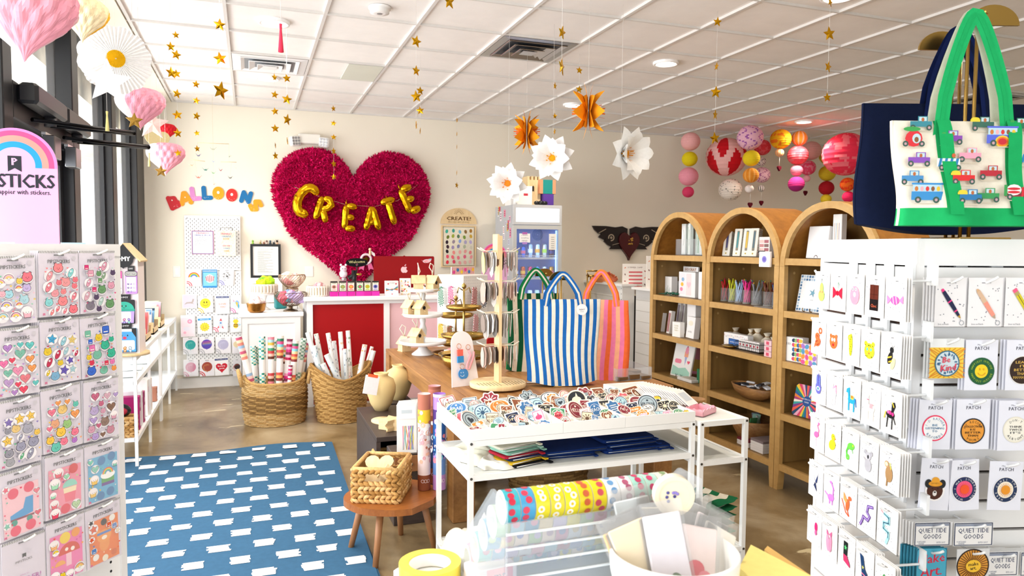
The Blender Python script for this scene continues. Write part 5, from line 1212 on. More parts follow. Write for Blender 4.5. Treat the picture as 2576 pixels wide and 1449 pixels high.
for f_,row,u,c1,c2,nm in[(0,1.13,-.07,'1f8a6a','e9efe9','green and white'),(0,1.14,.06,'d93a86','f6e6ee','pink and white'),(1,1.13,-.07,'b52c34','f2e6e6','red and white'),(1,1.12,.07,'2a3654','e9ecf2','navy and white'),(0,.78,-.07,'e6b81f','f6e9a0','yellow'),(0,.77,.05,'b03a3a','6a8a5a','red and green'),(1,.88,-.05,'d86a7a','f4f0f0','rose and white'),(1,.88,.08,'26262c','f0f0f0','black and white')]:
 a=rzt if f_ else rzt-PI/2
 loc=Vector((p.x+math.cos(a)*u+math.sin(a)*.19,p.y+math.sin(a)*u-math.cos(a)*.19,row))
 q=thing('cord_bracelet','%s twisted cord bracelets hanging in a bunch on the display tower'%nm,'bracelet',loc,a)
 for i in range(7):
  b=MB('cloth');x=-.028+.009*i
  pts=[(x*.5,-.01,.03),(x*.8-.004,-.03-.004*(i%3),.045),(x,-.035,.02),(x*1.1,-.03,-.05),(x*1.25+.004*math.sin(i),-.026,-.12-.012*(i%3))]
  for j in range(4):
   A,B=Vector(pts[j]),Vector(pts[j+1]);n_=max(2,int((B-A).length/.009))
   for k in range(n_):b.col=c1 if(k+i)%2 else c2;b.cyl(A.lerp(B,k/n_),A.lerp(B,(k+1)/n_),.0042,n=5,cap=False)
  b.build('cord',q)
 MB('metal','cfcfcf').tube([(0,.02,.03),(0,-.04,.03),(0,-.05,.045)],.002,5).build('hook',q)
tag(MB('gloss','b01822').ext(rrect(-.055,0,.055,.14,.02),-.01,.01).build('red_case',None,tuple(onY(1233,800,6.3)*0+Vector((2.12,6.32,.0)))if False else(1.79,5.35,.70)),'glossy red case standing behind the earring stand','case')
# ================================================================== the wooden table
TX0,TX1,TY0,TY1,TZ=1.05,2.47,3.84,5.96,.70
t=thing('wooden_table','large solid wood display table in the middle of the shop','table',((TX0+TX1)/2,(TY0+TY1)/2,0));hx,hy=(TX1-TX0)/2,(TY1-TY0)/2
MB('table_wood').bbox(-hx+.1,-hy+.1,TZ-.03,hx-.1,hy-.1,TZ-.0005,.002).build('tabletop',t)
for a_ in((-hx,-hy,-hx+.098,hy),(hx-.098,-hy,hx,hy)):MB('table_wood').bbox(a_[0],a_[1],TZ-.032,a_[2],a_[3],TZ,.003).build('breadboard_end',t)
for a_ in((-hx+.1,-hy,hx-.1,-hy+.098),(-hx+.1,hy-.098,hx-.1,hy)):MB('table_wood').bbox(a_[0],a_[1],TZ-.032,a_[2],a_[3],TZ,.003).build('breadboard_end',t)
b=MB('table_wood');b.box(-hx+.02,-hy+.02,TZ-.12,hx-.02,-hy+.045,TZ-.03).box(-hx+.02,hy-.045,TZ-.12,hx-.02,hy-.02,TZ-.03).box(-hx+.02,-hy+.02,TZ-.12,-hx+.045,hy-.02,TZ-.03).box(hx-.045,-hy+.02,TZ-.12,hx-.02,hy-.02,TZ-.03).build('apron',t)
for sx in(-1,1):
 for sy in(-1,1):MB('table_wood').bbox(min(sx*hx,sx*(hx-.13)),min(sy*hy,sy*(hy-.13)),0,max(sx*hx,sx*(hx-.13)),max(sy*hy,sy*(hy-.13)),TZ-.032,.004).build('leg',t)
 # white three tier stand with birdhouses
P3=Vector((1.27,5.55,TZ))
t=thing('tiered_stand','white three tier stand carrying wooden birdhouses','stand',P3)
MB('paint','eef1f2').lathe([(.0005,0),(.085,0),(.088,.006),(.07,.02),(.04,.045),(.03,.07),(.0005,.07)],n=30).build('foot',t)
for r_,z in((.182,.085),(.155,.30),(.122,.495)):
 MB('paint','f0f2f3').lathe([(.0005,z),(r_-.01,z),(r_,z+.008),(r_+.003,z+.028),(r_-.003,z+.028),(r_-.008,z+.01),(.0005,z+.008)],n=44).build('tray',t)
for z0,z1 in((.07,.30),(.30,.495)):
 h=z1-z0;MB('paint','f0f2f3').lathe([(.016,z0),(.02,z0+.02*h/.2),(.016,z0+h*.2),(.03,z0+h*.42),(.032,z0+h*.55),(.018,z0+h*.75),(.024,z0+h*.88),(.014,z1)],n=18).build('spindle',t)
def birdhouse(loc,rz,lab):
 t=thing('birdhouse',lab,'birdhouse',loc,rz,'small wooden birdhouses on the white stand');t.scale=(1.22,1.22,1.22)
 b=MB('pale_wood');b.ext([(-.032,.004),(.032,.004),(.032,.055),(0,.095),(-.032,.055)],-.03,.03);b.box(-.036,-.036,0,.036,.036,.004);b.build('body',t)
 for s in(-1,1):
  R=MB('pale_wood');R.M=Matrix.Translation((0,0,.098))@Matrix.Rotation(s*math.radians(51),4,'Y');R.box(0 if s>0 else-.066,-.045,-.004,.066 if s>0 else 0,.045,.001);R.build('roof',t)
 MB('black_frame').cyl((0,-.031,.052),(0,-.0302,.052),.012,n=16).build('entrance_hole',t);MB('pale_wood').cyl((0,-.03,.032),(0,-.045,.032),.003,n=8).build('perch',t)
 MB('cloth','ece4d2').tube([(0,0,.098),(-.02,-.01,.125),(-.035,0,.15),(-.015,.005,.175),(.01,0,.16),(.004,0,.12),(.0,0,.098)],.0035,5).build('hanging_cord',t)
for x,y,z,rz,lab in((1.21,5.50,.797,.5,'wooden birdhouse on the lowest tray of the white stand'),(1.245,5.50,1.012,.45,'wooden birdhouse facing front on the middle tray'),(1.17,5.58,1.012,.4,'wooden birdhouse behind the front one on the middle tray'),(1.23,5.53,1.207,1.4,'wooden birdhouse showing its roof side on the top tray, left one'),(1.335,5.50,1.207,.7,'wooden birdhouse at the right on the top tray'),(1.17,5.78,.7,.3,'wooden birdhouse standing on the table behind the white stand')):
 birdhouse((x,y,z+.0005-(0 if z!=.797 else 0)),rz,lab)
 # hammered gold stands
def gold_stand(loc,tiers,lab,htop):
 t=thing('gold_tiered_stand',lab,'stand',loc,0,'hammered gold tiered stands')
 for r_,z in tiers:MB('hammered','a98a45').lathe([(.0005,z),(r_*.75,z),(r_*.97,z+.016),(r_,z+.034),(r_-.006,z+.035),(r_*.92,z+.02),(r_*.72,z+.006),(.0005,z+.005)],n=40).build('tray',t)
 MB('metal','b39a5c').cyl((0,0,tiers[0][1]),(0,0,htop),.008,n=10).lathe([(.008,htop-.01),(.016,htop),(.018,htop+.015),(.006,htop+.03),(.0005,htop+.034)],n=12).build('stem',t)
 for s in(-1,1):MB('metal','b39a5c').tube([(s*.01,0,htop-.02),(s*.04,0,htop),(s*.05,0,htop-.04)],.005,6).build('handle',t)
 MB('hammered','a98a45').lathe([(.0005,0),(.08,0),(.07,.012),(.01,.02),(.01,tiers[0][1])],n=26).build('foot',t)
gold_stand((1.44,4.98,TZ),[(.185,.05),(.165,.19),(.13,.395)],'hammered gold three tier stand, taller, right behind the earring card',.56)
gold_stand((1.58,5.70,TZ),[(.13,.04),(.15,.27)],'hammered gold two tier stand behind, left of the taller one',.42)
tag(MB('hammered','a9803c').lathe([(.0005,.003),(.05,0),(.11,.03),(.13,.045),(.124,.046),(.10,.034),(.05,.01),(.0005,.01)],n=32).build('dish',None,(1.42,5.32,TZ)),'shallow bronze dish with rose packets on the wooden table','dish')
for k in range(4):cbox('lip_balm_pack','rose and white packet lying in the shallow bronze dish','packet',(1.40+.02*k,5.30+.015*k,TZ+.035+.01*k),.3*k,.12,.04,.01,['f2e6e4','e6a0a0','f4f0ee','d98a8a'][k],None,'packets in the bronze dish')
tag(MB('hammered','a98a45').lathe([(.0005,0),(.06,0),(.1,.03),(.125,.09),(.119,.09),(.094,.035),(.055,.01),(.0005,.008)],n=32).build('bowl',None,(1.36,4.83,TZ)),'deep hammered gold bowl below the tiered stand','bowl')
# earring card and earring carousel
t=thing('keychain_card','white arched display card with pink and blue keychains','display card',(1.235,4.22,TZ),(-.18,0,.28))
b=MB('paint','f4eef0');b.ext([(-.098,0),(.098,0),(.078,.26)]+[(.078*math.cos(PI*i/14),.26+.078*math.sin(PI*i/14))for i in range(1,14)]+[(-.078,.26)],0,.006);b.build('card',t);MB('paint','f4eef0').ext([(-.03,0),(.03,0),(.0,.2)],.006,.07).build('strut',t)
for u,z,c1,c2,kd in((-.03,.245,'e8685a','2f8ac8',0),(.035,.235,'f0a8b0','f4b0b8',1),(-.02,.12,'3a8ad0','3a8ad0',2)):
 q=thing('keychain',['coral and blue beaded keychains hanging at the top left of the card','pink wristlet keychain at the right of the card','two blue smiling disc keychains at the bottom of the card'][kd],'keychain',Vector((1.235,4.22,TZ))+Matrix.Rotation(.28,3,'Z')@(Matrix.Rotation(-.18,3,'X')@Vector((u,-.004,z))),(-.18,0,.28),'keychains on the arched card')
 MB('metal','d9a58a').tube([(.016*math.cos(a),-.006,.016*math.sin(a))for a in[2*PI*i/12 for i in range(12)]],.002,5,loop=True).build('ring',q)
 if kd==0:
  for i in range(3):MB('plastic',c1).ext([(-.018+.014*i,-.02),(-.006+.014*i,-.02),(-.006+.012*i,-.06),(-.02+.012*i,-.06)],-.016,-.006).build('charm',q);MB('plastic',c2).ext([(-.02+.014*i,-.06),(-.006+.014*i,-.06),(-.008+.014*i,-.10),(-.024+.014*i,-.10)],-.016,-.006).build('tassel',q)
 elif kd==1:MB('plastic',c1).tube([(0,-.01,-.02),(.012,-.01,-.05),(-.02,-.012,-.10),(-.03,-.012,-.13),(-.01,-.012,-.135),(.03,-.012,-.06),(.035,-.012,-.03)],.007,6).build('strap',q)
 else:
  for i in range(2):
   b=MB('plastic',c1).ext([(-.008+.022*i+.026*math.cos(a),-.045+.03*math.sin(a))for a in[2*PI*k/20 for k in range(20)]][::-1],-.012+.006*i,-.008+.006*i);b.y0=-.0125+.006*i
   if i==0:b.ring(-.008,-.045,.013,.0155,'e9f2fa',200,340,10);b.e(-.016,-.036,.0025,.004,'e9f2fa');b.e(0,-.036,.0025,.004,'e9f2fa')
   b.build('disc',q)
PC_=Vector((1.40,4.10,TZ))
t=thing('earring_carousel','round wooden revolving stand hung with rows of earrings','display stand',PC_,0)
MB('black_frame').cyl((0,0,0),(0,0,.012),.12,n=30).build('turntable',t)
b=MB('pale_wood').lathe([(.0005,.012),(.168,.012),(.17,.016),(.17,.036),(.166,.04),(.0005,.04)],n=44);b.build('base',t)
g=MB('black_frame')
for i in range(-7,8):
 if abs(i)<1:continue
 x=.02*i;g.box(x-.0016,-.13*math.cos(i*.12),.0402,x+.0016,-.02,.0408)
g.build('grooves',t)
b=MB('pale_wood');b.ext([(-.009,.04),(.009,.04),(.009,.92),(-.009,.92)],-.045,.045);b.ext(rrect(-.022,.78,-.009,.93,.006),-.045,.045);b.build('post',t)
for z in(.84,.66,.47,.275):
 for s in(-1,1):
  for fy in(-.03,.03):MB('plastic','f2ead8').tube([(s*.008,fy,z-.01),(s*.09,fy,z-.012),(s*.125,fy,z+.008)],.0032,6).build('hook_bar',t)
q_=random.Random(31)
kk=0
for r_,z in enumerate((.84,.66,.47,.275)):
 for s in(-1,1):
  for i in range(9):
   x=s*(.02+.011*i);c=CH(['b8b0a8','8a7a70','d9d2c6','a08878','6f6a66','c9a89a','e6e0d8']);L_=q_.uniform(.085,.15)
   if r_==0 and s<0 and i==8:c='f3d27a'
   b=MB('plastic' if kk%3 else 'metal',c);kk+=1;w_=q_.uniform(.012,.02)
   o_=[(-w_*.3,0),(w_*.3,0),(w_,-L_*.3),(w_*.9,-L_*.85),(0,-L_),(-w_*.9,-L_*.85),(-w_,-L_*.3)]
   b.M=Matrix.Rotation(q_.uniform(.7,1.3)*s,4,'Z');b.ext(o_,-.0016,.0016)
   tag(b.build('earring_card',None,(PC_.x+x,PC_.y-.03,TZ+z-.018),(q_.uniform(-.05,.05),q_.uniform(-.05,.05),0)),'narrow earring packet on the %s row, %s side of the carousel'%(['top','second','third','lowest'][r_],'left' if s<0 else 'right'),'earring packet','earring packets on the %s row, %s side'%(['top','second','third','lowest'][r_],'left' if s<0 else 'right'))
   # ------------------------------------------------------------------ striped totes on brass stands
def stand(loc,h,lab,rz=0,disc=True,base=True,sh=0):
 t=thing('bag_stand',lab,'stand',loc,rz,'brass bag stands')
 if base:MB('metal','a98a4a').bbox(-.07,-.09,0,.07,.09,.006,.002).build('base',t)
 for x in(-.012,.012):MB('metal','a98a4a').cyl((x,0,0),(x,0,h-.03),.005,n=8).build('pole',t)
 if disc:MB('metal','a98a4a').ext([(sh+.07*math.cos(PI*i/16),h-.05+.055*math.sin(PI*i/16))for i in range(17)][::-1],-.004,.004).build('half_disc',t)
 else:MB('metal','a98a4a').tube([(0,0,h-.04),(-.02,0,h),(.06,0,h)],.006,6).build('top_bar',t)
 MB('metal','a98a4a').tube([(0,-.06,h-.03),(0,.03,h-.03)],.007,8).build('hanger',t)
def tote(loc,rz,W,H,dp,cols,ns,strap,lab,hh=.16,flare=-.02,seed=1,slump=.03,hw=.11,cf=None,side=None,tilt=0,bot=None):
 """canvas tote hanging from the middle of its straps; loc = middle of the top edge"""
 t=thing('tote_bag',lab,'tote bag',loc,(0,tilt,rz));q=random.Random(seed)
 b=MB('cloth');NU,NV=ns*4,18
 for f_ in(-1,1):
  def fn(u,v):
   x=(u-.5)*W*(1+flare*(1-v));e=math.sin(PI*u)
   y=f_*(.004+dp*(1-v)**.6*(e**.35)*.5)+.008*math.sin(u*14+seed)*(1-v);z=-H*(1-v)
   z-=slump*math.sin(PI*u)*(1-v)**2;x+=.012*math.sin(v*5+seed+u*2)*(1-v)
   return(x,y,z)
  n0=b.pts([fn(i/NU,j/NV)for j in range(NV+1)for i in range(NU+1)])
  for j in range(NV):
   for i in range(NU):
    a=n0+j*(NU+1)+i;F=(a,a+1,a+NU+2,a+NU+1)
    c=cf(i/NU,j/NV)if cf else cols[(i//4)%len(cols)]
    b.face(F if f_<0 else F[::-1],True,c)
    # side and bottom gussets close the bag
 for uu in(0,1):
  L=[((uu-.5)*W*(1+flare*(1-j/NV))+.012*math.sin(j/NV*5+seed+uu*2)*(1-j/NV),.008*math.sin(uu*14+seed)*(1-j/NV),-H*(1-j/NV))for j in range(NV+1)]
  for j in range(NV):
   k=b.pts([(L[j][0],L[j][1]-.006,L[j][2]),(L[j][0],L[j][1]+.006,L[j][2]),(L[j+1][0],L[j+1][1]+.006,L[j+1][2]),(L[j+1][0],L[j+1][1]-.006,L[j+1][2])]);b.face((k,k+1,k+2,k+3),False,side or cols[0])
 L=[((u-.5)*W*(1+flare),dp*.5*math.sin(PI*u)**.35+.004,-H-slump*math.sin(PI*u),u)for u in[i/16 for i in range(17)]]
 for i in range(16):
  w0,w1=[.012*math.sin(seed+q0[3]*2)for q0 in(L[i],L[i+1])];s0,s1=[.008*math.sin(q0[3]*14+seed)for q0 in(L[i],L[i+1])]
  k=b.pts([(L[i][0]+w0,-L[i][1]+s0,L[i][2]),(L[i+1][0]+w1,-L[i+1][1]+s1,L[i+1][2]),(L[i+1][0]+w1,L[i+1][1]+s1,L[i+1][2]),(L[i][0]+w0,L[i][1]+s0,L[i][2])]);b.face((k,k+1,k+2,k+3),True,bot or side or cols[0])
 b.build('bag_body',t)
 for f_ in(-1,1):
  s=MB('cloth');P=[]
  for i in range(17):
   a=PI*i/16;P.append((-hw*math.cos(a)*(.45+.55*(1-math.sin(a))),f_*(.006+.012*(1-math.sin(a))),hh*math.sin(a)**.9 if 0<i<16 else-.04))
  w_=.018
  if f_>0 and len(strap)>2:strap=(strap[2],strap[2])
  for i in range(16):
   A,B=Vector(P[i]),Vector(P[i+1]);d=(B-A).normalized();nrm=Vector((-d.z,0,d.x))*w_
   if i==0:pn=nrm
   k=s.pts([A-pn,A+pn,B+nrm,B-nrm]);s.face((k,k+1,k+2,k+3),True,strap[0]);k=s.pts([A-pn*.3+Vector((0,-.0008*1,0)),A+pn*.3+Vector((0,-.0008,0)),B+nrm*.3+Vector((0,-.0008,0)),B-nrm*.3+Vector((0,-.0008,0))]);s.face((k,k+1,k+2,k+3),True,strap[1]);pn=nrm
  s.build('strap',t)
 return t
stand((1.80,4.10,TZ),.70,'brass bag stand with half disc top holding the blue striped tote')
t=tote((1.805,4.06,1.235),-.20,.48,.50,.11,['2268b4','e9e4d6'],20,('2268b4','e9e4d6'),'blue and cream striped canvas tote hanging in front on a brass stand',.155,-.06,1)
b=MB('print','f0eff0');b.ext([(.034*math.cos(a),.034*math.sin(a))for a in[2*PI*i/24 for i in range(24)]][::-1],-.003,0);b.y0=-.0035;b.t('NEAT',0,0,.010,'333340');b.r(-.012,-.014,.012,-.012,'888890');o=b.build('swing_tag',t,(.11,-.05,-.06));MB('cloth','e8e0cc').tube([(.11,-.045,-.03),(.10,-.02,.04),(.08,-.01,.07)],.0018,4).build('tag_string',t)
stand((1.93,4.66,TZ),.70,'brass bag stand holding the green striped tote behind')
tote((1.85,4.62,1.235),-.1,.40,.52,.09,['0f4a2c','cdbfa8'],12,('1a7a44','e9e2d2'),'dark green and beige striped tote hanging behind the blue one',.16,-.02,5,side='1f8a4c',bot='1f8a4c')
stand((2.09,4.28,TZ),.70,'brass bag stand with plain bar top holding the pink tote',0,False)
tote((2.15,4.22,1.215),-.75,.36,.50,.14,['ef7fa8','f4703a','ef7fa8','f7b08a'],14,('f4823a','ef7fa8'),'pink and orange striped tote hanging behind the blue one on the right',.18,.12,9,side='f4703a')
tag(MB('print','eeedec').ext([(.03*math.cos(a),.03*math.sin(a))for a in[2*PI*i/20 for i in range(20)]][::-1],-.002,0).build('paper_tag',None,(2.03,4.12,1.10),-.3),'round white paper tag hanging on the pink striped tote','tag')
# acrylic sticker trays at the right of the table
for k,(x,y,w_,d_,h_,lab)in enumerate([(2.28,4.95,.3,.5,.06,'low clear acrylic tray of black and gold slips, farther along the table'),(2.32,4.32,.26,.5,.08,'low clear acrylic tray of brown and gold slips near the table edge')]):
 t=thing('acrylic_tray',lab,'tray',(x,y,TZ));b=MB('acrylic')
 for a_ in((-w_/2,-d_/2,w_/2,-d_/2+.004),(-w_/2,d_/2-.004,w_/2,d_/2),(-w_/2,-d_/2,-w_/2+.004,d_/2),(w_/2-.004,-d_/2,w_/2,d_/2)):b.box(a_[0],a_[1],0,a_[2],a_[3],h_)
 b.box(-w_/2,-d_/2,0,w_/2,d_/2,.004);b.build('tray',t)
 for i in range(10):cbox('foil_slip','dark slip with gold lettering lying in the %s clear tray'%['farther','nearer'][k],'slip',(x-w_*.32+w_*.32*(i%3),y-d_*.4+d_*.26*(i//3),TZ+.005+.002*(i%2)),q_.uniform(-.2,.2),.075,.11,.02+.01*(i%2),'6a5134' if k else '2a211a',None,'dark slips in the %s clear tray'%['farther','nearer'][k])
tag(MB('metal','cfcfd2').cyl((0,0,.006),(.13,-.06,.006),.005,n=8).build('metal_pen',None,(1.62,4.18,TZ)),'thin metal rod lying on the table by the blue tote','pen')
# ================================================================== white metal display tables in front
def frame_table(name,lab,x0,y0,x1,y1,shelves,top,grp=None):
 t=thing(name,lab,'display table',((x0+x1)/2,(y0+y1)/2,0),0,grp);hx,hy=(x1-x0)/2,(y1-y0)/2;w_=.022
 for sx in(-1,1):
  for sy in(-1,1):
   a,b_=sx*hx,sy*hy;o=MB('paint','f3f5f5').box(min(a,a-sx*w_),min(b_,b_-sy*w_),0,max(a,a-sx*w_),max(b_,b_-sy*w_),top-.0015).build('leg',t)
 for z in shelves:
  b=MB('paint','f3f5f5');b.hoop(-hx+.0012,-hy+.0012,hx-.0012,hy-.0012,z-.025,z,.02)
  b.set('paint','e4e7e4').box(-hx+.02,-hy+.02,z-.012,hx-.02,hy-.02,z-.003);b.build('shelf',t)
  for sx in(-1,1):
   for sy in(-1,1):MB('metal','6a6a6a').cyl((sx*(hx-.011),sy*(hy+.0005),z-.012),(sx*(hx-.011),sy*(hy+.003),z-.012),.006,n=8).build('bolt',t)
 return t
frame_table('metal_table','white metal open table carrying the tray of patches',.857,2.88,1.976,3.45,[.10,.585,.735],.735,'white metal tables')
frame_table('metal_table','narrow white metal table to the right of the patch tray',1.99,2.86,2.265,3.86,[.10,.545,.735],.735,'white metal tables')
# patch tray: three shallow divided trays side by side
ZT=.736
tr=random.Random(17)
def tray(x0,x1,lab,nx,ny):
 t=thing('patch_tray',lab,'tray',((x0+x1)/2,3.165,ZT),0,'white divided patch trays');hx,hy=(x1-x0)/2,.285
 b=MB('paint','f6f7f6');b.box(-hx+.003,-hy+.003,.0005,hx-.003,hy-.003,.006);h=.048
 b.hoop(-hx+.0006,-hy,hx-.0006,hy,-.0,h,.006);b.build('tray_shell',t)
 for i in range(1,nx):MB('paint','efeee6').box(-hx+2*hx*i/nx-.002,-hy+.007,.006,-hx+2*hx*i/nx+.002,hy-.007,.034).build('divider',t)
 for j in range(1,ny):MB('paint','efeee6').box(-hx+.007,-hy+2*hy*j/ny-.002,.006,hx-.007,-hy+2*hy*j/ny+.002,.033).build('divider',t)
WORDS='ALWAYS,BOISE,MORE,HEY,YALL,HOWDY ALOHA,OPEN,JERSEY,CAPE COD,PLAY,VIRGINIA,MEET ME AT THE RODEO,TRAIL,SALE,SOLO,COOL,LATER,SMILE,MALIBU,ZERO,FLY,GOOD DAY,RIDE,LIFE,HELLO,BEACH,CHILL,LOVE,MEN,TEXAS'.split(',')
PAL=[('e9606e','red','f4e6da','7a1c2a'),('f3f1ec','white','2a2f3a','2a2f3a'),('23282f','black','f0efe8','f0efe8'),('e9c23a','yellow','2a2f3a','b0302a'),('3f78b0','blue','f4f4f2','f4f4f2'),('f4b8c6','pink','d24c7a','c23a6a'),('3f8a62','green','f4f0de','f4f0de'),('b9dbe2','pale blue','3a5a7a','2a4a7a'),('e8843a','orange','fbf0d8','fbf0d8'),('8a4a2c','brown','f4e6d0','f4e6d0'),('d9cbb0','tan','5a4030','5a4030'),('f6e7dc','cream','d0605a','d0605a'),('1f2c4a','navy','f0efe8','e9d9b0'),('23282f','black','e9dcc0','e9dcc0'),('efece4','white','b8404a','7a2a34'),('a8b8c0','grey','3a4450','2a3440'),('8a2a3a','wine','f2e6da','f2e6da')]
SHP=['round','square','banner shaped','oval','scalloped','shield shaped','heart shaped','rectangular']
def outline(s,r):
 if s=='round':return[(r*math.cos(a),r*math.sin(a))for a in[2*PI*i/24 for i in range(24)]]
 if s=='square':return rrect(-r*.85,-r*.85,r*.85,r*.85,r*.15)
 if s=='rectangular':return rrect(-r*.75,-r*1.05,r*.75,r*1.05,r*.1)
 if s=='banner shaped':return rrect(-r*1.25,-r*.5,r*1.25,r*.5,r*.3)
 if s=='oval':return[(1.2*r*math.cos(a),.8*r*math.sin(a))for a in[2*PI*i/22 for i in range(22)]]
 if s=='scalloped':return[((r+.12*r*math.cos(8*a))*math.cos(a),(r+.12*r*math.cos(8*a))*math.sin(a))for a in[2*PI*i/40 for i in range(40)]]
 if s=='heart shaped':return heart2(0,0,r,22)[::-1]
 return[(-r*.8,r*.8),(-r*.8,-r*.1),(0,-r),(r*.8,-r*.1),(r*.8,r*.8)]
def patch_mesh(s,r,P,word,q,n=1):
 b=MB('cloth','f2f1ee')
 O=outline(s,r);area_=sum(O[i][0]*O[(i+1)%len(O)][1]-O[(i+1)%len(O)][0]*O[i][1]for i in range(len(O)))
 if area_<0:O=O[::-1]
 for k in range(n):b.ext([(x*1.06,z*1.06)for x,z in O],-.0012+k*.003,.0012+k*.003)
 b.set('print');b.y0=-.0014;b.p(O,P[2]);b.p([(x*.9,z*.9)for x,z in O],P[0])
 k=q.randrange(4)
 ws=word.split(' ')if word else[]
 if ws:
  n_=len(ws)
  for i,w_ in enumerate(ws):b.t(w_,0,r*(.5*(n_-1)/2-.5*i)*(1 if n_>1 else 0),r*(.42 if n_<3 else .3),P[3],w=r*min(1.4,.42*len(w_)),bold=.0004)
  if n_==1 and s not in('banner shaped',):b.ring(0,0,r*.66,r*.7,P[3]);b.e(0,r*.42,r*.12,r*.1,P[2])
 elif k==0:
  for i in range(10):a=i*PI/5;b.p([(0,0),(r*.7*math.cos(a-.1),r*.7*math.sin(a-.1)),(r*.7*math.cos(a+.1),r*.7*math.sin(a+.1))],P[3])
  b.e(0,0,r*.25,None,P[2])
 elif k==1:b.e(0,-.1*r,r*.5,r*.4,P[3]);b.e(-r*.15,.1*r,r*.1,None,P[2]);b.e(r*.18,.1*r,r*.1,None,P[2]);b.p([(-.1*r,.3*r),(0,.75*r),(.15*r,.3*r)],P[3])
 elif k==2:
  for i in range(4):b.r(-r*.5,r*(.35-.25*i),r*.5,r*(.45-.25*i),P[3]if i%2 else P[2])
 else:b.heart(0,0,r*.4,P[3]);b.ring(0,0,r*.6,r*.68,P[2])
 return b
XS=[(.86,1.29,'white divided tray of patches, left one'),(1.29,1.60,'white divided tray of patches, middle one'),(1.60,1.975,'white divided tray of patches, right one')]
NXY=[(4,5),(3,5),(4,5)]
wi=0
for(x0,x1,lab),(nx,ny)in zip(XS,NXY):
 tray(x0,x1,lab,nx,ny);ti=lab.split(', ')[1].replace(' one','')
 for j in range(ny):
  for i in range(nx):
   if ti=='right' and(i,j)in((0,0),(3,3)):continue
   cx=x0+(x1-x0)*(i+.5)/nx;cy=2.88+.57*(j+.5)/ny
   P=PAL[tr.randrange(len(PAL))];s=SHP[tr.randrange(len(SHP))];word=WORDS[wi%len(WORDS)]if tr.random()<.62 else '';wi+=1
   n_=tr.randrange(1,4)
   for m_ in range(2):
    r_=tr.uniform(.034,.05)if m_==0 else tr.uniform(.022,.032)
    if m_:P=PAL[tr.randrange(len(PAL))];s=SHP[tr.randrange(len(SHP))];word=WORDS[(wi*7)%len(WORDS)]if tr.random()<.3 else ''
    if j==0:r_*=.72
    b=patch_mesh(s,r_,P,word,tr,n_ if m_==0 else 1)
    lean=tr.uniform(-1.15,-.55)
    o=b.build('patch',None,(cx+(tr.uniform(-.03,.03)if m_ else tr.uniform(-.008,.008)),cy+(-.02 if m_ else .02),ZT+.012+r_*abs(math.cos(lean))*1.0+.010*m_),(lean,tr.uniform(-.35,.35),tr.uniform(-.5,.35)))
    tag(o,'%s%s %s patch%s, column %s row %s of the %s tray'%('small ' if m_ else '',P[1],s.replace(' shaped','-shaped'),' lettered '+' '.join(word.split()[:3])if word else '',['one','two','three','four'][i],['one','two','three','four','five'][j],ti),'patch','embroidered patches in the white trays')
for k in range(26):
 b=MB('print','f3efec').bbox(-.045,-.0022,0,.045,.0022,.11,.001);b.y0=-.0026;b.r(-.03,.03,.03,.09,['e9c9c4','c8d0d8','e6b8b0','b9a8a0'][k%4])
 tag(b.build('sticker_strip',None,(2.02+.006*(k%13),3.33-.02*(k%13)+(-.02 if k>12 else 0),.737+(.03 if k>12 else 0)),(-1.0,0,.45)),'white edged card fanned out behind the pink scalloped tray','card','fanned white edged cards')
t=thing('scalloped_tray','small pink tray with a scalloped edge on the narrow table','tray',(2.10,3.02,.736),.5)
b=MB('plastic','f2b3c2');b.box(-.07,-.05,0,.07,.05,.004)
for f_ in range(4):
 w_=.07 if f_%2==0 else .05;dd=.05 if f_%2==0 else .07;b.M=Matrix.Rotation(PI/2*f_,4,'Z');o_=[(-w_,0),(w_,0),(w_,.022)]
 n_=4 if f_%2==0 else 3
 for k in range(n_):
  for a in range(1,6):o_.append((w_-2*w_*(k+a/6)/n_,.022+.012*math.sin(PI*a/6)))
 o_.append((-w_,.022));b.ext(o_,-dd,-dd+.004)
b.M=None;b.build('tray',t)
tag(MB('bowl_wood').lathe([(.0005,0),(.03,0),(.055,.03),(.05,.03),(.028,.008),(.0005,.006)],n=20).build('bowl',None,(2.19,3.20,.736)),'small wooden bowl with red bits on the narrow white table','bowl')
# pouches on the middle shelf
def pouch(loc,rz,w_,d_,c,lab,zc,n_=1,grp=None,th=.018,ntab=None):
 t=thing('zip_pouch',lab,'pouch',loc,rz,grp)
 b=MB('cloth',c);R=[]
 for z,k in((0,.97),(th*.25,1),(th*.75,1),(th,.97),(th*1.06,.6)):R.append([(x*k,y*k,z)for x,y in rrect(-w_/2,-d_/2,w_/2,d_/2,.02)])
 b.rings(R,cap=True,smooth=False);b.build('fabric',t)
 MB('metal',zc).tube([(-w_/2+.015,-d_/2-.001,th*.55),(w_/2-.015,-d_/2-.001,th*.55)],.0028,5).build('zipper',t)
 MB('cloth',c).box(w_/2-.02,-d_/2-.03,th*.3,w_/2-.002,-d_/2,th*.3+.006).build('pull_tab',t)
nv='14306e'
zs=.583
for k,(x,y,z,rz,w_,d_,lab)in enumerate([(1.36,3.14,zs,-.06,.32,.28,'navy zip pouch at the bottom of the left navy pile'),(1.40,3.13,zs+.021,.04,.35,.29,'large navy zip pouch on top of the left navy pile'),(1.70,3.12,zs,.02,.29,.26,'navy zip pouch at the bottom of the right navy pile'),(1.71,3.14,zs+.021,.06,.29,.26,'navy zip pouch in the middle of the right navy pile'),(1.70,3.15,zs+.042,.03,.29,.26,'navy zip pouch on top of the right navy pile'),(1.86,3.04,zs,-.1,.12,.1,'small navy strap pouch at the right end of the shelf')]):
 pouch((x,y,z),rz,w_,d_,nv,lab,'9aa0aa',1,'navy zip pouches on the middle shelf')
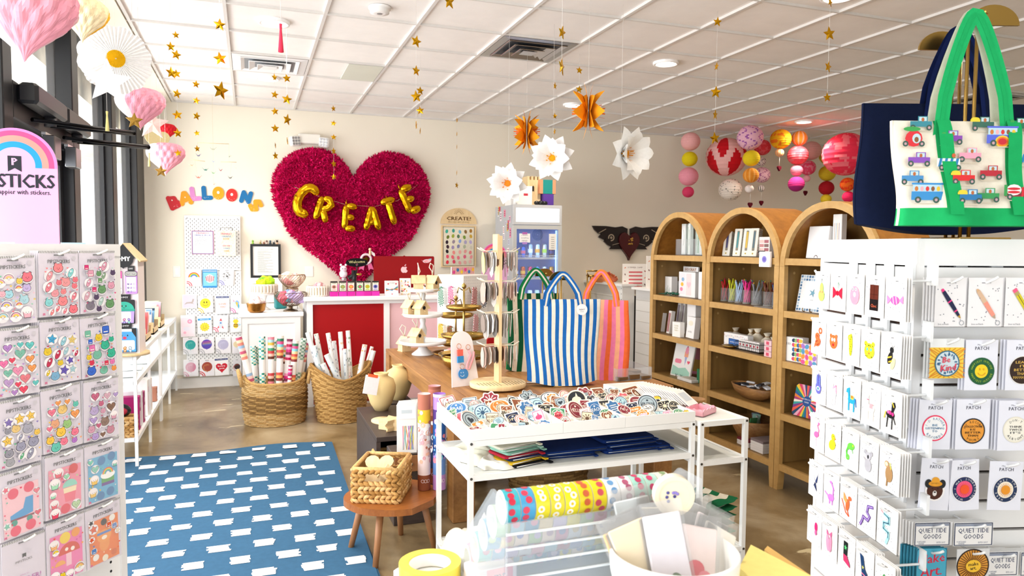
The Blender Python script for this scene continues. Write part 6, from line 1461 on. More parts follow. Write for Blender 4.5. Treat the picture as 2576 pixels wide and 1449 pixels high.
for k,(c,x,y,w_,lab)in enumerate([('17181c',1.15,3.02,.20,'black'),('e9bf2e',1.13,3.03,.20,'yellow'),('1d3560',1.14,3.04,.19,'dark blue'),('b3263a',1.12,3.04,.20,'red'),('8fc4b0',1.13,3.05,.2,'mint'),('a9d4c2',1.12,3.06,.2,'pale mint'),('ece9d6',1.11,3.06,.21,'cream')]):
 pouch((x,y,zs+.0125*k),.28+.05*math.sin(k*2),w_,.15,c,'%s flat zip pouch, layer %s of the left pile'%(lab,['one','two','three','four','five','six','seven'][k]),'e6e6e6',1,'flat zip pouches piled on the middle shelf',.011)
def drape(loc,rz,w_,d_,h,c,lab,seed,name='folded_cloth',stripe=None):
 b=MB('cloth',c);q=random.Random(seed);f_=[q.uniform(0,6)for _ in range(6)]
 def fn(u,v):
  e=min(1,6*min(u,1-u,v,1-v));return((u-.5)*w_+.012*math.sin(v*9+f_[0]),(v-.5)*d_+.012*math.sin(u*8+f_[1]),.002+e*(h*(.6+.25*math.sin(u*7+f_[2])*math.sin(v*6+f_[3])+.15*math.sin(u*15+v*11+f_[4]))))
 NU=24;n0=b.pts([fn(i/NU,j/NU)for j in range(NU+1)for i in range(NU+1)])
 for j in range(NU):
  for i in range(NU):a=n0+j*(NU+1)+i;b.face((a,a+1,a+NU+2,a+NU+1),True,stripe[(j//2)%2]if stripe else c)
 k=b.pts([(x,y,.001)for x,y in((-w_/2,-d_/2),(w_/2,-d_/2),(w_/2,d_/2),(-w_/2,d_/2))]);b.face((k+3,k+2,k+1,k))
 return tag(b.build(name,None,loc,rz),lab,'cloth')
drape((.97,3.18,zs),.3,.20,.30,.05,'ece8d6','crumpled cream cloth pouches at the left end of the middle shelf',3)
drape((1.02,3.02,zs),-.2,.14,.18,.035,'f2efe4','pale cloth bag in front of the cream pouches on the middle shelf',8)
drape((1.02,3.18,.098),.2,.26,.42,.16,'e6decb','heap of natural canvas totes on the bottom shelf',5,'canvas_heap')
drape((1.22,3.1,.098),.5,.22,.32,.08,'efe9da','flat natural canvas tote on the bottom shelf beside the heap',6,'canvas_heap')
for k in range(6):drape((2.125,3.2,.098+.035*k),.08*k,.26,.50,.037,'1c6b44','green and cream striped canvas, layer %s of the folded pile on the bottom shelf'%['one','two','three','four','five','six'][k],20+k,'folded_tote',('1c6b44','e8e2d2'))
# baskets under the wooden table
def ub(u):return(.20+.035*u,.34*u)
tt,_r=woven((1.80,4.25,0),ub,24,.011,'6f5430','8f7044','dark seagrass basket with a round handle hole under the wooden table','woven_basket',sx=1.25,sy=.9,dip=lambda a:.05*math.cos(2*a),rows=16)
MB('wicker','7a5c36').tube([(-.06+.075*math.cos(a),-.215,.27+.055*math.sin(a))for a in[2*PI*i/20 for i in range(20)]],.015,6,loop=True).build('handle_ring',tt)
MB('black_frame').lathe([(.0005,0),(.066,0),(.066,.004),(.0005,.004)],n=24).build('handle_hole',tt,(-.06,-.212,.27),(PI/2,0,0))
tt,_r=woven((1.36,4.6,0),lambda u:(.13,.26*u),18,.009,'5f4828','7f6238','small dark basket deeper under the wooden table','woven_basket',rows=12)
crumple(['3f6a78','b9c6cc','d9dcd8'],.1,.04,44,(1.85,4.27,.27),'folded_tote','%s folded bag in the dark seagrass basket',None,'bag',.09,5,.0)
# ------------------------------------------------------------------ stool with its basket and craft tubes
def stool(loc,rz,lab,grp):
 t=thing('stool',lab,'stool',loc,rz,grp);t.scale=(.87,.87,1)
 P=[(.0,-.27),(.13,-.22),(.24,-.10),(.27,.02),(.25,.13),(.16,.22),(0,.26),(-.16,.22),(-.25,.13),(-.27,.02),(-.24,-.10),(-.13,-.22)]
 b=MB('stool_wood');c=[(0,-.27)]
 O=[]
 for i in range(1,len(P)):
  p0,p1,p2,p3=P[i-1]if i>0 else P[i],P[i],P[(i+1)%len(P)],P[(i+2)%len(P)]
  for s in range(3):
   u=s/3;O.append(tuple(.5*((2*p1[k])+(-p0[k]+p2[k])*u+(2*p0[k]-5*p1[k]+4*p2[k]-p3[k])*u*u+(-p0[k]+3*p1[k]-3*p2[k]+p3[k])*u**3)for k in(0,1)))
 b.extz(O,.268,.30);b.build('seat',t)
 for x,y in((-.15,-.10),(.15,-.10),(-.13,.14),(.13,.14)):MB('stool_leg_wood').cyl((x*1.35,y*1.35,0),(x*.95,y*.95,.27),.016,.021,14).build('leg',t)
 return t
ST_=(.665,3.575)
stool((ST_[0],ST_[1],0),.38,'low brown wooden stool with a pointed rounded seat in front of the patch table','low wooden stools')
stool((1.42,4.25+.9,0),1.2,'second low brown stool under the wooden table','low wooden stools')
# chunky woven basket
def braid(p,rz,W,D,H,lab):
 t=thing('woven_basket',lab,'basket',p,rz);rows=8
 for f_ in range(4):
  w_=W if f_%2==0 else D;d_=(D if f_%2==0 else W)/2;M_=Matrix.Rotation(PI/2*f_,4,'Z');n_=int(w_/.026)
  b=MB('wicker');b.M=M_
  for j in range(rows):
   for i in range(n_):
    if f_ in(0,2)and j>=rows-3 and j<rows-1 and abs(i-(n_-1)/2)<n_*.24:continue
    x=-w_/2+w_*(i+.5)/n_;z=H*(j+.5)/rows;s=.5 if j%2 else-.5
    ax=Vector((.02,0,.012*(1 if j%2 else-1)));b.col=['cfa46a','b98b4e','dcb67e','a87a40','c79a5c'][RND.randrange(5)]
    c=Vector((x,-d_,z));b.tube([c-ax,c-ax*.4+Vector((0,-.006,0)),c+ax*.4+Vector((0,-.006,0)),c+ax],[.004,.0105,.0105,.004],6)
  b.set('wicker','a07a48').box(-w_/2,-d_+.002,.0,w_/2,-d_+.008,H*(1 if f_%2 else .62));b.build('side',t)
  r=MB('wicker','d0a86e');r.M=M_;r.tube([(-w_/2,-d_,H),(w_/2,-d_,H)],.011,8);r.build('rim',t)
 MB('wicker','a98450').box(-W/2,-D/2,.0,W/2,D/2,.008).build('bottom',t)
 return t
BP=Vector((.615,3.60,.302));BR=.0
braid(BP,-.42,.22,.27,.165,'chunky woven rectangular basket of wooden craft pieces on the stool')
for k,(x,y,z,kd,lab)in enumerate([(-.01,-.02,.15,0,'plain wooden heart box cutout in the chunky basket'),(-.02,-.09,.085,1,'flat pale wooden block in front of the heart in the basket'),(.06,-.05,.11,1,'slanted pale wooden slat at the right of the basket'),(.01,.06,.10,1,'pale wooden plank at the back of the basket')]):
 b=MB('pale_wood')
 if kd==0:b.ext(heart2(0,0,.072,24)[::-1],-.012,.012)
 else:b.bbox(-.05,-.008,-.04,.05,.008,.04,.002)
 v=Matrix.Rotation(-.42,3,'Z')@Vector((x,y,z));o=b.build('wooden_cutout',None,BP+v,(-.9 if kd==0 else-.5-.2*k,.3*k*(kd),-.3));tag(o,lab,'wooden cutout')
def craft_tube(px,y,z0,z1,cols,lab):
 p=onY(px,1100,y);t=thing('craft_tube',lab,'cardboard tube',(p.x,y,z0),0,'printed cardboard craft tubes');h=z1-z0;r_=.033
 b=MB('paint');n=24;q=random.Random(int(px));lv=[0,.16,.36,.52,.7,.84,.97,1]
 for i in range(len(lv)-1):b.col=cols[i%len(cols)];b.lathe([(r_,h*lv[i]),(r_,h*lv[i+1])],n=n)
 b.col=cols[-1];b.lathe([(r_,h),(r_-.004,h),(r_-.005,h-.006),(.0005,h-.006)],n=n)
 b.set('print')
 for i in range(34):
  a=-PI/2+q.uniform(-1.3,1.3);z=h*q.uniform(.30,.82);s=q.uniform(.005,.014);c=cols[7+i%(len(cols)-8)]if len(cols)>8 else 'ffffff';P=[]
  for k in range(9):t_=2*PI*k/9;a2=a+s/r_*math.cos(t_);P.append(((r_+.0006+i*.00003)*math.cos(a2),(r_+.0006+i*.00003)*math.sin(a2),z+s*1.2*math.sin(t_)))
  k0=b.pts(P);b.face(tuple(k0+k for k in range(9)),False,c)
 for s in(-.45,0,.45):
  a=-PI/2+s;P=[]
  for k in range(12):t_=2*PI*k/12;a2=a+.009/r_*math.cos(t_);P+=[((r_+.0008)*math.cos(a2),(r_+.0008)*math.sin(a2),h*.1+.009*math.sin(t_)),((r_+.0008)*math.cos(a+.007/r_*math.cos(t_)),(r_+.0008)*math.sin(a+.007/r_*math.cos(t_)),h*.1+.007*math.sin(t_))]
  k0=b.pts(P)
  for k in range(12):j=(k+1)%12;b.face((k0+2*k,k0+2*k+1,k0+2*j+1,k0+2*j),False,'f0e0e0')
 b.build('tube',t)
craft_tube(1067,3.60,.302,.80,['8a4a30','f0dcdc','e9c8c4','f6efec','e8c03a','b5705c','b5705c','b5705c','f4f0ee','d8a0a8','c9b0b4','f0b8a0','e9c8c8'],'tall terracotta and white craft tube on the stool, left of the two')
craft_tube(1105,3.58,.302,.80,['b784c4','6a90d0','1f4f96','2c5fa8','5a3c88','b892dc','e8e2f0','b18ad0','7ac0e0','f08a9a','1f3f80','f4f4f4','8a5ab0'],'tall violet and blue craft tube on the stool, right of the two')
craft_tube(1093,3.69,.302,.82,['8a4a30','2a3a5a','3a4a6a','8a4a30','b5705c','b5705c','9a5a48','9a5a48','f4f0ee','d8a0a8'],'third craft tube standing behind the violet one')
# dark low shelf with vases, star plates and yarn packs
t=thing('low_shelf','dark brown low shelf unit beside the wooden table','shelf unit',(.87,4.66,0))
b=MB('dark_wood').bbox(-.18,-.42,.39,.17,.42,.42,.002);b.box(-.18,-.42,0,-.155,.42,.39).box(.145,-.42,0,.17,.42,.39).box(-.155,.40,0,.145,.42,.39);b.build('frame',t);MB('dark_wood').box(-.155,-.41,.17,.145,.40,.19).build('shelf',t)
def vase(loc,s,lab):tag(MB('paint','d9c089').lathe([(.0005,0),(.045,0),(.075,.05),(.098,.12),(.10,.17),(.085,.215),(.05,.235),(.045,.245),(.052,.258),(.042,.26),(.035,.24),(.03,.2),(.0005,.1)],n=32,smooth=True,sx=s,sy=s).build('vase',None,loc),lab,'vase','straw coloured round vases')
vase((.84,4.95,.42),1.0,'straw coloured round vase with a white tag, left one on the dark shelf')
vase((1.06-.09,4.75,.42),.0001,'')if False else vase((1.02,5.25,.42),.98,'straw coloured round vase half hidden behind the boxes, right one')
tag(MB('dark_wood').bbox(-.12,-.12,0,.12,.12,.419,.003).build('side_block',None,(1.02-.03,5.25,0)),'dark block stand under the right vase','stand')
t=thing('price_card','white card with orange clip hanging on the left vase','card',(.74,4.82,.56),(-.15,.25,.2));MB('paper','f3f1f4').bbox(-.05,-.003,0,.05,.003,.125,.001).build('card',t);MB('plastic','ee6a3a').box(-.035,-.005,.115,.035,.005,.135).build('clip',t)
for k in range(9):
 b=MB('pale_wood').extz([(p_[0],p_[1])for p_ in star2(0,0,.085,.5)][::-1],0,.007);tag(b.build('star_plate',None,(.815,4.40,.421+.0078*k),.1*math.sin(k)),'pale wooden star cutout, layer %s of the stack on the dark shelf'%['one','two','three','four','five','six','seven','eight','nine'][k],'wooden cutout','wooden star cutouts stacked on the dark shelf')
tag(MB('pale_wood').lathe([(.0005,0),(.10,0),(.10,.008),(.0005,.008)],n=36,sx=.8).build('round_plate',None,(.80,4.62,.421)),'thin pale wooden disc behind the star stack','wooden cutout')
t=thing('kit_drawer','small grey wooden drawer box holding yarn packs','drawer box',(.80,4.0,0));MB('dark_wood').bbox(-.07,-.09,.0,.13,.12,.40,.003).build('body',t);b=MB('stool_leg_wood').bbox(-.065,-.095,.30,.125,-.088,.39,.002);b.build('drawer_front',t);MB('metal','b9b9b9').sphere((.03,-.1,.345),.008,8,6).build('knob',t)
for k in range(4):
 b=MB('print','eef0ee');b.box(-.055,0,0,.055,.012,.27);b.y0=-.0004
 q=random.Random(k);
 for i in range(16):x=q.uniform(-.045,.045);b.ln([(x,.02),(x+q.uniform(-.01,.01),.08),(x+q.uniform(-.012,.012),.15)],.004,['e8d84a','e88ab0','6ac0b0','8a7ac0','e89a4a','9ad0e0'][i%6])
 b.r(-.05,.19,.05,.26,'f8f8f8');b.r(-.03,.22,.03,.24,'c9d6dc');o=b.build('yarn_pack',None,(.81+.012*k,3.93+.035*k,.401),(-.08,0,-.1+.05*k));tag(o,'clear pack of pastel yarn standing in the grey drawer box, %s from the front'%['first','second','third','fourth'][k],'yarn pack','pastel yarn packs')
braid((.74,4.30,.191),0,.1,.12,.12,'tiny woven basket on the lower level of the dark shelf')
# ================================================================== white shelving along the window
for k,(y0,y1)in enumerate(((5.50,6.95),(6.98,8.36))):
 L_=['nearer','farther'][k];t=thing('metal_shelf','white metal shelf unit along the window, %s one'%L_,'shelf unit',(-.885,(y0+y1)/2,0),0,'white shelf units along the window');hy=(y1-y0)/2;hx=.13
 for y in(-hy+.01,0,hy-.01):
  for s in(-1,1):MB('paint','f2f4f4').box(s*hx-.01,y-.011,0,s*hx+.01,y+.011,.78).build('leg',t)
 for z in(.785,.615,.22):
  MB('paint','f1f3f3').box(-hx,-hy,z-.03,hx,hy,z-.004).build('shelf',t);MB('paint','f4f6f6').box(hx-.012,-hy,z-.032,hx+.012,hy,z).build('rail',t)
tag(MB('clear').bbox(-.12,-.2,0,.14,.2,.2,.004).build('plastic_bin',None,(-.72,8.13,.23)),'frosted clear bin pushed half out of the farther window shelf','bin')
for k,(y,c,h,lab)in enumerate([(5.75,'a8186a',.24,'tall magenta box on the bottom window shelf, nearest'),(5.86,'eceef0',.26,'white box between the two magenta boxes'),(5.98,'9a1560',.23,'second magenta box on the bottom window shelf'),(6.2,'f2f0ec',.28,'white box with a skin tone picture on the bottom window shelf'),(6.40,'ece8e4',.26,'white box at the far bay of the bottom window shelf'),(6.75,'a8705a',.12,'brown patterned box on the bottom window shelf')]):
 cbox('boxed_kit',lab,'box',(-.86,y,.221),PI/2,.07,.20,h,c,lambda b,w,h:(b.rr(-w*.3,h*.1,w*.3,h*.55,.006,'f0dfe8'),b.r(-w*.2,h*.65,w*.2,h*.8,'d8b0c8')),'boxed kits on the bottom window shelf')
braid((-.87,5.58,.221),0,.2,.1,.13,'woven grass basket on the bottom window shelf at the front')
tag(MB('pale_wood').box(-.09,-.05,0,.09,.05,.006).box(-.09,-.05,0,.09,-.044,.08).box(-.09,.044,0,.09,.05,.08).box(-.09,-.05,0,-.084,.05,.08).box(.084,-.05,0,.09,.05,.08).build('wooden_box',None,(-.86,5.70-.02,.221+.0)),'open pale wooden box behind the grass basket','box')
b=MB('gloss','1c1c20').sphere((0,0,0),.07,14,8,sz=.7,sy=.6);b.set('gloss','b0203a').sphere((0,-.02,0),.052,14,8,sz=.6,sy=.7);tag(b.build('goggles',None,(-.86,5.565,.40)),'black and red mask in the grass basket at the shelf front','mask')
# tower of hanging sticker packs by the window (house shaped top)
p=onZ(328,890,.785);T0=Vector((-.80,5.60,.785))
sx_=lambda px,py:onY(px,py,T0.y-.05)
t=thing('display_tower','cardboard display tower with a black diamond sign and a house roof','display stand',T0,-.1);t.scale=(.86,.86,1)
MB('pale_wood').cyl((0,0,0),(0,0,.02),.15,n=30).build('base',t);b=MB('paint','efe6e4').box(-.10,-.10,.02,.10,.10,.66);b.ext([(-.10,.66),(.10,.66),(0,.76)],-.10,.10);b.build('tower_body',t)
for s in(-1,1):MB('pale_wood').ext([(0,.775),(s*.125,.655),(s*.12,.645),(0,.76)][::s],-.115,.115).build('roof_slab',t)
b=MB('print');b.y0=-.118;b.p([(0,.60),(.085,.675),(0,.77),(-.085,.675)],'17171a');b.e(0,.668,.075,.06,'17171a');b.t('OMY',0,.668,.032,'f4f4f4',w=.10,bold=.002);b.build('diamond_sign',t)
def pack(u,z,w,h,art,lab,c):
 u*=.86;w*=.86;loc=T0+Matrix.Rotation(-.1,3,'Z')@Vector((u,-.102,z));q=thing('sticker_pack',lab,'sticker pack',loc,-.1,'sticker packs on the house roofed tower')
 b=MB('print','1a1a1c');b.box(-w*.28,-.002,h,w*.28,.012,h+.035);b.col=c;b.ext(rrect(-w/2,0,w/2,h,.008),-.003,.014);b.build('card',q);b=MB('print');b.y0=-.0035;b.t('OMY',0,h+.016,.012,'f4f4f4',w=w*.4);art(b,w,h);b.build('print',q)
def m_face(b,y,c='1a1a1c',s=.012):b.e(-s,y,.004,.006,c);b.e(s,y,.004,.006,c);b.ring(0,y-.006,.006,.0085,c,200,340,8)
def a_env(b,w,h):b.r(-w/2,h*.68,w/2,h,'f0389a');b.ln([(-w*.5,h),(0,h*.8),(w*.5,h)],.002,'1a1a1c');m_face(b,h*.88);a_bits(b,w,h*.62,6)
def a_bits(b,w,h,n=8,y0=0,cs=('d87aa8','8a7ac8','7ac0b8','e8b05a')):
 q=random.Random(int(h*1e4)+n)
 for i in range(n):x,z=(-.32+.32*(i%3))*w,y0+h*(.15+.25*(i//3));b.e(x,z,w*.12,w*.10,'3a3038',i,10);b.e(x,z,w*.10,w*.08,cs[i%len(cs)],i,10);b.e(x,z+w*.02,w*.03,w*.02,'fbf6f6')
def a_mask(b,w,h):b.r(-w*.42,h*.1,w*.42,h*.74,'f2eaf6');b.rr(-w*.55,h*.76,w*.55,h*1.0,.016,'1a1a1c');b.rr(-w*.52,h*.78,w*.52,h*.98,.014,'a8a8a4');b.ring(-w*.24,h*.9,.008,.0095,'1a1a1c',190,350,8);b.ring(w*.24,h*.9,.008,.0095,'1a1a1c',190,350,8);a_bits(b,w*.8,h*.66,9,0,('6a4a9a','a88ad0','d0c0e8'))
def a_cup(b,w,h):b.rr(-w/2,0,w/2,h,.008,'1a1a1c');b.p([(-w*.42,.006),(w*.42,.006),(w*.47,h*.55),(-w*.47,h*.55)],'b79ae0');b.p(rrect(-w*.30,h*.08,w*.30,h*.5,.008),'f6f2f6');b.e(0,h*.6,w*.45,h*.32,'2fb098',0,18,0,180);b.r(-w*.48,h*.52,w*.48,h*.62,'26a08a');m_face(b,h*.74);a_bits(b,w*.65,h*.45,6);b.p([(-w*.4,h*.82),(-w*.25,h*.8),(-w*.32,h),(-w*.45,h)],'f4a0c8')
def a_milk(b,w,h):b.r(-w/2,0,w/2,h,'1a1a1c');b.p([(-w*.47,.004),(w*.47,.004),(w*.47,h*.62),(w*.3,h*.86),(-w*.3,h*.86),(-w*.47,h*.62)],'4aa0e8');b.r(-w*.3,h*.86,w*.3,h*.97,'f4f4f4');m_face(b,h*.7,s=.018);b.p(rrect(-w*.25,h*.1,w*.42,h*.5,.01),'f4f2f2');a_bits(b,w*.7,h*.45,6,0,('e05a6a','f0a05a','b8d0e8'));b.e(0,h*.6,.012,.01,'e8405a')
pack(-.052,.43,.082,.155,a_env,'pink envelope sticker pack hanging at the upper left of the tower','f2edf0');pack(.055,.43,.082,.155,a_mask,'lilac sleep mask sticker pack hanging at the upper right of the tower','c48ee0')
pack(0,.225,.16,.165,a_cup,'bubble tea shaped sticker pack with a green lid on the tower','e6d8f0');pack(0,.03,.17,.165,a_milk,'blue milk carton shaped sticker pack at the bottom of the tower','8ac4f0')
# card bins farther along the window shelf
q=random.Random(9)
for k,(y,z,cs,lab,wd)in enumerate([(6.0,.785,['f4b8b8','f29a9a','e8303a','f6d8d4','f0a0a8'],'pale wood bin of red and pink cards, nearest',.0),(6.45,.785,['f4c0bc','f0a8a4','f8e4e0','e87a80'],'pale wood bin of peach cards, second',0),(6.95,.785,['d8e0e8','5a90c8','8ab8d8','2a3a5a','b8a0d0'],'pale wood bin of blue cards, third',0),(7.45,.785,['a9b8a0','d8d0b8','e8a0b0','8a9a8a'],'pale wood bin of green and rose cards, farthest',0)]):
 b=MB('pale_wood').box(-.09,-.16,0,.09,.16,.01).box(-.09,-.16,0,-.084,.16,.10).box(.084,-.16,0,.09,.16,.05).box(-.09,-.16,0,.09,-.154,.10).box(-.09,.154,0,.09,.16,.10);tag(b.build('card_bin',None,(-.87,y,z)),lab,'card bin','pale wood card bins on the window shelf')
 for i in range(11):
  c=cs[i%len(cs)];tag(MB('print',c).bbox(-.06,-.003,0,.06,.003,.16+.02*(i%3)+.03*(k%2),.001).build('greeting_card',None,(-.87+q.uniform(-.015,.015),y-.13+.026*i,z+.011),(-.35,0,q.uniform(-.1,.1))),'greeting card standing in the %s card bin'%['nearest','second','third','farthest'][k],'card','greeting cards in the %s card bin'%['nearest','second','third','farthest'][k])
for k in range(3):tag(MB('paint','e0e6e4').box(-.08,-.1,0,.08,.1,.012).build('paper_stack',None,(-.86,5.75+.3*k,.616),.1*k),'flat stack of printed paper on the middle window shelf, %s one'%['nearest','middle','farthest'][k],'paper stack','paper stacks on the middle window shelf')
# ================================================================== sticker rack on the left
def ang(deg):r=math.radians(deg);return Vector((math.sin(r),math.cos(r),0))
dL=ang(41);A_=dep(295,617,2.2);A_.z=0;rzL=math.radians(49)
nL=Vector((dL.y,-dL.x,0))
def LR(u,v=0,z=0):return A_+dL*u+nL*v+Vector((0,0,z))
t=thing('sticker_rack','white perforated display rack of sticker packs at the left edge','display rack',LR(0),rzL)
b=MB('paint','f0f0f1').bbox(-.62,0,.05,.0,.03,1.545,.003);b.build('panel',t);MB('paint','e8e8e9').box(-.62,-.012,1.52,.0,.032,1.556).build('top_rail',t);MB('paint','e8e8e9').box(-.018,-.008,.0,.002,.034,1.55).build('upright',t)
b=MB('black_frame')
for u in(-.31,-.18,-.435,-.05,-.56):
 for k in range(50):b.y0=0;b.lay=0;z=.1+.0285*k;b.p([(u+.004*math.cos(a),z+.0045*math.sin(a))for a in[2*PI*i/8 for i in range(8)]],None,-.0006)
b.build('peg_holes',t)['kind']='stuff'
def lump(b,x,z,r,c,q,kind):
 b.e(x,z,r*1.25,r*1.18,'f4f1f6',n=12)
 for k_,cc in((1.13,'4a4450'),(1,c)):lump1(b,x,z,r*k_,cc,q,kind)
 if r>.006:b.e(x-r*.25,z,r*.08,None,'2a2a30',n=6);b.e(x+r*.25,z,r*.08,None,'2a2a30',n=6);b.ring(x,z-r*.15,r*.1,r*.16,'2a2a30',200,340,5)
def lump1(b,x,z,r,c,q,kind):
 if kind==0:b.heart(x,z,r,c)
 elif kind==1:b.e(x,z,r,r*.85,c);b.e(x-r*.5,z+r*.7,r*.3,None,c);b.e(x+r*.5,z+r*.7,r*.3,None,c)
 elif kind==2:b.star(x,z,r,c,.5,x*40)
 elif kind==3:b.p([(x-r*.6,z-r),(x+r*.6,z-r),(x+r*.8,z+r*.2),(x-r*.8,z+r*.2)],c);b.e(x,z+r*.3,r*.8,r*.6,'fbf4f6')
 elif kind==4:b.ring(x,z-r*.2,r*.7,r,c,0,180);b.ring(x,z-r*.2,r*.4,r*.7,'f2d24a',0,180);b.e(x-r*.7,z-r*.3,r*.4,r*.3,'fbfbfd');b.e(x+r*.7,z-r*.3,r*.4,r*.3,'fbfbfd')
 elif kind==5:b.e(x,z,r*.5,r,c,-.5);b.e(x,z+r*.35,r*.22,None,'dfe8f2')
 else:b.rr(x-r*.8,z-r*.8,x+r*.8,z+r*.8,r*.3,c);b.r(x-r*.5,z-r*.5,x+r*.5,z-r*.3,'fbf6f0')
def a_pack(seed,cols,kinds,bg=None,big=None,reorder=False):
 def f(b,w,h):
  q=random.Random(seed);b.r(-w/2,0,w/2,h,'e0d9e8');b.r(-w/2,h*.965,w/2,h,'f4f4f6')
  for i in range(26):x=-w/2+w*i/26;b.p([(x,h*.965),(x+w*.018,h*.965),(x+w*.036,h),(x+w*.018,h)],'26262e')
  b.rr(-w*.13,h*.925,w*.13,h*.948,.001,'5a5a64')
  if reorder:
   b.p([(-.005,h*.70),(0,h*.715),(.005,h*.70),(.005,h*.76),(-.005,h*.76)],'23262e');b.t('PIPSTICKS.',0,h*.66,.006,'23262e',w=w*.4);b.t('time to',0,h*.45,.006,'c88ac0');b.t('REORDER!',0,h*.36,.014,'c06ab8',w=w*.78,bold=.0004)
   for i in range(3):b.e(-.016+.016*i,h*.25,.005,None,'f2c23a')
   return
  if bg:b.t('SCRATCH',-w*.26,h*.72,.0001,bg);b.r(-w*.42,h*.03,w*.42,h*.76,bg)
  else:b.t('GLITTER PUFFY',0,h*.885,.0075,'c9bccf',w=w*.42)
  b.t('PIPSTICKERS',0,h*.84,.0098,'2b2f3e',w=w*.56,bold=.0003);b.star(w*.38,h*.89,.007,'cfcad6',.8,0,10)
  b.p([(-w*.42,h*.02),(-w*.39,h*.035),(-w*.36,h*.02),(-w*.36,h*.06),(-w*.42,h*.06)],'d8488a')
  pts=[]
  n_=0
  if big:
   for kk in big(b,w,h):pts.append(kk)
  while n_<500 and len(pts)<(34 if not big else 20):
   n_+=1;r=q.choice([.0135,.0125,.011])if n_<130 else(.008 if n_<260 else .003);x,z=q.uniform(-.41,.41)*w,q.uniform(.06,.75)*h
   if abs(x)+r>w*.45 or any((x-X)**2+(z-Z)**2<(r+R+.0015)**2 for X,Z,R in pts):continue
   pts.append((x,z,r));c=cols[q.randrange(len(cols))]
   if r>.005:lump(b,x,z,r,c,q,kinds[q.randrange(len(kinds))])
   else:(b.heart if q.random()<.5 else b.star)(x,z,r,c)
 return f
def B_skate(b,w,h):b.p([(-.005,h*.27),(.03,h*.30),(.032,h*.55),(.012,h*.55),(.004,h*.40),(-.03,h*.34),(-.03,h*.27)],'2f9ad8');b.r(-.03,h*.25,.034,h*.28,'8a2a4a');[b.e(x,h*.22,.008,None,'1f9a8a')for x in(-.02,.02)];[b.e(x,z,.014,None,'e8406a')for x,z in((-.02,h*.66),(.022,h*.69),(-.018,h*.1),(.022,h*.12))];return[(0,h*.4,.038),(-.02,h*.66,.015),(.022,h*.69,.015),(-.018,h*.1,.015),(.022,h*.12,.015)]
def B_boba(b,w,h):b.p([(.0,h*.2),(.028,h*.2),(.034,h*.42),(-.006,h*.42)],'f0708a');b.p([(-.004,h*.34),(.032,h*.34),(.034,h*.42),(-.006,h*.42)],'f7e6c0');b.e(.014,h*.43,.022,.02,'8fd8c8',0,14,0,180);b.r(.010,h*.55,.015,h*.66,'e8406a');b.e(.025,h*.70,.014,None,'d8303a');b.e(-.0,h*.1,.014,None,'e03a5a');return[(.014,h*.36,.032),(.025,h*.7,.015),(0,h*.1,.015)]
def B_cake(b,w,h):b.r(-.006,h*.3,.036,h*.38,'5aa860');b.r(-.006,h*.25,.036,h*.3,'6a4a9a');b.e(.015,h*.42,.024,.012,'ffffff');[b.ring(.015,h*.44,.006+.003*i,.009+.003*i,c,0,180)for i,c in enumerate(('5a9ad8','6ac06a','f0d040','e8603a'))];[b.e(x,z,.013,None,'3a80b8')for x,z in((-.005,h*.68),(.028,h*.71),(-.01,h*.1),(.022,h*.13))];return[(.015,h*.38,.03),(-.005,h*.68,.014),(.028,h*.71,.014),(-.01,h*.1,.014),(.022,h*.13,.014)]
def B_mush(b,w,h):b.r(-.002,h*.22,.014,h*.42,'f7c8d8');b.e(.008,h*.42,.032,.03,'d8402a',0,18,0,180);b.e(0,h*.49,.005,None,'fbf4ee');b.e(.018,h*.47,.006,None,'fbf4ee');b.e(-.004,h*.68,.016,None,'f2d22a');b.e(.028,h*.71,.013,None,'f09a3a');b.e(-.02,h*.27,.016,.014,'f2a84a',0,14,0,180);return[(.008,h*.4,.034),(-.004,h*.68,.017),(.028,h*.71,.014),(-.02,h*.27,.017)]
def B_tiger(b,w,h):b.e(.0,h*.32,.017,.022,'f09a4a');b.e(0,h*.46,.024,.019,'f2a04e');b.e(-.018,h*.54,.007,None,'f2a04e');b.e(.018,h*.54,.007,None,'f2a04e');b.r(-.023,h*.49,.023,h*.53,'5a8ad0');b.e(0,h*.43,.009,.006,'fbf0e0');[b.e(x,z,.010,None,c)for x,z,c in((-.0,h*.69,'2a2a30'),(.028,h*.71,'f4f0ea'),(-.03,h*.15,'f4f4f2'),(.0,h*.08,'f2ead8'),(.03,h*.12,'d86a2a'),(-.032,h*.62,'7a3a20'))];return[(0,h*.4,.032),(0,h*.69,.011),(.028,h*.71,.011),(-.03,h*.15,.011),(0,h*.08,.011),(.03,h*.12,.011)]
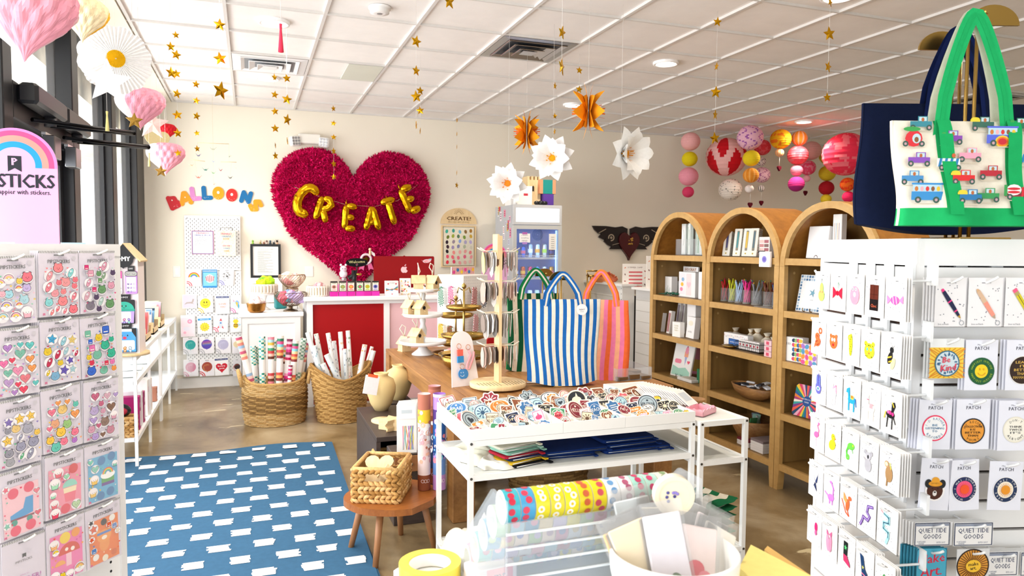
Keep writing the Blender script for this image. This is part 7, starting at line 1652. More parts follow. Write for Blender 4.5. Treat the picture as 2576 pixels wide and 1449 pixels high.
PK=[[('rainbows and clouds',['c9b8e8','f2b8c8','a8dcec','f0d060','e87a8a','7ac8a0'],[4,4,3,1],None,None),('hearts with faces',['4ab8a0','e8506a','f0a060','b88ad0','6ac8c8','f07ab0'],[0],None,None),('grey aliens and ufos',['6ab88a','9a9aa8','a0a0b8','8a7ac0','f0c860'],[5,1,2],None,None),('a blue roller skate',['f0708a','7ad0b8','e84a6a'],[2,0],'f7c8d4',B_skate),('the word reorder',[],[],None,'R')],[('pink axolotls',['f07a88','f28a90','ef8898','8fd8dc'],[1,1,5],None,None),('astronauts and rockets',['4aa8d8','c8385a','6a5ab8','e8c83a','9ad0e0'],[5,2,1],None,None),('colourful elephants and hearts',['6ac8b8','b87ad0','f0a060','f2809a','8ac858','f4c850'],[1,1,0],None,None),('a bubble tea cup on pink',['a8e0c0','e84a6a','b8d8a8','8a6a9a'],[3,0],'f294ae',B_boba),('a red mushroom on pink',['f2a84a','f2d22a','e8603a','c86ab0'],[1,3,4],'f07ab8',B_mush)],[('sweets and candy',['d83a7a','6a9a6a','5a4a6a','a8d0c8','e0a0b8'],[6,5,1],None,None),('little robots',['d83a5a','e8c83a','3ab898','3a6ad0','e87ab8','f09a4a'],[6,1],None,None),('unicorns and desserts',['d8a0b8','8a6a5a','c86a8a','b8a0d8','6a4a3a'],[1,3,0],None,None),('a rainbow cake on blue',['f4f0f0','f090b0','8ad0c0','f0c860'],[3,0],'62b4dc',B_cake),('a tiger on orange',['e8603a','3a3a40','f4e6d0','5a8ad0'],[2,6],'ef8038',B_tiger)]]
US=[(-.352,.105),(-.238,.116),(-.113,.116)]
for ci,uc in enumerate((-.352,-.232,-.112)):
 for ri,(nm,cols,kinds,bg,big)in enumerate(PK[ci]):
  z1=1.537-.185*ri-(.012 if ci==0 else 0);w_,h_=.114,.178
  lab='sticker pack with %s, %s column, %s row, left rack'%(nm,['left','middle','right'][ci],['top','second','third','fourth','bottom'][ri])
  q=thing('sticker_pack',lab,'sticker pack',LR(uc,.052,z1-h_),(0,math.radians([-1.2,.8,0][(ci+ri)%3]),rzL),'sticker packs on the left rack')
  b=MB('print','eeeaf2')
  for k in range(5):b.box(-w_/2-.0022*k,.0045*k,0,w_/2-.0022*k,.0045*k+.0012,h_)
  b.build('card',q);b=MB('print');b.y0=-.0002;a_pack(ci*10+ri,cols or['ffffff'],kinds or[0],bg,None if big=='R' else big,big=='R')(b,w_,h_);b.build('artwork',q)
  MB('clearbag').box(-w_/2,-.0042,0,w_/2,-.004,h_).build('sleeve',q);MB('paint','f6f6f4').tube([(.0,.05,h_-.006),(0,-.006,h_-.009),(.014,-.016,h_-.001),(.02,-.018,h_+.003)],.0032,6).build('hook',q)
for k in range(2):tag(MB('print','b9d8ea').box(-.04,0,0,.04,.004,.15).build('sheet',None,LR(-.05-.22*k,-.12,1.41+0*k),rzL),'pale blue leaflet peeking over the back of the left rack, %s'%['right one','left one'][k],'leaflet')
# ================================================================== slatwall rack on the right
dR=ang(15.6);K_=dep(2307,602,1.82);ztop=K_.z;K_.z=0
nR=Vector((-dR.y,dR.x,0));rzR=math.atan2(-dR.y,-dR.x)
t=thing('slatwall_rack','white four sided slatwall rack of patches at the right edge','display rack',K_,rzR)
# local: +x runs along the left face towards the camera (0 = near corner), +y goes into the rack
LW,RW=.475,.50
b=MB('paint','f2f2f2');b.box(-LW,0,.1,0,.012,ztop-.0725)if 0 else None
for k in range(20):
 z1=ztop-.0745-.0762*k+.004;z0=z1-.0682
 MB('paint','f3f3f3').box(-LW+.01,.0,z0,-.016,.014,z1).build('slat',t)
 MB('paint','ececeb').box(-.014,.016,z0,.0,RW-.01,z1).build('slat',t)
b.box(-LW,-.003,ztop-.066,0.003,.02,ztop);b.box(-.016,.0,ztop-.066,.004,RW,ztop);b.box(-.02,-.003,0,.004,.02,ztop);b.box(-LW,-.003,0,-LW+.012,.02,ztop);b.box(-LW,RW-.02,0,.003,RW,ztop);b.box(-LW,0,0,-LW+.015,RW,ztop)
b.build('frame',t);MB('paint','f4f4f4').box(-LW,0,ztop-.004,.003,RW,ztop+.002).build('top_panel',t)
MB('paint','4a3228').box(-LW+.01,.016,.05,-.017,.022,ztop-.07).build('groove_back',t);MB('paint','3a2a24').box(-.024,.02,.05,-.017,RW-.02,ztop-.07).build('groove_back',t)
def hookset(q,h):MB('paint','f2f4f5').tube([(0,.10,h-.008),(0,-.004,h-.012),(.006,-.022,h-.002),(.01,-.028,h+.004)],.0032,6).build('hook',q);MB('paint','eef1f3').box(-.016,.088,h-.02,.016,.096,h+.03).build('hook_plate',q)
MO={'pear':[('e',0,-.3,.42,.42,'b8e06a'),('e',0,.2,.24,.4,'b8e06a'),('p',[(-.02,.55),(.02,.55),(.06,.9),(0,.9)],'3a5a4a'),('e',-.15,-.05,.09,.09,'f4906a'),('e',.15,-.05,.09,.09,'f4906a')],'cherry bow':[('p',[(0,0),(-.6,.45),(-.6,-.4)],'e0203f'),('p',[(0,0),(.6,.45),(.6,-.4)],'e0203f'),('e',0,0,.15,.18,'c01030'),('l',[(0,.15),(.1,.8)],.04,'3a7a5a'),('l',[(.2,.2),(.1,.8)],.04,'3a7a5a')],'pink doughnut':[('e',0,0,.55,.62,'f79ab0'),('e',0,.05,.14,.16,'fbe6ea'),('e',-.2,.4,.09,.1,'ffffff'),('e',.15,.4,.09,.1,'ffffff'),('e',-.2,.4,.04,.05,'222''222'),('e',.15,.4,.04,.05,'222222')],'chocolate bar':[('r',-.45,-.8,.45,.8,'5a2418'),('r',-.45,-.8,.45,-.1,'1a1214'),('t','Choc',0,-.5,.2,'f4704a'),('l',[(-.4,.2),(.4,.2)],.03,'3a140c'),('l',[(0,-.05),(0,.8)],.03,'3a140c')],'pink wrapped candy':[('e',0,0,.42,.26,'f25aa8'),('p',[(-.4,0),(-.8,.3),(-.75,-.3)],'f487bf'),('p',[(.4,0),(.8,.35),(.8,-.2)],'f487bf'),('l',[(-.2,.2),(-.1,-.2)],.06,'fbd0e4'),('l',[(.1,.22),(.2,-.18)],.06,'fbd0e4')],'orange tiger':[('e',-.1,.1,.3,.28,'f26a3a'),('e',0,-.3,.4,.3,'f26a3a',.5),('ring',.3,.55,.12,.24,'f26a3a'),('l',[(-.2,.2),(0,.1)],.05,'7a1a1a'),('l',[(-.3,-.3),(0,-.2)],.05,'7a1a1a'),('l',[(-.1,-.5),(.2,-.4)],.05,'7a1a1a'),('p',[(-.5,-.8),(-.2,-.5),(-.4,-.4)],'f26a3a')],'tiger face':[('e',0,0,.5,.48,'f4703a'),('e',-.35,.4,.14,.14,'f4703a'),('e',.35,.4,.14,.14,'f4703a'),('e',-.15,.15,.12,.13,'fbeef4'),('e',.15,.15,.12,.13,'fbeef4'),('e',0,-.2,.13,.1,'c02a2a')],'climbing leopard':[('e',0,.1,.2,.75,'e2e62a'),('ring',-.15,.55,.1,.2,'e2e62a')]+[('e',.12*math.sin(i*2.1),-.5+.16*i,.04,.03,'2a2a20')for i in range(8)],'leopard face':[('e',0,0,.55,.5,'eff02e'),('e',-.4,.45,.16,.16,'eff02e'),('e',.4,.45,.16,.16,'eff02e'),('e',-.2,.1,.09,.1,'4ac0c8'),('e',.2,.1,.09,.1,'4ac0c8'),('e',0,-.15,.1,.07,'f07a3a')]+[('e',.4*math.sin(i*2.4),.35*math.cos(i*3.1),.04,.04,'222222')for i in range(9)],'bumblebee':[('e',-.3,.1,.3,.16,'efe8d0',.3),('e',.3,-.4,.2,.4,'d8cfa0',-.4),('e',0,-.1,.22,.4,'222224',-.4),('l',[(-.2,-.1),(.15,0)],.09,'d8b83a'),('l',[(-.1,-.35),(.2,-.25)],.08,'d8b83a'),('e',.15,.4,.18,.18,'222224'),('l',[(.15,.5),(.1,.85)],.03,'222222'),('l',[(.2,.5),(.45,.7)],.03,'222222')],'blue hand with an eye':[('e',0,-.1,.4,.45,'6a6ac0'),('e',-.2,.45,.1,.4,'6a7ac8'),('e',0,.5,.1,.45,'5a5ab0'),('e',.2,.45,.1,.4,'6a7ac8'),('e',0,-.15,.26,.16,'f2f6fa'),('e',0,-.15,.11,.12,'2fa0d0'),('e',0,-.15,.05,.05,'1a1a2a')],'white unicorn':[('e',0,-.1,.28,.34,'e6e6ee',.4),('e',-.25,.4,.16,.26,'e6e6ee',-.6),('l',[(-.1,.3),(.25,.5),(.3,0)],.1,'f4a0c0'),('l',[(-.15,-.4),(-.3,-.85)],.08,'d0d0da'),('l',[(.2,-.4),(.15,-.85)],.08,'d0d0da')],'blue horse':[('e',.05,-.05,.45,.25,'2aa0d0'),('p',[(-.35,-.1),(-.15,.2),(-.2,.75),(-.55,.6),(-.6,.35),(-.4,.35)],'2aa0d0'),('r',-.35,-.8,-.2,0,'2aa0d0'),('r',.25,-.8,.4,0,'2aa0d0'),('r',-.05,.0,.3,.25,'f2c23a'),('p',[(.0,.1),(.12,.3),(.25,.1)],'e0503a'),('l',[(.5,.1),(.6,-.4)],.1,'1a6ab0')],'white llama':[('e',.1,-.1,.4,.25,'f2ece2'),('r',-.35,-.1,-.15,.6,'f2ece2'),('e',-.3,.65,.18,.12,'f2ece2'),('l',[(-.2,-.2),(-.2,-.85)],.09,'e8e0d4'),('l',[(.35,-.2),(.35,-.85)],.09,'e8e0d4'),('r',-.05,-.1,.3,.2,'f0a0a8'),('l',[(-.35,.4),(-.15,.4)],.07,'f0708a')],'black horse with pink roses':[('e',.0,-.0,.42,.24,'1d1d22'),('p',[(.1,.1),(.3,.2),(.5,.55),(.4,.8),(.15,.7),(.1,.4)],'1d1d22'),('l',[(-.25,-.1),(-.35,-.8)],.1,'1d1d22'),('l',[(.2,-.1),(.15,-.85)],.1,'1d1d22'),('l',[(.3,-.1),(.5,-.5)],.09,'1d1d22'),('e',0,.1,.12,.12,'f03a8a'),('e',.25,.05,.11,.11,'f03a8a'),('e',-.2,.12,.11,.11,'f06aa8'),('l',[(.2,.75),(.35,.5)],.08,'e8c83a'),('l',[(-.45,.1),(-.6,-.3)],.1,'d8b83a')],'pink flamingo':[('e',-.05,-.05,.35,.22,'f76aa8',.2),('l',[(.15,.0),(.3,.3),(.1,.6),(.25,.8)],.09,'f76aa8'),('e',.25,.8,.11,.09,'f76aa8'),('l',[(-.05,-.2),(.0,-.9)],.05,'f04a90')],'yellow duckling':[('e',0,-.2,.45,.35,'f8e02a',.5),('e',.1,.35,.24,.24,'f8e02a'),('p',[(.3,.35),(.52,.3),(.3,.2)],'f08a2a'),('e',.16,.42,.04,.04,'222222')],'green chameleon':[('e',.15,.35,.42,.24,'6ae04a',.2),('ring',-.2,-.45,.06,.2,'6ae04a'),('l',[(-.2,.2),(-.35,-.1),(-.3,-.4)],.14,'5ad040'),('l',[(.3,.2),(.4,-.05)],.07,'3ab03a'),('e',.4,.45,.06,.06,'f2e22a')],'grey koala':[('e',0,-.3,.38,.42,'b0b0b8'),('e',0,.3,.3,.26,'b4b4bc'),('e',-.32,.5,.15,.15,'a8a8b0'),('e',.32,.5,.15,.15,'a8a8b0'),('e',0,.25,.09,.13,'2a2a30'),('l',[(-.2,-.1),(-.5,.1)],.12,'b0b0b8')],'brown sloth':[('e',.05,-.15,.36,.5,'a8845a'),('e',-.2,.4,.22,.2,'b8946a'),('e',-.22,.4,.15,.12,'e8d8b8'),('l',[(-.1,-.5),(-.15,-.9)],.12,'98744a'),('l',[(.1,.55),(.25,.2)],.07,'e8d84a')],'navy butterfly':[('p',[(0,0),(-.3,.8),(-.1,.1)],'2a3a6a'),('p',[(0,0),(.4,.7),(.2,-.1)],'2a3a6a'),('p',[(0,0),(.3,-.7),(-.1,-.4)],'24305a'),('p',[(0,0),(-.25,-.4),(0,-.3)],'24305a')],'lilac dinosaur':[('e',.05,-.4,.42,.25,'dc80e8',.2),('l',[(.3,-.3),(.35,.3),(.1,.6)],.14,'dc80e8'),('e',.02,.65,.16,.1,'dc80e8'),('l',[(-.3,-.4),(-.75,-.2)],.1,'dc80e8'),('l',[(-.1,-.5),(-.1,-.85)],.1,'c86ad8'),('l',[(.25,-.5),(.25,-.85)],.1,'c86ad8')],'orange dragon':[('e',0,-.15,.22,.42,'f4683a',-.2),('e',.25,.35,.2,.15,'f4683a'),('p',[(0,.1),(-.5,.6),(-.5,.1),(-.2,-.1)],'f89a5a'),('l',[(0,-.5),(.2,-.85),(-.2,-.7),(-.7,.05)],.09,'e85a30')],'purple snake':[('l',[(.7,.7),(.2,.6),(.1,.2),(.4,.0),(.2,-.3),(-.3,-.2),(-.4,-.5),(-.6,-.8)],.2,'6a4aa0'),('l',[(.7,.7),(.2,.6),(.1,.2),(.4,.0),(.2,-.3),(-.3,-.2),(-.4,-.5),(-.6,-.8)],.06,'b8a0d8')],'pale blue snake':[('l',[(-.3,.8),(.2,.7),(.2,.35),(-.3,.25),(-.3,-.1),(.2,-.2),(.2,-.5),(0,-.9)],.22,'a8e0e8'),('l',[(-.3,.8),(.2,.7),(.2,.35),(-.3,.25),(-.3,-.1),(.2,-.2),(.2,-.5)],.06,'2a4a6a'),('l',[(-.35,.8),(-.6,.9)],.05,'f05a7a')],'pink clip':[('e',.3,.2,.2,.35,'f02a70'),('e',.3,-.2,.16,.2,'f0609a')],'pink ballet slippers':[('e',-.15,-.2,.22,.6,'f79ab8',.1),('e',.2,-.2,.2,.6,'f590b0',-.1),('p',[(0,.4),(-.35,.75),(-.3,.35)],'f56a9a'),('p',[(0,.4),(.4,.75),(.35,.3)],'f56a9a')],'black cowboy boot':[('p',[(-.3,.8),(.2,.8),(.15,-.1),(.5,-.5),(.55,-.75),(-.25,-.55),(-.3,-.3)],'1d2426'),('p',[(-.28,-.1),(.15,-.1),(.5,-.5),(.55,-.75),(-.25,-.55)],'c83a6a'),('star',-.05,.4,.2,'5ad07a')],'blue patterned boot':[('p',[(-.5,.8),(-.1,.7),(.1,.0),(.5,-.4),(.5,-.7),(-.2,-.6),(-.3,0)],'1f3f6a'),('star',-.1,0,.14,'e8e06a'),('l',[(-.2,-.4),(.4,-.5)],.08,'f07a9a')],'green cactus':[('e',0,0,.2,.6,'4a9a5a'),('e',.3,.1,.1,.25,'4a9a5a')]}
def draw(b,name,x,z,s):
 for sh in MO[name]:
  k=sh[0]
  if k=='e':b.e(x+sh[1]*s,z+sh[2]*s,sh[3]*s,sh[4]*s,sh[5],sh[6]if len(sh)>6 else 0,14)
  elif k=='p':b.p([(x+u*s,z+v*s)for u,v in sh[1]],sh[2])
  elif k=='r':b.r(x+sh[1]*s,z+sh[2]*s,x+sh[3]*s,z+sh[4]*s,sh[5])
  elif k=='l':b.ln([(x+u*s,z+v*s)for u,v in sh[1]],sh[2]*s,sh[3])
  elif k=='ring':b.ring(x+sh[1]*s,z+sh[2]*s,sh[3]*s,sh[4]*s,sh[5])
  elif k=='star':b.star(x+sh[1]*s,z+sh[2]*s,sh[3]*s,sh[4])
  elif k=='t':b.t(sh[1],x+sh[2]*s,z+sh[3]*s,sh[4]*s,sh[5])
def dots(b,w,h,q):
 for i in range(22):x,z=q.uniform(-.44,.44)*w,q.uniform(.06,.9)*h;b.star(x,z,.0017,'3a4560',.45)
NAMES=[['pear','cherry bow','pink doughnut','chocolate bar','pink wrapped candy'],['orange tiger','tiger face','climbing leopard','leopard face','bumblebee'],['blue hand with an eye','white unicorn','blue horse','white llama','black horse with pink roses'],['pink flamingo','yellow duckling','green chameleon','grey koala','brown sloth'],['navy butterfly','lilac dinosaur','orange dragon','purple snake','pale blue snake'],['pink clip','pink ballet slippers','black cowboy boot','blue patterned boot','green cactus']]
def RL(u,v,z):return K_+dR*u+nR*v+Vector((0,0,z))
for ri in range(6):
 for ci in range(5):
  nm=NAMES[ri][ci];u=.276-.0885*ci+(.012 if ri in(1,)else 0);z1=[1.492,1.354,1.213,1.072,.930,.789][ri];w_,h_=.083,.106;q=random.Random(ri*7+ci);n_=q.randrange(2,6)
  c=thing('patch_card','dotted card with a %s patch on the slatwall rack'%nm,'patch card',RL(u,.10,z1-h_),(0,q.uniform(-.02,.02),rzR),'dotted patch cards on the slatwall rack')
  b=MB('print','f5f4f3')
  for k in range(n_):b.box(-w_/2+.001*k,.006*k,0,w_/2+.001*k,.006*k+.0012,h_)
  b.build('card',c);b=MB('print');b.y0=-.0002;dots(b,w_,h_,q);b.r(-.012,h_*.9,.012,h_*.915,'5a5a62');b.ring(w_*.36,h_*.09,.0032,.004,'8a94a8');b.t('Iron on Patch',-w_*.22,h_*.06,.0028,'8a8f98')
  b.build('printing',c);b=MB('cloth');b.y0=-.0018;draw(b,nm,0,h_*.47,.041);pl(b.build('patch',c),nm+' patch');hookset(c,h_)
  # front face of the rack
d2=ang(105.6);nF=Vector((-d2.y,d2.x,0));nF=Vector((-dR.x,-dR.y,0));rzF=math.atan2(d2.y,d2.x)
def onF(x,y,off):
 P=K_+nF*off;R_=AF+(x-1288)/FPX*AR-(y-724.5)/FPX*AU;tt_=(P-CAM).dot(nF)/R_.dot(nF)if False else(Vector((P.x,P.y,0))-Vector((0,0,0))).dot(nF)/Vector((R_.x,R_.y,0)).dot(nF);return CAM+R_*tt_
def fcard(x0,x1,y0,y1,lab,art,n_=2,off=.07,c='e9ebf6',rot=0,nm='patch_card',clear=False,dx=-.004):
 a,d=onF(x0,y1,off),onF(x1,y0,off);w_=(Vector((d.x-a.x,d.y-a.y,0))).length;h_=d.z-a.z;m_=(a+d)/2;m_.z=a.z
 q=thing(nm,lab,'patch card',m_,(0,rot,rzF),'patch cards on the front of the slatwall rack')
 b=MB('print',c)
 for k in range(n_):b.box(-w_/2+dx*k,.006*k,0,w_/2+dx*k,.006*k+.0012,h_)
 b.build('card',q);b=MB('print');b.y0=-.0002;art(b,w_,h_);b.build('printing',q);hookset(q,h_);return q
def a_pen(kind):
 def f(b,w,h):
  q=random.Random(kind+3);dots(b,w,h,q);b.rr(-.012,h*.89,.012,h*.905,.001,'8a8a92');b.ring(w*.38,h*.08,.005,.006,'5a6a7a');b.t('Iron on Patch',-w*.22,h*.055,.0045,'6a707a',w=w*.34)
  b.lay+=8;A=Vector((-.024,h*.77));B=Vector((.026,h*.17));d=(B-A);n=Vector((-d.y,d.x)).normalized()
  def seg(u0,u1,w0,w1,c):P,Q=A+d*u0,A+d*u1;b.p([tuple(P-n*w0),tuple(Q-n*w1),tuple(Q+n*w1),tuple(P+n*w0)],c)
  S_={0:[(0,.08,.003,.004,'f03a8a'),(.08,.4,.0045,.0055,'1b2448'),(.4,.44,.0055,.0055,'f03a8a'),(.44,.72,.0055,.0045,'1b2448'),(.72,.76,.0045,.004,'f03a8a'),(.76,.9,.004,.0035,'1b2448'),(.9,1,.0035,.0005,'b8923a')],1:[(0,.08,.002,.005,'d8b088'),(.08,.45,.005,.006,'dab89a'),(.45,.9,.006,.005,'f79a86'),(.9,1,.005,.0008,'b8a08a')],2:[(0,.1,.006,.006,'f4608a'),(.1,.2,.006,.006,'b8a86a'),(.2,.85,.006,.006,'d8c82a'),(.85,.95,.006,.002,'f0d8b0'),(.95,1,.002,.0004,'2a2a2a')]}[kind]
  for s in S_:seg(*s)
  if kind==2:P,Q=A+d*.2,A+d*.85;b.ln([tuple(P),tuple(Q)],.0012,'3a3a20')
 return f
fcard(2350,2432,699,822,'dotted card with a navy and pink fountain pen patch',a_pen(0),5,c='f1f0f2');fcard(2433,2524,699,822,'dotted card with a peach and gold pen patch',a_pen(1),3,c='f1f0f2');fcard(2526,2618,699,822,'dotted card with a yellow pencil patch',a_pen(2),3,c='f1f0f2')
def a_patch(f):
 def g(b,w,h):b.t('Made-out',0,h*.905,.004,'5a5a6a',w=w*.28);b.t('PATCH',0,h*.835,.0085,'3a3a4c',w=w*.42,bold=.0002);b.lay+=15;f(b,w,h)
 return g
def p_happy(b,w,h):r=.034;z=h*.38;b.e(0,z,r,None,'1f5c38',n=28);b.e(0,z,r*.5,None,'f2d22a',n=20);b.arc('HAPPIEST OUTSIDE',0,z,r*.76,.0052,'a8c83a',90,False,2.6);b.arc('HAPPIEST OUTSIDE',0,z,r*.76,.0052,'a8c83a',-90,True,2.6);b.ring(0,z,r*.27,r*.32,'e0a02a',200,340,10);b.e(-.005,z+.005,.0012,.003,'e0a02a');b.e(.005,z+.005,.0012,.003,'e0a02a')
def p_leave(b,w,h):
 r=.034;z=h*.40;b.e(0,z,r*1.05,None,'f2efe8',n=28);b.e(0,z,r,None,'33241f',n=28)
 for i,s in enumerate(('LEAVE','IT','BETTER','THAN','YOU FOUND IT')):b.t(s,0,z+.02-.0095*i,.0065,'e0b85a',w=min(.05,.0075*len(s)),bold=.0002)
def lines(bg,rim,fg,L_,rr_=.0325,zc=.42):
 def f(b,w,h):
  z=h*zc;b.e(0,z,rr_,None,rim,n=30);b.e(0,z,rr_*.9,None,bg,n=30)
  b.arc(L_[0],0,z,rr_*.72,.0062,fg);n_=len(L_)-2
  for i in range(n_):b.t(L_[1+i],0,z+(.0075*(n_-1)/2-.0075*i),.0052,fg,w=min(rr_*1.45,.0068*len(L_[1+i])),bold=.0002)
  b.arc(L_[-1],0,z,rr_*.72,.0062,fg,-90,True)
 return f
def p_bear(b,w,h):
 z=h*.42;b.e(0,z-.004,.026,.028,'f6f4f4');b.e(0,z-.006,.021,.022,'4a2618');b.e(-.018,z+.012,.009,.011,'1f2428');b.e(.018,z+.012,.009,.011,'1f2428');b.e(0,z+.012,.018,.007,'e09a2a');b.e(0,z+.018,.011,.011,'e8a432');b.t('HOWDY',0,z+.013,.0045,'6a3a10',w=.02);b.e(0,z-.012,.0055,.007,'e8e4e0');b.e(0,z-.009,.003,.002,'222222');b.e(-.007,z,.0015,None,'111111');b.e(.007,z,.0015,None,'111111')
def sunring(bg,rim,core,fg,txt):
 def f(b,w,h):
  z=h*.42;r=.031;b.e(0,z,r*1.06,None,'f6f4f4',n=30);b.e(0,z,r,None,rim,n=30);b.e(0,z,r*.68,None,bg,n=26)
  for i in range(22):a=2*PI*i/22;b.ln([(r*.3*math.cos(a),z+r*.3*math.sin(a)),(r*.58*math.cos(a),z+r*.58*math.sin(a))],.001,core)
  b.e(0,z,r*.38,None,core);b.arc(txt,0,z,r*.84,.0052,fg,90,False,5.6)
 return f
def a_kind(b,w,h):
 b.r(-w/2,0,w/2,h*.78,'f2cf4a');b.y0=-.0006
 for i in range(30):a=2*PI*i/30;b.ln([(.03*math.cos(a),h*.38+.03*math.sin(a)),(min(.046,max(-.046,.07*math.cos(a))),min(h*.76,max(.002,h*.38+.06*math.sin(a))))],.0018,'e08a2a')
 b.e(0,h*.38,.032,None,'2f6f8a',n=28);b.e(0,h*.38,.029,None,'cfe0e8',n=28);q=random.Random(1)
 for i in range(36):a=q.uniform(0,6.28);R=q.uniform(.02,.026);b.e(R*math.cos(a),h*.38+R*math.sin(a),.003,.0015,'3a6a90',a)
 b.t('Be',-.003,h*.48,.015,'e0405a',.1,bold=.0004,shear=.2);b.t('Kind',.002,h*.28,.016,'e0405a',.1,bold=.0004,shear=.2)
def a_quiet(b,w,h):
 b.r(-w*.49,.001,w*.49,h*.98,'1f3050');b.r(-w*.465,.003,w*.465,h*.94,'eeedec');b.r(-w*.46,h*.84,w*.46,h*.93,'8a94a8');b.t('QUIET TIDE',0,h*.64,.012,'24365c',w=w*.78,bold=.0002);b.t('GOODS',0,h*.40,.012,'24365c',w=w*.5,bold=.0002);b.t('PORTLAND',-w*.3,h*.18,.004,'5a6a88',w=w*.24);b.t('MAINE',-w*.3,h*.1,.004,'5a6a88',w=w*.15);b.t('ESTD 2017',w*.25,h*.14,.004,'5a6a88',w=w*.24)
fcard(2337,2426,852,952,'yellow sunburst packet with a round blue patch reading be kind',a_kind,3,c='eceff0')
fcard(2425,2512,855,982,'white card with a green smiley patch reading happiest outside',a_patch(p_happy),3);fcard(2528,2616,855,982,'white card with a dark patch reading leave it better',a_patch(p_leave),3)
fcard(2306,2394,1005,1131,'white card with a red rimmed patch about listening to records',a_patch(lines('f4f6f8','ef3560','2a6f9c',["I'D RATHER",'BE','LISTENING','TO','RECORDS'],zc=.43)),4,rot=.02)
fcard(2402,2492,1004,1131,'white card with an orange patch about a record collection',a_patch(lines('e69a3a','1d2128','2a2118',['MY RECORD','COLLECTION','IS','BETTER','THAN','YOURS'],.032,.37)),3)
fcard(2508,2600,1007,1134,'white card with a cream patch reading think twice',a_patch(lines('f2efe2','e6e2d2','3a3a40',["DON'T",'THINK','TWICE',"IT'S",'ALRIGHT'],.033)),5)
fcard(2308,2390,1152,1284,'white card with a bear in a yellow hat patch',a_patch(p_bear),1,rot=.05);fcard(2387,2468,1156,1284,'white card with a pink sun patch on a navy ring',a_patch(sunring('f05a8a','24305a','f2582a','f2f2f4','WISH I WAS SUNBATHING ')),3,rot=-.04)
fcard(2482,2572,1160,1284,'white card with an orange sun patch on a navy ring',a_patch(sunring('f6efdc','24365a','e8962a','f2f2f0','HERE COMES THE SUN ')),1,rot=.03)
for k,(x0,x1,y0,y1,lab)in enumerate([(2299,2391,1313,1374,'navy bordered header card, left of the upper pair'),(2398,2499,1313,1374,'navy bordered goods header card, right of the upper pair'),(2482,2561,1387,1449,'navy bordered goods header card lower down, behind the sunburst patch'),(2566,2650,1387,1449,'navy bordered goods header card cut by the right edge')]):fcard(x0,x1,y0,y1,lab,a_quiet,5,.072-.02*(k>1),'f0f0f0',nm='header_card')
def mk(b,w,h):b.p(rrect(-w/2,0,w/2,h,.008),'1f5a70');b.p(rrect(-w*.48,.001,w*.48,h*.99,.008),'4aa8c4');b.t('Make',0,h*.68,.024,'c8304a',.12,bold=.0008,shear=.2);b.t('Art.',0,h*.28,.026,'c8304a',.12,bold=.0008,shear=.2)
fcard(2303,2383,1378,1460,'square teal patch with red script reading make art',mk,6,.075,'3a8aa4',nm='patch',dx=-.0045)
def mk2(b,w,h):
 b.e(0,h/2,w*.5,None,'2a1c18',n=32);b.e(0,h/2,w*.46,None,'d8963a',n=32)
 for i in range(34):a=2*PI*i/34;b.ln([(.014*math.cos(a),h/2+.014*math.sin(a)),(w*.45*math.cos(a),h/2+w*.45*math.sin(a))],.0016,'4a241a')
 b.e(0,h/2,.02,.016,'f2c23a');b.t('make',0,h*.56,.009,'2a1c14',.1,bold=.0003);b.t('art.',0,h*.43,.009,'2a1c14',.1,bold=.0003)
q=fcard(2404,2490,1380,1466,'round brown sunburst patch reading make art',mk2,1,.078,'d8dadc',nm='patch')
# ------------------------------------------------------------------ totes on top of the slatwall rack
pG=dep(2425,600,2.0);pN=dep(2388,600,2.2);pG.z=pN.z=ztop+.002
stand(pG,dep(2490,30,2.0).z-ztop,'tall brass bag stand with half disc top carrying the green trimmed tote',-.33,True,True,.055)
stand(pN,dep(2370,95,2.2).z-ztop,'brass bag stand with half disc top carrying the navy tote',-.3,True,True,-.05)
p0,p1,p2=dep(2170,262,2.12),dep(2640,262,2.12),dep(2400,584,2.12)
b_=tote((p0+p1)/2,-.347,(p1-p0).length,p0.z-p2.z-.02,.09,['0a1430'],10,('0e1c48','0a1430'),'large plain navy tote hanging above the rack at the right',.21,.04,3,side='0a1430',hw=.085)
b_.location.x+=0
VH=[(.10,.78,'d8303a','egg'),(.33,.80,'8a4ab0','pick'),(.66,.80,'5a6ad8','bus'),(.12,.55,'8a50b8','car'),(.30,.50,'2a80b8','trail'),(.44,.60,'f0a0b8','conv'),(.58,.40,'b82a3a','bug'),(.82,.56,'2a88c0','trail'),(.38,.34,'d82a30','truck'),(.07,.34,'4a90c8','car'),(.15,.14,'3a90d0','bus'),(.42,.12,'2a78b0','truck'),(.75,.17,'d02a38','mixer'),(.92,.36,'c82a30','car'),(.9,.80,'d8782a','pick'),(.78,.96,'2a7a5a','pick'),(.16,.97,'3a8a9a','car'),(.55,.97,'3a6a5a','truck'),(.95,.1,'8a4ab0','car'),(.56,.14,'3a9a5a','bug')]
p0,p1,p2=dep(2240,312,1.80),dep(2640,300,1.80),dep(2430,576,1.80)
Wt,Ht=(p1-p0).length,p0.z-p2.z
def gcf(u,v):return '1fa860' if(v<.16 or abs(u-.30)<.045 or abs(u-.74)<.045)else 'efe7d6'
t=tote((p0+p1)/2,-.33,Wt,Ht,.10,['efe7d6'],40,('22b066','1fa860','efe7d6'),'cream tote printed with little vehicles and trimmed in green',dep(2440,50,1.8).z-p0.z,-.12,0,.0,.085,gcf,'efe7d6',bot='1fa860')
b=MB('print')
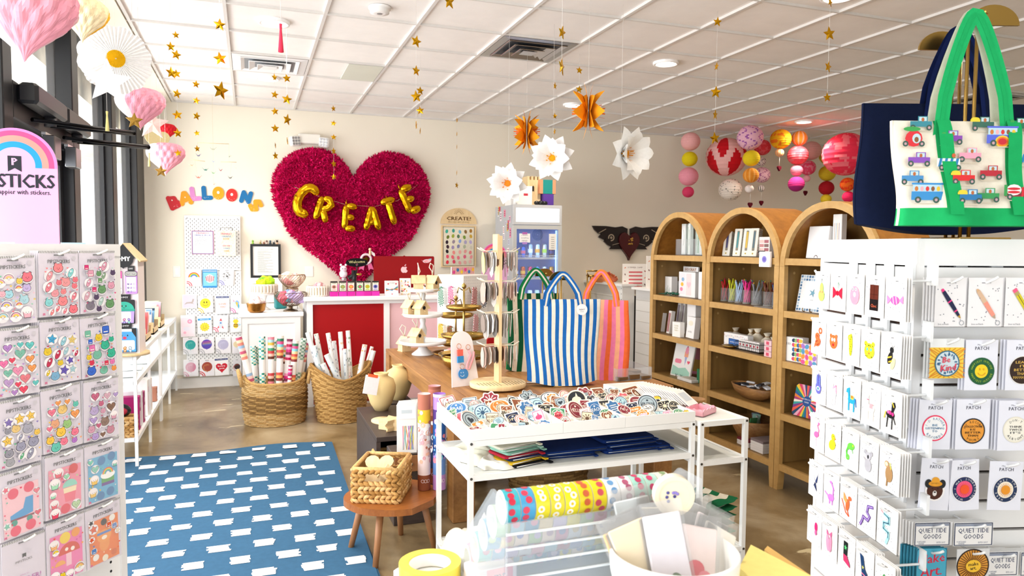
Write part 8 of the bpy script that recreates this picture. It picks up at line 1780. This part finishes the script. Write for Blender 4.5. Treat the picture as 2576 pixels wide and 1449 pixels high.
def V(c,kind,s):
 D=lambda x0,z0,x1,z1,cc:out.append(('r',x0*s,z0*s,x1*s,z1*s,cc));out=[]
 E=lambda x,z,rx,rz,cc:out.append(('e',x*s,z*s,rx*s,rz*s,cc))
 if kind=='bus':D(-1.3,-.5,1.3,.2,c);D(-1.2,.2,1.2,.75,'b8d8e8');D(-1.3,.75,1.3,.9,c);[E(-.9+.45*i,.42,.15,.2,['c87a3a','f0b0b8','d83a3a','8a5a3a','f2c23a'][i])for i in range(5)];[E(0,-.35,.62-.13*i,.5-.12*i,cc)for i,cc in enumerate(('e8c83a','e8782a','c82a3a'))]if c=='5a6ad8' else None
 elif kind=='egg':E(0,0,.8,.75,c);E(.25,0,.4,.45,'bcd8e0');E(.25,-.1,.2,.25,'8a5a30');E(-.2,.85,.8,.22,'3aa050')
 elif kind=='trail':D(-1.2,-.4,.9,.35,'f2f2f0');[out.append(('p',[((-1.1+.5*i)*s,-.4*s),((-.85+.5*i)*s,-.4*s),((-.7+.5*i)*s,.35*s),((-.95+.5*i)*s,.35*s)],c))for i in range(4)];E(.3,.6,.18,.2,'c8603a')
 elif kind=='mixer':D(-1.2,-.45,.5,-.15,'8a2a38');E(-.4,.15,.7,.5,'f2e8ea');E(-.4,.25,.6,.12,c);E(-.4,-.05,.6,.12,c);D(.3,-.45,1.2,.4,c);D(.75,0,1.1,.35,'bcd8e0');D(-1.3,-.4,-1.0,.6,'3a9a50')
 else:D(-1,-.4,1,.1,c);D(-.3,.1,.6,.55,c);D(-.2,.12,.5,.48,'bcd8e0');E(.15,.25,.14,.18,'b8683a')
 if kind=='truck':D(-1.2,.1,-.3,.3,'e8d03a');E(-.75,.35,.4,.15,'e8d03a')
 if kind=='pick':E(-.7,.25,.2,.15,'3aa050')
 for x in(-.75,.75):E(x,-.48,.27,.27,'3a5a50');E(x,-.48,.12,.12,'c8a0a8')
 out.append(('e',0,-.8*s,1.1*s,.05*s,'cfc4b0'));return out
b.y0=-.055
for u,v,c,kd in VH:
 if abs(u-.30)<.10:u+=.0
 x=(u-.5)*Wt*(1-.12*(1-v));z=-Ht*(1-(.18+v*.82));yy_=-(.006+.10*(1-(.18+v*.82))**.6*(math.sin(PI*u)**.35)*.5)-.010+.008*math.sin(u*14)*(1-v)
 b.y0=min(-.012,yy_);b.lay=0
 for sh in V(c,kd,.027 if kd!='bus' else .030):
  if sh[0]=='r':b.r(x+sh[1],z+sh[2],x+sh[3],z+sh[4],sh[5])
  elif sh[0]=='e':b.e(x+sh[1],z+sh[2],sh[3],sh[4],sh[5],0,12)
  else:b.p([(x+a,z+c2)for a,c2 in sh[1]],sh[2])
b.build('vehicle_print',t)
for u in(.30,.74):
 P=[];s=MB('cloth','1fa860')
 for j in range(12):
  v=.1+.9*j/11;x=(u-.5)*Wt*(1-.12*(1-v))+.012*math.sin(v*5+u*2)*(1-v);y=-(.012+.10*(1-v)**.6*math.sin(PI*u)**.35*.5)-.008;P.append((x,y,-Ht*(1-v)))
 for j in range(11):k=s.pts([(P[j][0]-.017,P[j][1],P[j][2]),(P[j][0]+.017,P[j][1],P[j][2]),(P[j+1][0]+.017,P[j+1][1],P[j+1][2]),(P[j+1][0]-.017,P[j+1][1],P[j+1][2])]);s.face((k,k+1,k+2,k+3),True)
 s.build('webbing',t)
 # ================================================================== hanging decorations
hq=random.Random(77)
def star_mesh(r,c='e0a81c',m='foil',th=.0015):
 b=MB(m,c);O=star2(0,0,r,.45);n=len(O);f=b.pts([(x,-th,z)for x,z in O]);k=b.pts([(x,th,z)for x,z in O]);c0=b.pts([(0,-r*.10-th,0),(0,r*.10+th,0)])
 for i in range(n):j=(i+1)%n;b.face((f+i,f+j,c0));b.face((k+j,k+i,c0+1));b.face((f+i,k+i,k+j,f+j))
 return b
def garland(zz,L,lab):
 x,y,s=L[-1];P=dep(x,y,zz);t=thing('star_garland',lab,'garland',(P.x,P.y,CZ),0,'gold star garlands');lo=9
 for x,y,s in L:
  h=onY(x,y,P.y).z;lo=min(lo,h)
  if h>CZ-.04:continue
  r=s*zz/1816*.56;wide=hq.uniform(-.5,.5)if s>13 else hq.uniform(.9,1.3)
  star_mesh(max(r,.026)).build('star',t,(0,0,h-CZ),(hq.uniform(-.1,.1),hq.uniform(-.2,.2),wide+.35))
 MB('plastic','e8e6e0').tube([(0,0,0),(0,0,lo-CZ-.03)],.0009,4).build('string',t)
G=[(4.5,[(427,117,22),(431,183,28)],'short strand of gold foil stars at the far left, next to the daisy fan'),(5.0,[(442,88,14),(445,138,24),(446,186,20),(446,236,22),(447,289,23),(448,335,22),(448,385,16)],'long strand of gold foil stars hanging by the honeycomb hearts'),(6.2,[(491,172,16),(493,212,18),(493,253,17),(495,292,19),(496,335,14),(496,374,15)],'strand of small gold stars in front of the crane mobile'),(3.3,[(550,62,28),(552,147,30),(555,228,42)],'strand ending in a large gold star left of the white air vent'),(6.1,[(688,152,12),(689,195,18),(690,238,18),(690,280,18),(691,323,20),(691,366,12),(693,392,18)],'strand of gold stars below the white air vent, left of its neighbour'),(5.0,[(718,38,22),(720,197,20),(722,250,24),(722,301,26),(723,355,10)],'strand of gold stars passing the right side of the white air vent'),(7.4,[(836,239,10),(837,273,14),(838,310,14),(838,345,14),(839,380,16),(840,412,16),(840,445,14)],'strand of small gold stars hanging over the fluffy heart'),(4.4,[(1045,104,28),(1047,178,24),(1047,243,28),(1047,315,12)],'strand of larger gold stars right of the smoke detector'),(5.6,[(1052,74,18),(1053,127,14),(1054,228,20),(1055,278,20),(1057,330,8)],'strand of smaller gold stars just behind the larger strand right of the detector'),(3.0,[(1130,3,36)],'single gold star cut by the top edge of the picture'),(8.0,[(1148,268,14),(1148,302,12),(1148,337,8),(1148,370,10),(1149,435,12),(1149,466,14)],'strand of tiny gold stars above the colour dab painting'),(3.4,[(1415,82,30),(1413,168,40)],'strand with two large gold stars by the shiny square vent'),(6.0,[(1394,216,16),(1395,292,14),(1395,331,12)],'strand of tiny stars between the two orange paper flowers'),(5.6,[(1457,130,16),(1458,177,18),(1457,225,18)],'strand of small gold stars above the larger orange flower'),(4.6,[(1805,55,22),(1802,167,8),(1801,232,28),(1800,289,22),(1798,348,28)],'strand of gold stars in front of the red and white ball lantern'),(4.1,[(2087,5,20),(2086,85,32),(2083,168,26),(2081,245,18)],'strand of gold stars hanging left of the navy tote')]
for g in G:garland(*g)
def honey_heart(x,y,zz,r,lab,c1='f7a8bc',c2='f3c2cc',rz=.5,white=True):
 P=dep(x,y,zz);t=thing('honeycomb_heart',lab,'paper heart',P,rz,'paper honeycomb hearts along the window')
 b=MB('paper');NU,NV=54,34
 def fn(u,v):
  t_=PI*(1-v);R=r*math.sin(t_)**3;z=r*(13*math.cos(t_)-5*math.cos(2*t_)-2*math.cos(3*t_)-math.cos(4*t_))/16
  a=-PI*.80+PI*1.15*u;k=1+.07*(abs(math.sin((u*18+v*11)*PI/2))+abs(math.sin((u*18-v*11)*PI/2))-1);return(R*k*math.cos(a),R*k*math.sin(a),z)
 n0=b.pts([fn(i/NU,j/NV)for j in range(NV+1)for i in range(NU+1)])
 for j in range(NV):
  for i in range(NU):a=n0+j*(NU+1)+i;b.face((a,a+1,a+NU+2,a+NU+1),False,c1 if i<NU*.62 else c2)
 b.build('honeycomb',t)
 if white:MB('paper','fbfafa').ext(heart2(0,0,r,40)[::-1],-.002,.002).build('white_half',t,None,(0,0,-.4))
 MB('plastic','e8e6e0').tube([(0,0,r*.3),(0,0,CZ-P.z)],.001,4).build('string',t)
honey_heart(58,35,2.3,.150,'large pink honeycomb paper heart at the top left corner');honey_heart(352,268,4.6,.145,'pink honeycomb paper heart right of the white star');honey_heart(416,395,5.9,.145,'small pink honeycomb heart nearest the back wall');
honey_heart(205,45,3.0,.10,'cream and yellow honeycomb drop hanging beside the large heart','f3e2b8','f2b83a',.2,False)
honey_heart(418,330,6.6,.085,'small red honeycomb ball between the pink hearts','d3202c','c01826',.4,False)
# pleated daisy fan
P=dep(290,150,4.2);t=thing('paper_fan','round white pleated paper fan with a yellow centre','paper fan',P,.25,None);n=96;b=MB('paper','fbfaf8');R=[]
for r,y in((.004,-.03),(.05,-.025),(.05,-.024),(.17,-.004),(.185,0)):R.append([((r+(.013*abs(math.sin(k*PI/8))if r>.17 else 0))*math.cos(2*PI*k/n),y+(.007 if k%2 else-.007)*min(1,r/.1),(r+(.013*abs(math.sin(k*PI/8))if r>.17 else 0))*math.sin(2*PI*k/n))for k in range(n)])
for i in range(4):
 b.col='f5c81e' if i<1 else('f8e27a' if i==1 else 'fbfaf8');b.rings(R[i:i+2])
b.build('pleats',t);MB('plastic','e8e6e0').tube([(0,0,.18),(0,0,CZ-P.z)],.001,4).build('string',t)
for x,y,zz,r,c,m,lab in[(270,205,3.7,.118,'fcfcfc','paper','large plain white paper star in front of the daisy fan'),(338,304,4.3,.05,'b08a3c','glitter','gold glitter star hanging below the first pink heart'),(383,312,5.6,.125,'f5d6cf','paper','blush pink paper star behind the red honeycomb ball'),(405,431,5.6,.048,'a8823c','glitter','gold glitter star hanging below the smallest pink heart'),(335,232,5.0,.09,'f3cfc8','paper','pale pink paper star tucked behind the daisy fan')]:
 P=dep(x,y,zz);t=thing('hanging_star',lab,'paper star',P,.3,'paper stars along the window');star_mesh(r,c,m,.003).build('star',t);MB('plastic','e8e6e0').tube([(0,0,r*.9),(0,0,CZ-P.z)],.001,4).build('string',t)
P=dep(396,352,6.2);t=thing('glitter_heart','pale gold glitter heart above the smallest pink heart','paper heart',P,.3);MB('glitter','e0d3a0').ext(heart2(0,0,.10,30)[::-1],-.003,.003).build('heart',t);MB('plastic','e8e6e0').tube([(0,0,.05),(0,0,CZ-P.z)],.001,4).build('string',t)
for x,y,zz,h,c,lab in[(269,280,3.7,.10,'d8d08a','pale gold tassel under the white paper star'),(375,385,5.4,.10,'d8d08a','pale gold tassel under the pink star'),(706,60,2.6,.10,'f0405a','neon pink ribbon tail hanging from the top edge')]:
 P=dep(x,y,zz);t=thing('tassel',lab,'tassel',P);MB('cloth',c).lathe([(.002,0),(.006,0),(.005,-.012),(.004,-.02),(.010,-h),(.001,-h)],n=10).build('fringe',t);MB('plastic','e8e6e0').tube([(0,0,0),(0,0,CZ-P.z)],.001,4).build('string',t)
P=dep(697,-12,2.6);t=thing('balloon','red and white balloon cut by the top edge of the picture','balloon',P+Vector((.05,0,.10)));MB('gloss','f4545a').sphere((.07,0,.05),.11,20,14).build('red_part',t);MB('gloss','eef4ee').sphere((-.06,0,-.02),.05,16,10,sz=1.5).build('white_part',t);MB('plastic','e8e6e0').tube([(.07,0,.1),(.07,0,CZ-P.z-.1)],.001,4).build('string',t)
# paper flowers
def flower(x,y,zz,r,c,cc,rot,lab,n=8,both=False):
 P=dep(x,y,zz);t=thing('paper_flower',lab,'paper flower',P,rot,'giant hanging paper flowers');
 for s in((1,-1)if both else(1,)):
  for ly in range(2):
   for k in range(n):
    a0=2*PI*(k+.5*ly)/n;b=MB('paper',c);L_=r*(1-.22*ly)
    def fn(u,v):
     w_=(.42*r)*math.sin(PI*min(1,.12+v*.88))**.8*(1-.45*v);x_=(u-.5)*2*w_;rad=L_*v+.01;lift=-s*(.002+(.085 if ly else .03)*v*v)if both else-s*(.02+(.06+.05*ly)*r/.15*math.sin(v*1.8)+.05*(u-.5)**2*4*w_)
     return(rad*math.cos(a0)-x_*math.sin(a0),lift-.008*ly*s,rad*math.sin(a0)+x_*math.cos(a0))
    b.grid(fn,4,6);b.build('petal',t)
  b=MB('paper',cc)
  for k in range(26):
   a=k*2.4;rr0=.004+.0011*k;k0=b.pts([(rr0*math.cos(a),-s*.03,rr0*math.sin(a)),(rr0*math.cos(a+.25),-s*.03,rr0*math.sin(a+.25)),(rr0*1.5*math.cos(a+.2),-s*(.06+.02*(k%3)),rr0*1.5*math.sin(a+.2)),(rr0*1.5*math.cos(a),-s*(.06+.02*(k%3)),rr0*1.5*math.sin(a))]);b.face((k0,k0+1,k0+2,k0+3))
  b.sphere((0,-s*.035,0),.026,12,8);b.build('centre',t)
 from mathutils import Euler
 Ri=Euler(rot).to_matrix().inverted();MB('plastic','e8e6e0').tube([Ri@Vector((0,0,r*.5)),Ri@Vector((0,0,CZ-P.z))],.0008,4).build('string',t)
YL=['f2a21e','f5b01e']
flower(1279,461,5.0,.135,'fbfaf8','f0952a',(.1,.2,-.45),'white paper flower with a peach centre, lowest and leftmost');flower(1391,399,4.9,.15,'fbfaf8','f6b21e',(.05,.5,-.5),'white paper flower with a yellow centre in the middle');flower(1562,386,4.5,.165,'fbfaf7','f3a422',(.1,.3,.35),'largest white paper flower, turned right, with an orange centre')
flower(1325,333,5.5,.165,'f3a11c','ee6a1e',(0,.1,1.22),'orange paper flower seen from the side, smaller and left',6,True);flower(1480,280,4.4,.165,'f3a11c','ee7a1e',(0,.35,1.15),'orange paper flower seen from the side, larger and right',6,True)
# paper lanterns
def lantern(x,y,d,zz,c,lab,c2=None,mode=0,hang=None):
 P=dep(x,y,zz);r=d/2*zz/1816*.98;P.y=min(P.y,WY-r-.02);t=thing('paper_lantern',lab,'paper lantern',P,0,'paper lanterns in the far corner');b=MB('paper',c);NZ,N_=26,30 if not mode or mode==6 else 60;ring_=[]
 for i in range(NZ+1):a=-PI/2+PI*(i+.3)/(NZ+.6);k=1+(.012 if i%2 else-.012);ring_.append(b.pts([(r*k*math.cos(a)*math.cos(2*PI*j/N_),r*k*math.cos(a)*math.sin(2*PI*j/N_),r*.94*math.sin(a))for j in range(N_)]))
 for i in range(NZ):
  for j in range(N_):
   u,v=j/N_,i/NZ;cc=c
   if mode==1:cc=c2 if noise.noise(Vector((math.cos(6.28*u)*3,math.sin(6.28*u)*3+x*.1,v*9)))>.12 else c
   elif mode==2:w0=(u*9)%1;od=int(u*9)%2;vv=(v-.42)/.58 if od else v/.6;cc=c2 if 0<vv<1 and abs(w0-.5)<.52*math.sin(PI*vv)else c
   elif mode==3:cc=c2 if(math.sin(u*40+3*math.sin(v*17))>.86)else c
   elif mode==4:cc=c2 if(u*10)%1<.3 else c
   elif mode==5:cc=c2 if i<NZ*.35 else c
   b.face((ring_[i]+j,ring_[i]+(j+1)%N_,ring_[i+1]+(j+1)%N_,ring_[i+1]+j),False,cc)
 if mode==6:
  for k in range(90):a,e=hq.uniform(0,6.28),math.asin(hq.uniform(-.95,.95));n_=Vector((math.cos(e)*math.cos(a),math.cos(e)*math.sin(a),.94*math.sin(e)));o1=n_.orthogonal().normalized();o2=n_.cross(o1);s=r*hq.uniform(.025,.055)*(2.2 if c2=='B' else 1);k0=b.pts([n_*(r*1.02)+(o1*math.cos(q)+o2*math.sin(q))*s for q in(0,1.05,2.1,3.14,4.19,5.24)]);b.face(tuple(k0+q for q in range(6)),False,'25252b')
 b.build('shade',t)
 MB('plastic','d8d4cc').tube([(0,0,r*.9),(0,0,(CZ-P.z)if hang is None else r*1.12)],.0012,4).build('string',t)
ZL=8.9
for x,y,d,zz,c,lab,c2,mo,h in[(1737,356,49,9.0,'efb0b0','pale pink paper lantern at the top of the leftmost strand',None,0,None),(1735,400,40,9.0,'e2cf1a','yellow paper lantern second in the leftmost strand',None,0,1),(1732,444,50,9.0,'ef9aac','pink paper lantern third in the leftmost strand',None,0,1),(1731,483,30,9.0,'d83f68','small rose paper lantern at the bottom of the leftmost strand',None,0,1),(1827,395,103,9.2,'f0b8b4','huge round lantern painted like a red and white beach ball','c81420',2,None),(1837,477,59,9.2,'efe4d8','white paper lantern with black dots under the beach ball lantern','S',6,1),(1887,346,66,8.6,'ecb8cc','lilac pink lantern scribbled with purple lines','a05aa8',3,None),(1890,398,43,8.6,'ecd022','yellow paper lantern under the scribbled one',None,0,1),(1889,441,40,8.6,'e8902c','orange striped paper lantern, third below the scribbled one','f4b05a',4,1),(1885,475,22,8.6,'f4e8e2','tiny white paper lantern at the bottom of the scribbled strand',None,0,1),(1918,371,42,9.4,'e0404a','red paper lantern behind the scribbled one','e8606a',1,None),(1915,406,24,9.4,'f0e6e0','small white lantern with black blotches','B',6,1),(1917,440,42,9.4,'efc0cc','pink lantern with purple loops behind the orange striped one','a0508a',3,1),(1915,474,18,9.4,'efe8e2','tiny lantern with black zigzags','25252b',4,1),(1964,350,53,8.8,'f4b81c','bright yellow and orange painted lantern lit by the downlight','f07a1c',1,None),(1961,384,22,8.8,'f4b070','small orange and white lantern under the bright yellow one','f4d8b8',4,1),(2011,348,40,8.9,'ec9a34','orange paper lantern with pale stripes at the top of its strand','f2c8a8',4,None),(2007,391,52,8.9,'f0505c','coral red paper lantern second in its strand','f4707a',1,1),(2004,429,31,8.9,'f48aa0','small pink lantern third in its strand',None,0,1),(2003,463,41,8.9,'e03a8c','magenta striped lantern at the bottom of its strand','a82a78',5,1),(2041,379,50,9.5,'eeb4b0','pale pink lantern behind the coral red one',None,0,None),(2032,422,40,9.5,'ee4a70','hot pink lantern behind the small pink one','f488a0',1,1),(2029,449,19,9.5,'f2b0b8','tiny pale pink lantern at the bottom behind the magenta one',None,0,1),(2085,392,48,9.6,'d8b83a','yellow lantern at the back, top of its strand',None,0,None),(2081,436,42,9.6,'d9bc2a','yellow lantern second at the back',None,0,1),(2079,473,38,9.6,'a81624','dark red lantern between two yellow ones',None,0,1),(2078,501,27,9.6,'e0c22e','small yellow lantern lowest at the back',None,0,1),(2128,388,115,8.6,'ee3450','huge red and pink washed paper lantern beside the navy tote','f4707c',1,None),(2132,464,37,8.6,'ee6a20','orange lantern below the huge red one','e8401c',1,1),(2134,495,30,8.6,'f02a60','hot pink lantern at the bottom below the orange one',None,0,1)]:
 lantern(x,y,d,zz,c,lab,c2,mo,h)
for x,y,ty,zz,lab in[(1887,515,484,8.6,'dark red felt heart pendant below the tiny white lantern'),(1915,510,482,9.4,'dark felt heart pendant below the zigzag lantern'),(1960,423,394,8.8,'small red felt heart pendant below the orange and white lantern'),(2026,485,458,9.5,'black felt heart pendant behind the magenta lantern')]:
 P=dep(x,y,zz);P.y=min(P.y,WY-.05);t=thing('heart_pendant',lab,'pendant',P,.3,'felt heart pendants');MB('cloth','5a1020').ext(heart2(0,0,.035,20)[::-1],-.012,.012).build('heart',t);MB('plastic','e8e6e0').tube([(0,0,.02),(0,0,onY(x,ty,P.y).z-P.z)],.0018,4).build('string',t)
 # ================================================================== counter in the foreground
CH_=.92
t=thing('front_counter','white counter in the foreground under the tape display','counter',(.66,.85,0));MB('paint','dededb').bbox(-.40,-.55,CH_-.04,.19,.55,CH_,.006).build('worktop',t);MB('paint','ececea').box(-.37,-.52,0,.17,.50,CH_-.04).build('body',t)
DX0,DX1=.385,.755
t=thing('tape_display','clear acrylic stepped display of washi tape rolls','display stand',(DX0,1.08,CH_))
W_=DX1-DX0
for x in(0,W_):b=MB('acrylic');n0=b.pts([(x-.003,0,0),(x-.003,.33,0),(x-.003,.07,.225),(x-.003,0,.225),(x+.003,0,0),(x+.003,.33,0),(x+.003,.07,.225),(x+.003,0,.225)]);[b.face(tuple(n0+i for i in f))for f in((0,1,2,3),(7,6,5,4),(0,4,5,1),(1,5,6,2),(2,6,7,3),(3,7,4,0))];b.build('side_panel',t)
MB('acrylic').box(0,0,0,W_,.003,.19).build('back_panel',t);MB('acrylic').box(0,0,0,W_,.31,.004).build('bottom_panel',t)
for k in range(7):MB('plastic','e6ecee').box(0,-.003,.02+.025*k,W_,0,.0235+.025*k).build('rail',t)
TW=[('3fb0c0','d0304a'),('4aa0cc','d8405a'),('e3d420','fbfaf0'),('dfd028','f6f4e4'),('e6d81c','fbfaf0'),('e0cc1e','c8603a'),('e4d02a','c8505a'),('f4f0ee','6a9ac8'),('f4f1ef','b05a7a'),('a8dcd0','c83a6a'),('b4e0d4','d04a78'),('eee6d8','8aa87a')]
PT_=['a8c8d8','d890a8','c8b8d8','7ab8b0','e0c8a0','b86a78','d8d8e0','8a90c0','e8a8b8','b0c898','e2d24a','6a98b8','c8a8b8','f0d8c8']
for row in range(5):
 for k in range(12):
  w0=W_*.86/12;x=DX0+.004+w0*(k+.5);y=1.08+.04+.05*row;z=CH_+.203-.043*row;r=.028
  c1,c2=TW[k]if row==0 else(PT_[hq.randrange(14)],PT_[hq.randrange(14)])
  b=MB('gloss',c1);N_=22;hw=w0*.47
  R=[[(xx,rr0*math.cos(2*PI*j/N_),rr0*math.sin(2*PI*j/N_))for j in range(N_)]for xx,rr0 in((-hw,r*.72),(-hw,r),(hw,r),(hw,r*.72))];b.set(color='f2efe6');b.rings([R[0],R[1]]);b.rings([R[2],R[3]]);b.rings([R[3],R[0]]);b.col=c1;b.rings([R[1],R[2]],smooth=True)
  for j in range(12 if row==0 else 6):
   a=2*PI*j/(12 if row==0 else 6)+hq.uniform(-.1,.1);s=r*(.22 if row==0 else .25);u0=hq.uniform(-.35,.35)*hw
   for kk,(sc_,cc)in enumerate(((1,c2),)if c2 not in('fbfaf0','f6f4e4')else((1,c2),(.42,'f0c020'))):k0=b.pts([(u0+s*sc_*math.cos(q),(r+.0006+.0005*kk)*math.cos(a+s*sc_/r*math.sin(q)),(r+.0006+.0005*kk)*math.sin(a+s*sc_/r*math.sin(q)))for q in[2*PI*i/9 for i in range(9)]]);b.face(tuple(k0+i for i in range(9)),False,cc)
  tag(b.build('washi_tape',None,(x,y,z)),('%s washi tape roll, number %s from the left on the top tier'%(['teal and red','blue and red','yellow fried egg','yellow fried egg','yellow fried egg','yellow and brick','yellow and rose','white figured','white figured','mint and pink','mint and pink','cream floral'][k],['one','two','three','four','five','six','seven','eight','nine','ten','eleven','twelve'][k]))if row==0 else 'pastel washi tape roll seen through the clear back, %s tier from the top'%['','second','third','fourth','fifth'][row],'washi tape','washi tapes on the %s tier'%['top','second','third','fourth','fifth'][row])
def disc_roll(loc,rot,R_,r_,w_,c,c2,lab,face=None):
 b=MB('gloss',c);pr=[(r_,0),(R_,0),(R_,w_),(r_,w_),(r_,0)];b.lathe([(R_,0),(R_,w_)],n=36);b.col=c2;b.lathe([(r_+.002,w_+.0002),(R_,w_)],n=36,smooth=False).lathe([(R_,0),(r_,0),(r_,w_),(r_+.002,w_+.0002)],n=36,smooth=False)
 if face:b.lathe([(.0005,w_-.001),(r_,w_-.001)],n=24,smooth=False);[b.sphere((r_*.5*math.cos(i*1.9)*(i%3)/2,r_*.5*math.sin(i*1.9)*(i%3)/2,w_),.003,6,4,sz=.2)for i in range(9)if b.set(color=['5a5ab0','8a7ac8','4a4a90'][i%3])]
 tag(b.build('tape_roll',None,loc,rot),lab,'tape roll');return b
p=dep(1690,1240,1.22);disc_roll((p.x,p.y+.0,p.z),(PI/2,0,-.3),.034,.026,.018,'f0ead8','eee0c4','white washi roll with violet flowers facing out at the right end of the display',1)
disc_roll((onZ(1078,1442,CH_).x,onZ(1078,1442,CH_).y-.012,CH_+.0005),0,.060,.041,.028,'ead44a','efdc56','wide yellow masking tape roll lying on the foreground counter')
tag(MB('paper','f4f2ee').lathe([(.0405,.001),(.0405,.026),(.0395,.026),(.0395,.001)],n=36).build('cardboard_core',None,(onZ(1078,1442,CH_).x,onZ(1078,1442,CH_).y-.012,CH_+.0005)),'white cardboard core inside the yellow masking tape','core')
p=onZ(1225,1449,CH_);cbox('label_box','clear box with a pink and lilac label beside the yellow tape','box',(p.x,p.y-.02,CH_),.1,.09,.05,.035,'eadfe8',lambda b,w,h:(b.r(-w*.2,h*.1,w*.4,h*.95,'f08aa8'),b.t('mt',w*.1,h*.5,.016,'6a4a8a')))
# white bowl of packets
B0=Vector((.640,.985,CH_));t=thing('white_bowl','large white bowl of craft packets in the foreground','bowl',B0);MB('gloss','f4f5f4').lathe([(.0005,0),(.045,0),(.05,.006),(.085,.05),(.102,.115),(.104,.150),(.100,.153),(.096,.115),(.078,.05),(.0005,.02)],n=56).build('shell',t)
PKC=[('dcb070','kraft paper packet at the left of the white bowl',-.06,.01,.30,-.33),('ecd8b0','cream packet beside the kraft one in the white bowl',-.05,-.01,.15,-.35),('e6dfe8','white round cornered card packet with a green leaf',-.015,-.03,.1,-.1),('ecd8d4','packet with red and pink felt flowers in the white bowl',.03,-.03,-.1,.25),('e4dade','packet with a wine coloured flower, tilted right',.05,-.01,-.2,.5),('eef2f8','pale blue white packet standing at the right back of the bowl',.04,.04,-.2,.45),('f3eee6','clear packet sticking far out to the right of the bowl',.06,-.02,-.2,.55),('e8dcc0','thin wooden slip packet in the middle of the bowl',.0,.03,.05,.05),('d8e0e4','crinkled clear packet at the back of the bowl',-.02,.05,.1,-.15)]
for k,(c,lab,x,y,tx,ty)in enumerate(PKC):
 q=thing('craft_packet',lab,'packet',B0+Vector((x*.75,y,.078)),(-.35+tx*.4,ty,-.15),'craft packets in the white bowl');b=MB('paper',c);h=.112+.012*(k%3);b.bbox(-.032,-.003,0,.032,.003,h,.002)
 b.set('cloth');b.y0=-.0045
 if k==2:b.e(.008,.03,.010,.016,'4a6a42',.4)
 if k==3:b.e(-.005,.045,.016,.014,'d8485a');b.e(.012,.035,.012,.010,'e87a8a')
 if k==4:b.e(0,.04,.013,.012,'9a3a5a');b.e(.012,.05,.010,.010,'c05a6a')
 if k==0:b.e(-.01,.09,.012,.006,'6a88b8',.3);b.e(.012,.08,.010,.008,'d87a6a')
 if k==5:b.e(.01,.08,.006,None,'3a4a6a')
 b.build('card',q);s=MB('clearbag');s.box(-.036,-.0065,-.004,.036,-.006,h+.02);s.box(-.036,.006,-.004,.036,.0065,h+.02);s.build('sleeve',q)
 # envelopes and a stick on the right, blue plate
p=onZ(1930,1449,CH_)
for k,(pts_,c,lab,z)in enumerate([([(1889,1370),(1842,1460),(1800,1560),(2200,1600),(2042,1449)],'f3e08a','yellow paper envelope at the bottom right of the foreground counter',1.03),([(1931,1373),(1923,1382),(2040,1475),(2052,1456)],'dcb26a','tan cardboard strip behind the yellow envelope',1.0)]):
 b=MB('paper',c);Q=[onZ(x,y,z+(.0 if i in(0,3)else-.0))for i,(x,y)in enumerate(pts_)];o0=Q[0].copy();o0.z=z;n0=b.pts([(v.x-o0.x,v.y-o0.y,0)for v in Q]);n1=b.pts([(v.x-o0.x,v.y-o0.y,-.006)for v in Q]);m_=len(Q);b.face(tuple(n0+i for i in range(m_)));b.face(tuple(n1+i for i in range(m_))[::-1]);[b.face((n0+i,n1+i,n1+(i+1)%m_,n0+(i+1)%m_))for i in range(m_)]
 tag(b.build('envelope' if k==0 else 'cardboard_strip',None,o0),lab,'envelope' if k==0 else 'strip')
tag(MB('paint','e6e2da').bbox(-.03,-.05,0,.03,.05,.100,.003).build('storage_box',None,(.80,.84,CH_)),'box under the yellow envelope on the foreground counter','box')
tag(MB('gloss','86aee6').lathe([(.0005,0),(.05,0),(.075,.012),(.077,.014),(.07,.012),(.0005,.004)],n=36).build('blue_plate',None,(.545,1.16-.25,CH_)),'pale blue plate edge left of the white bowl','plate')
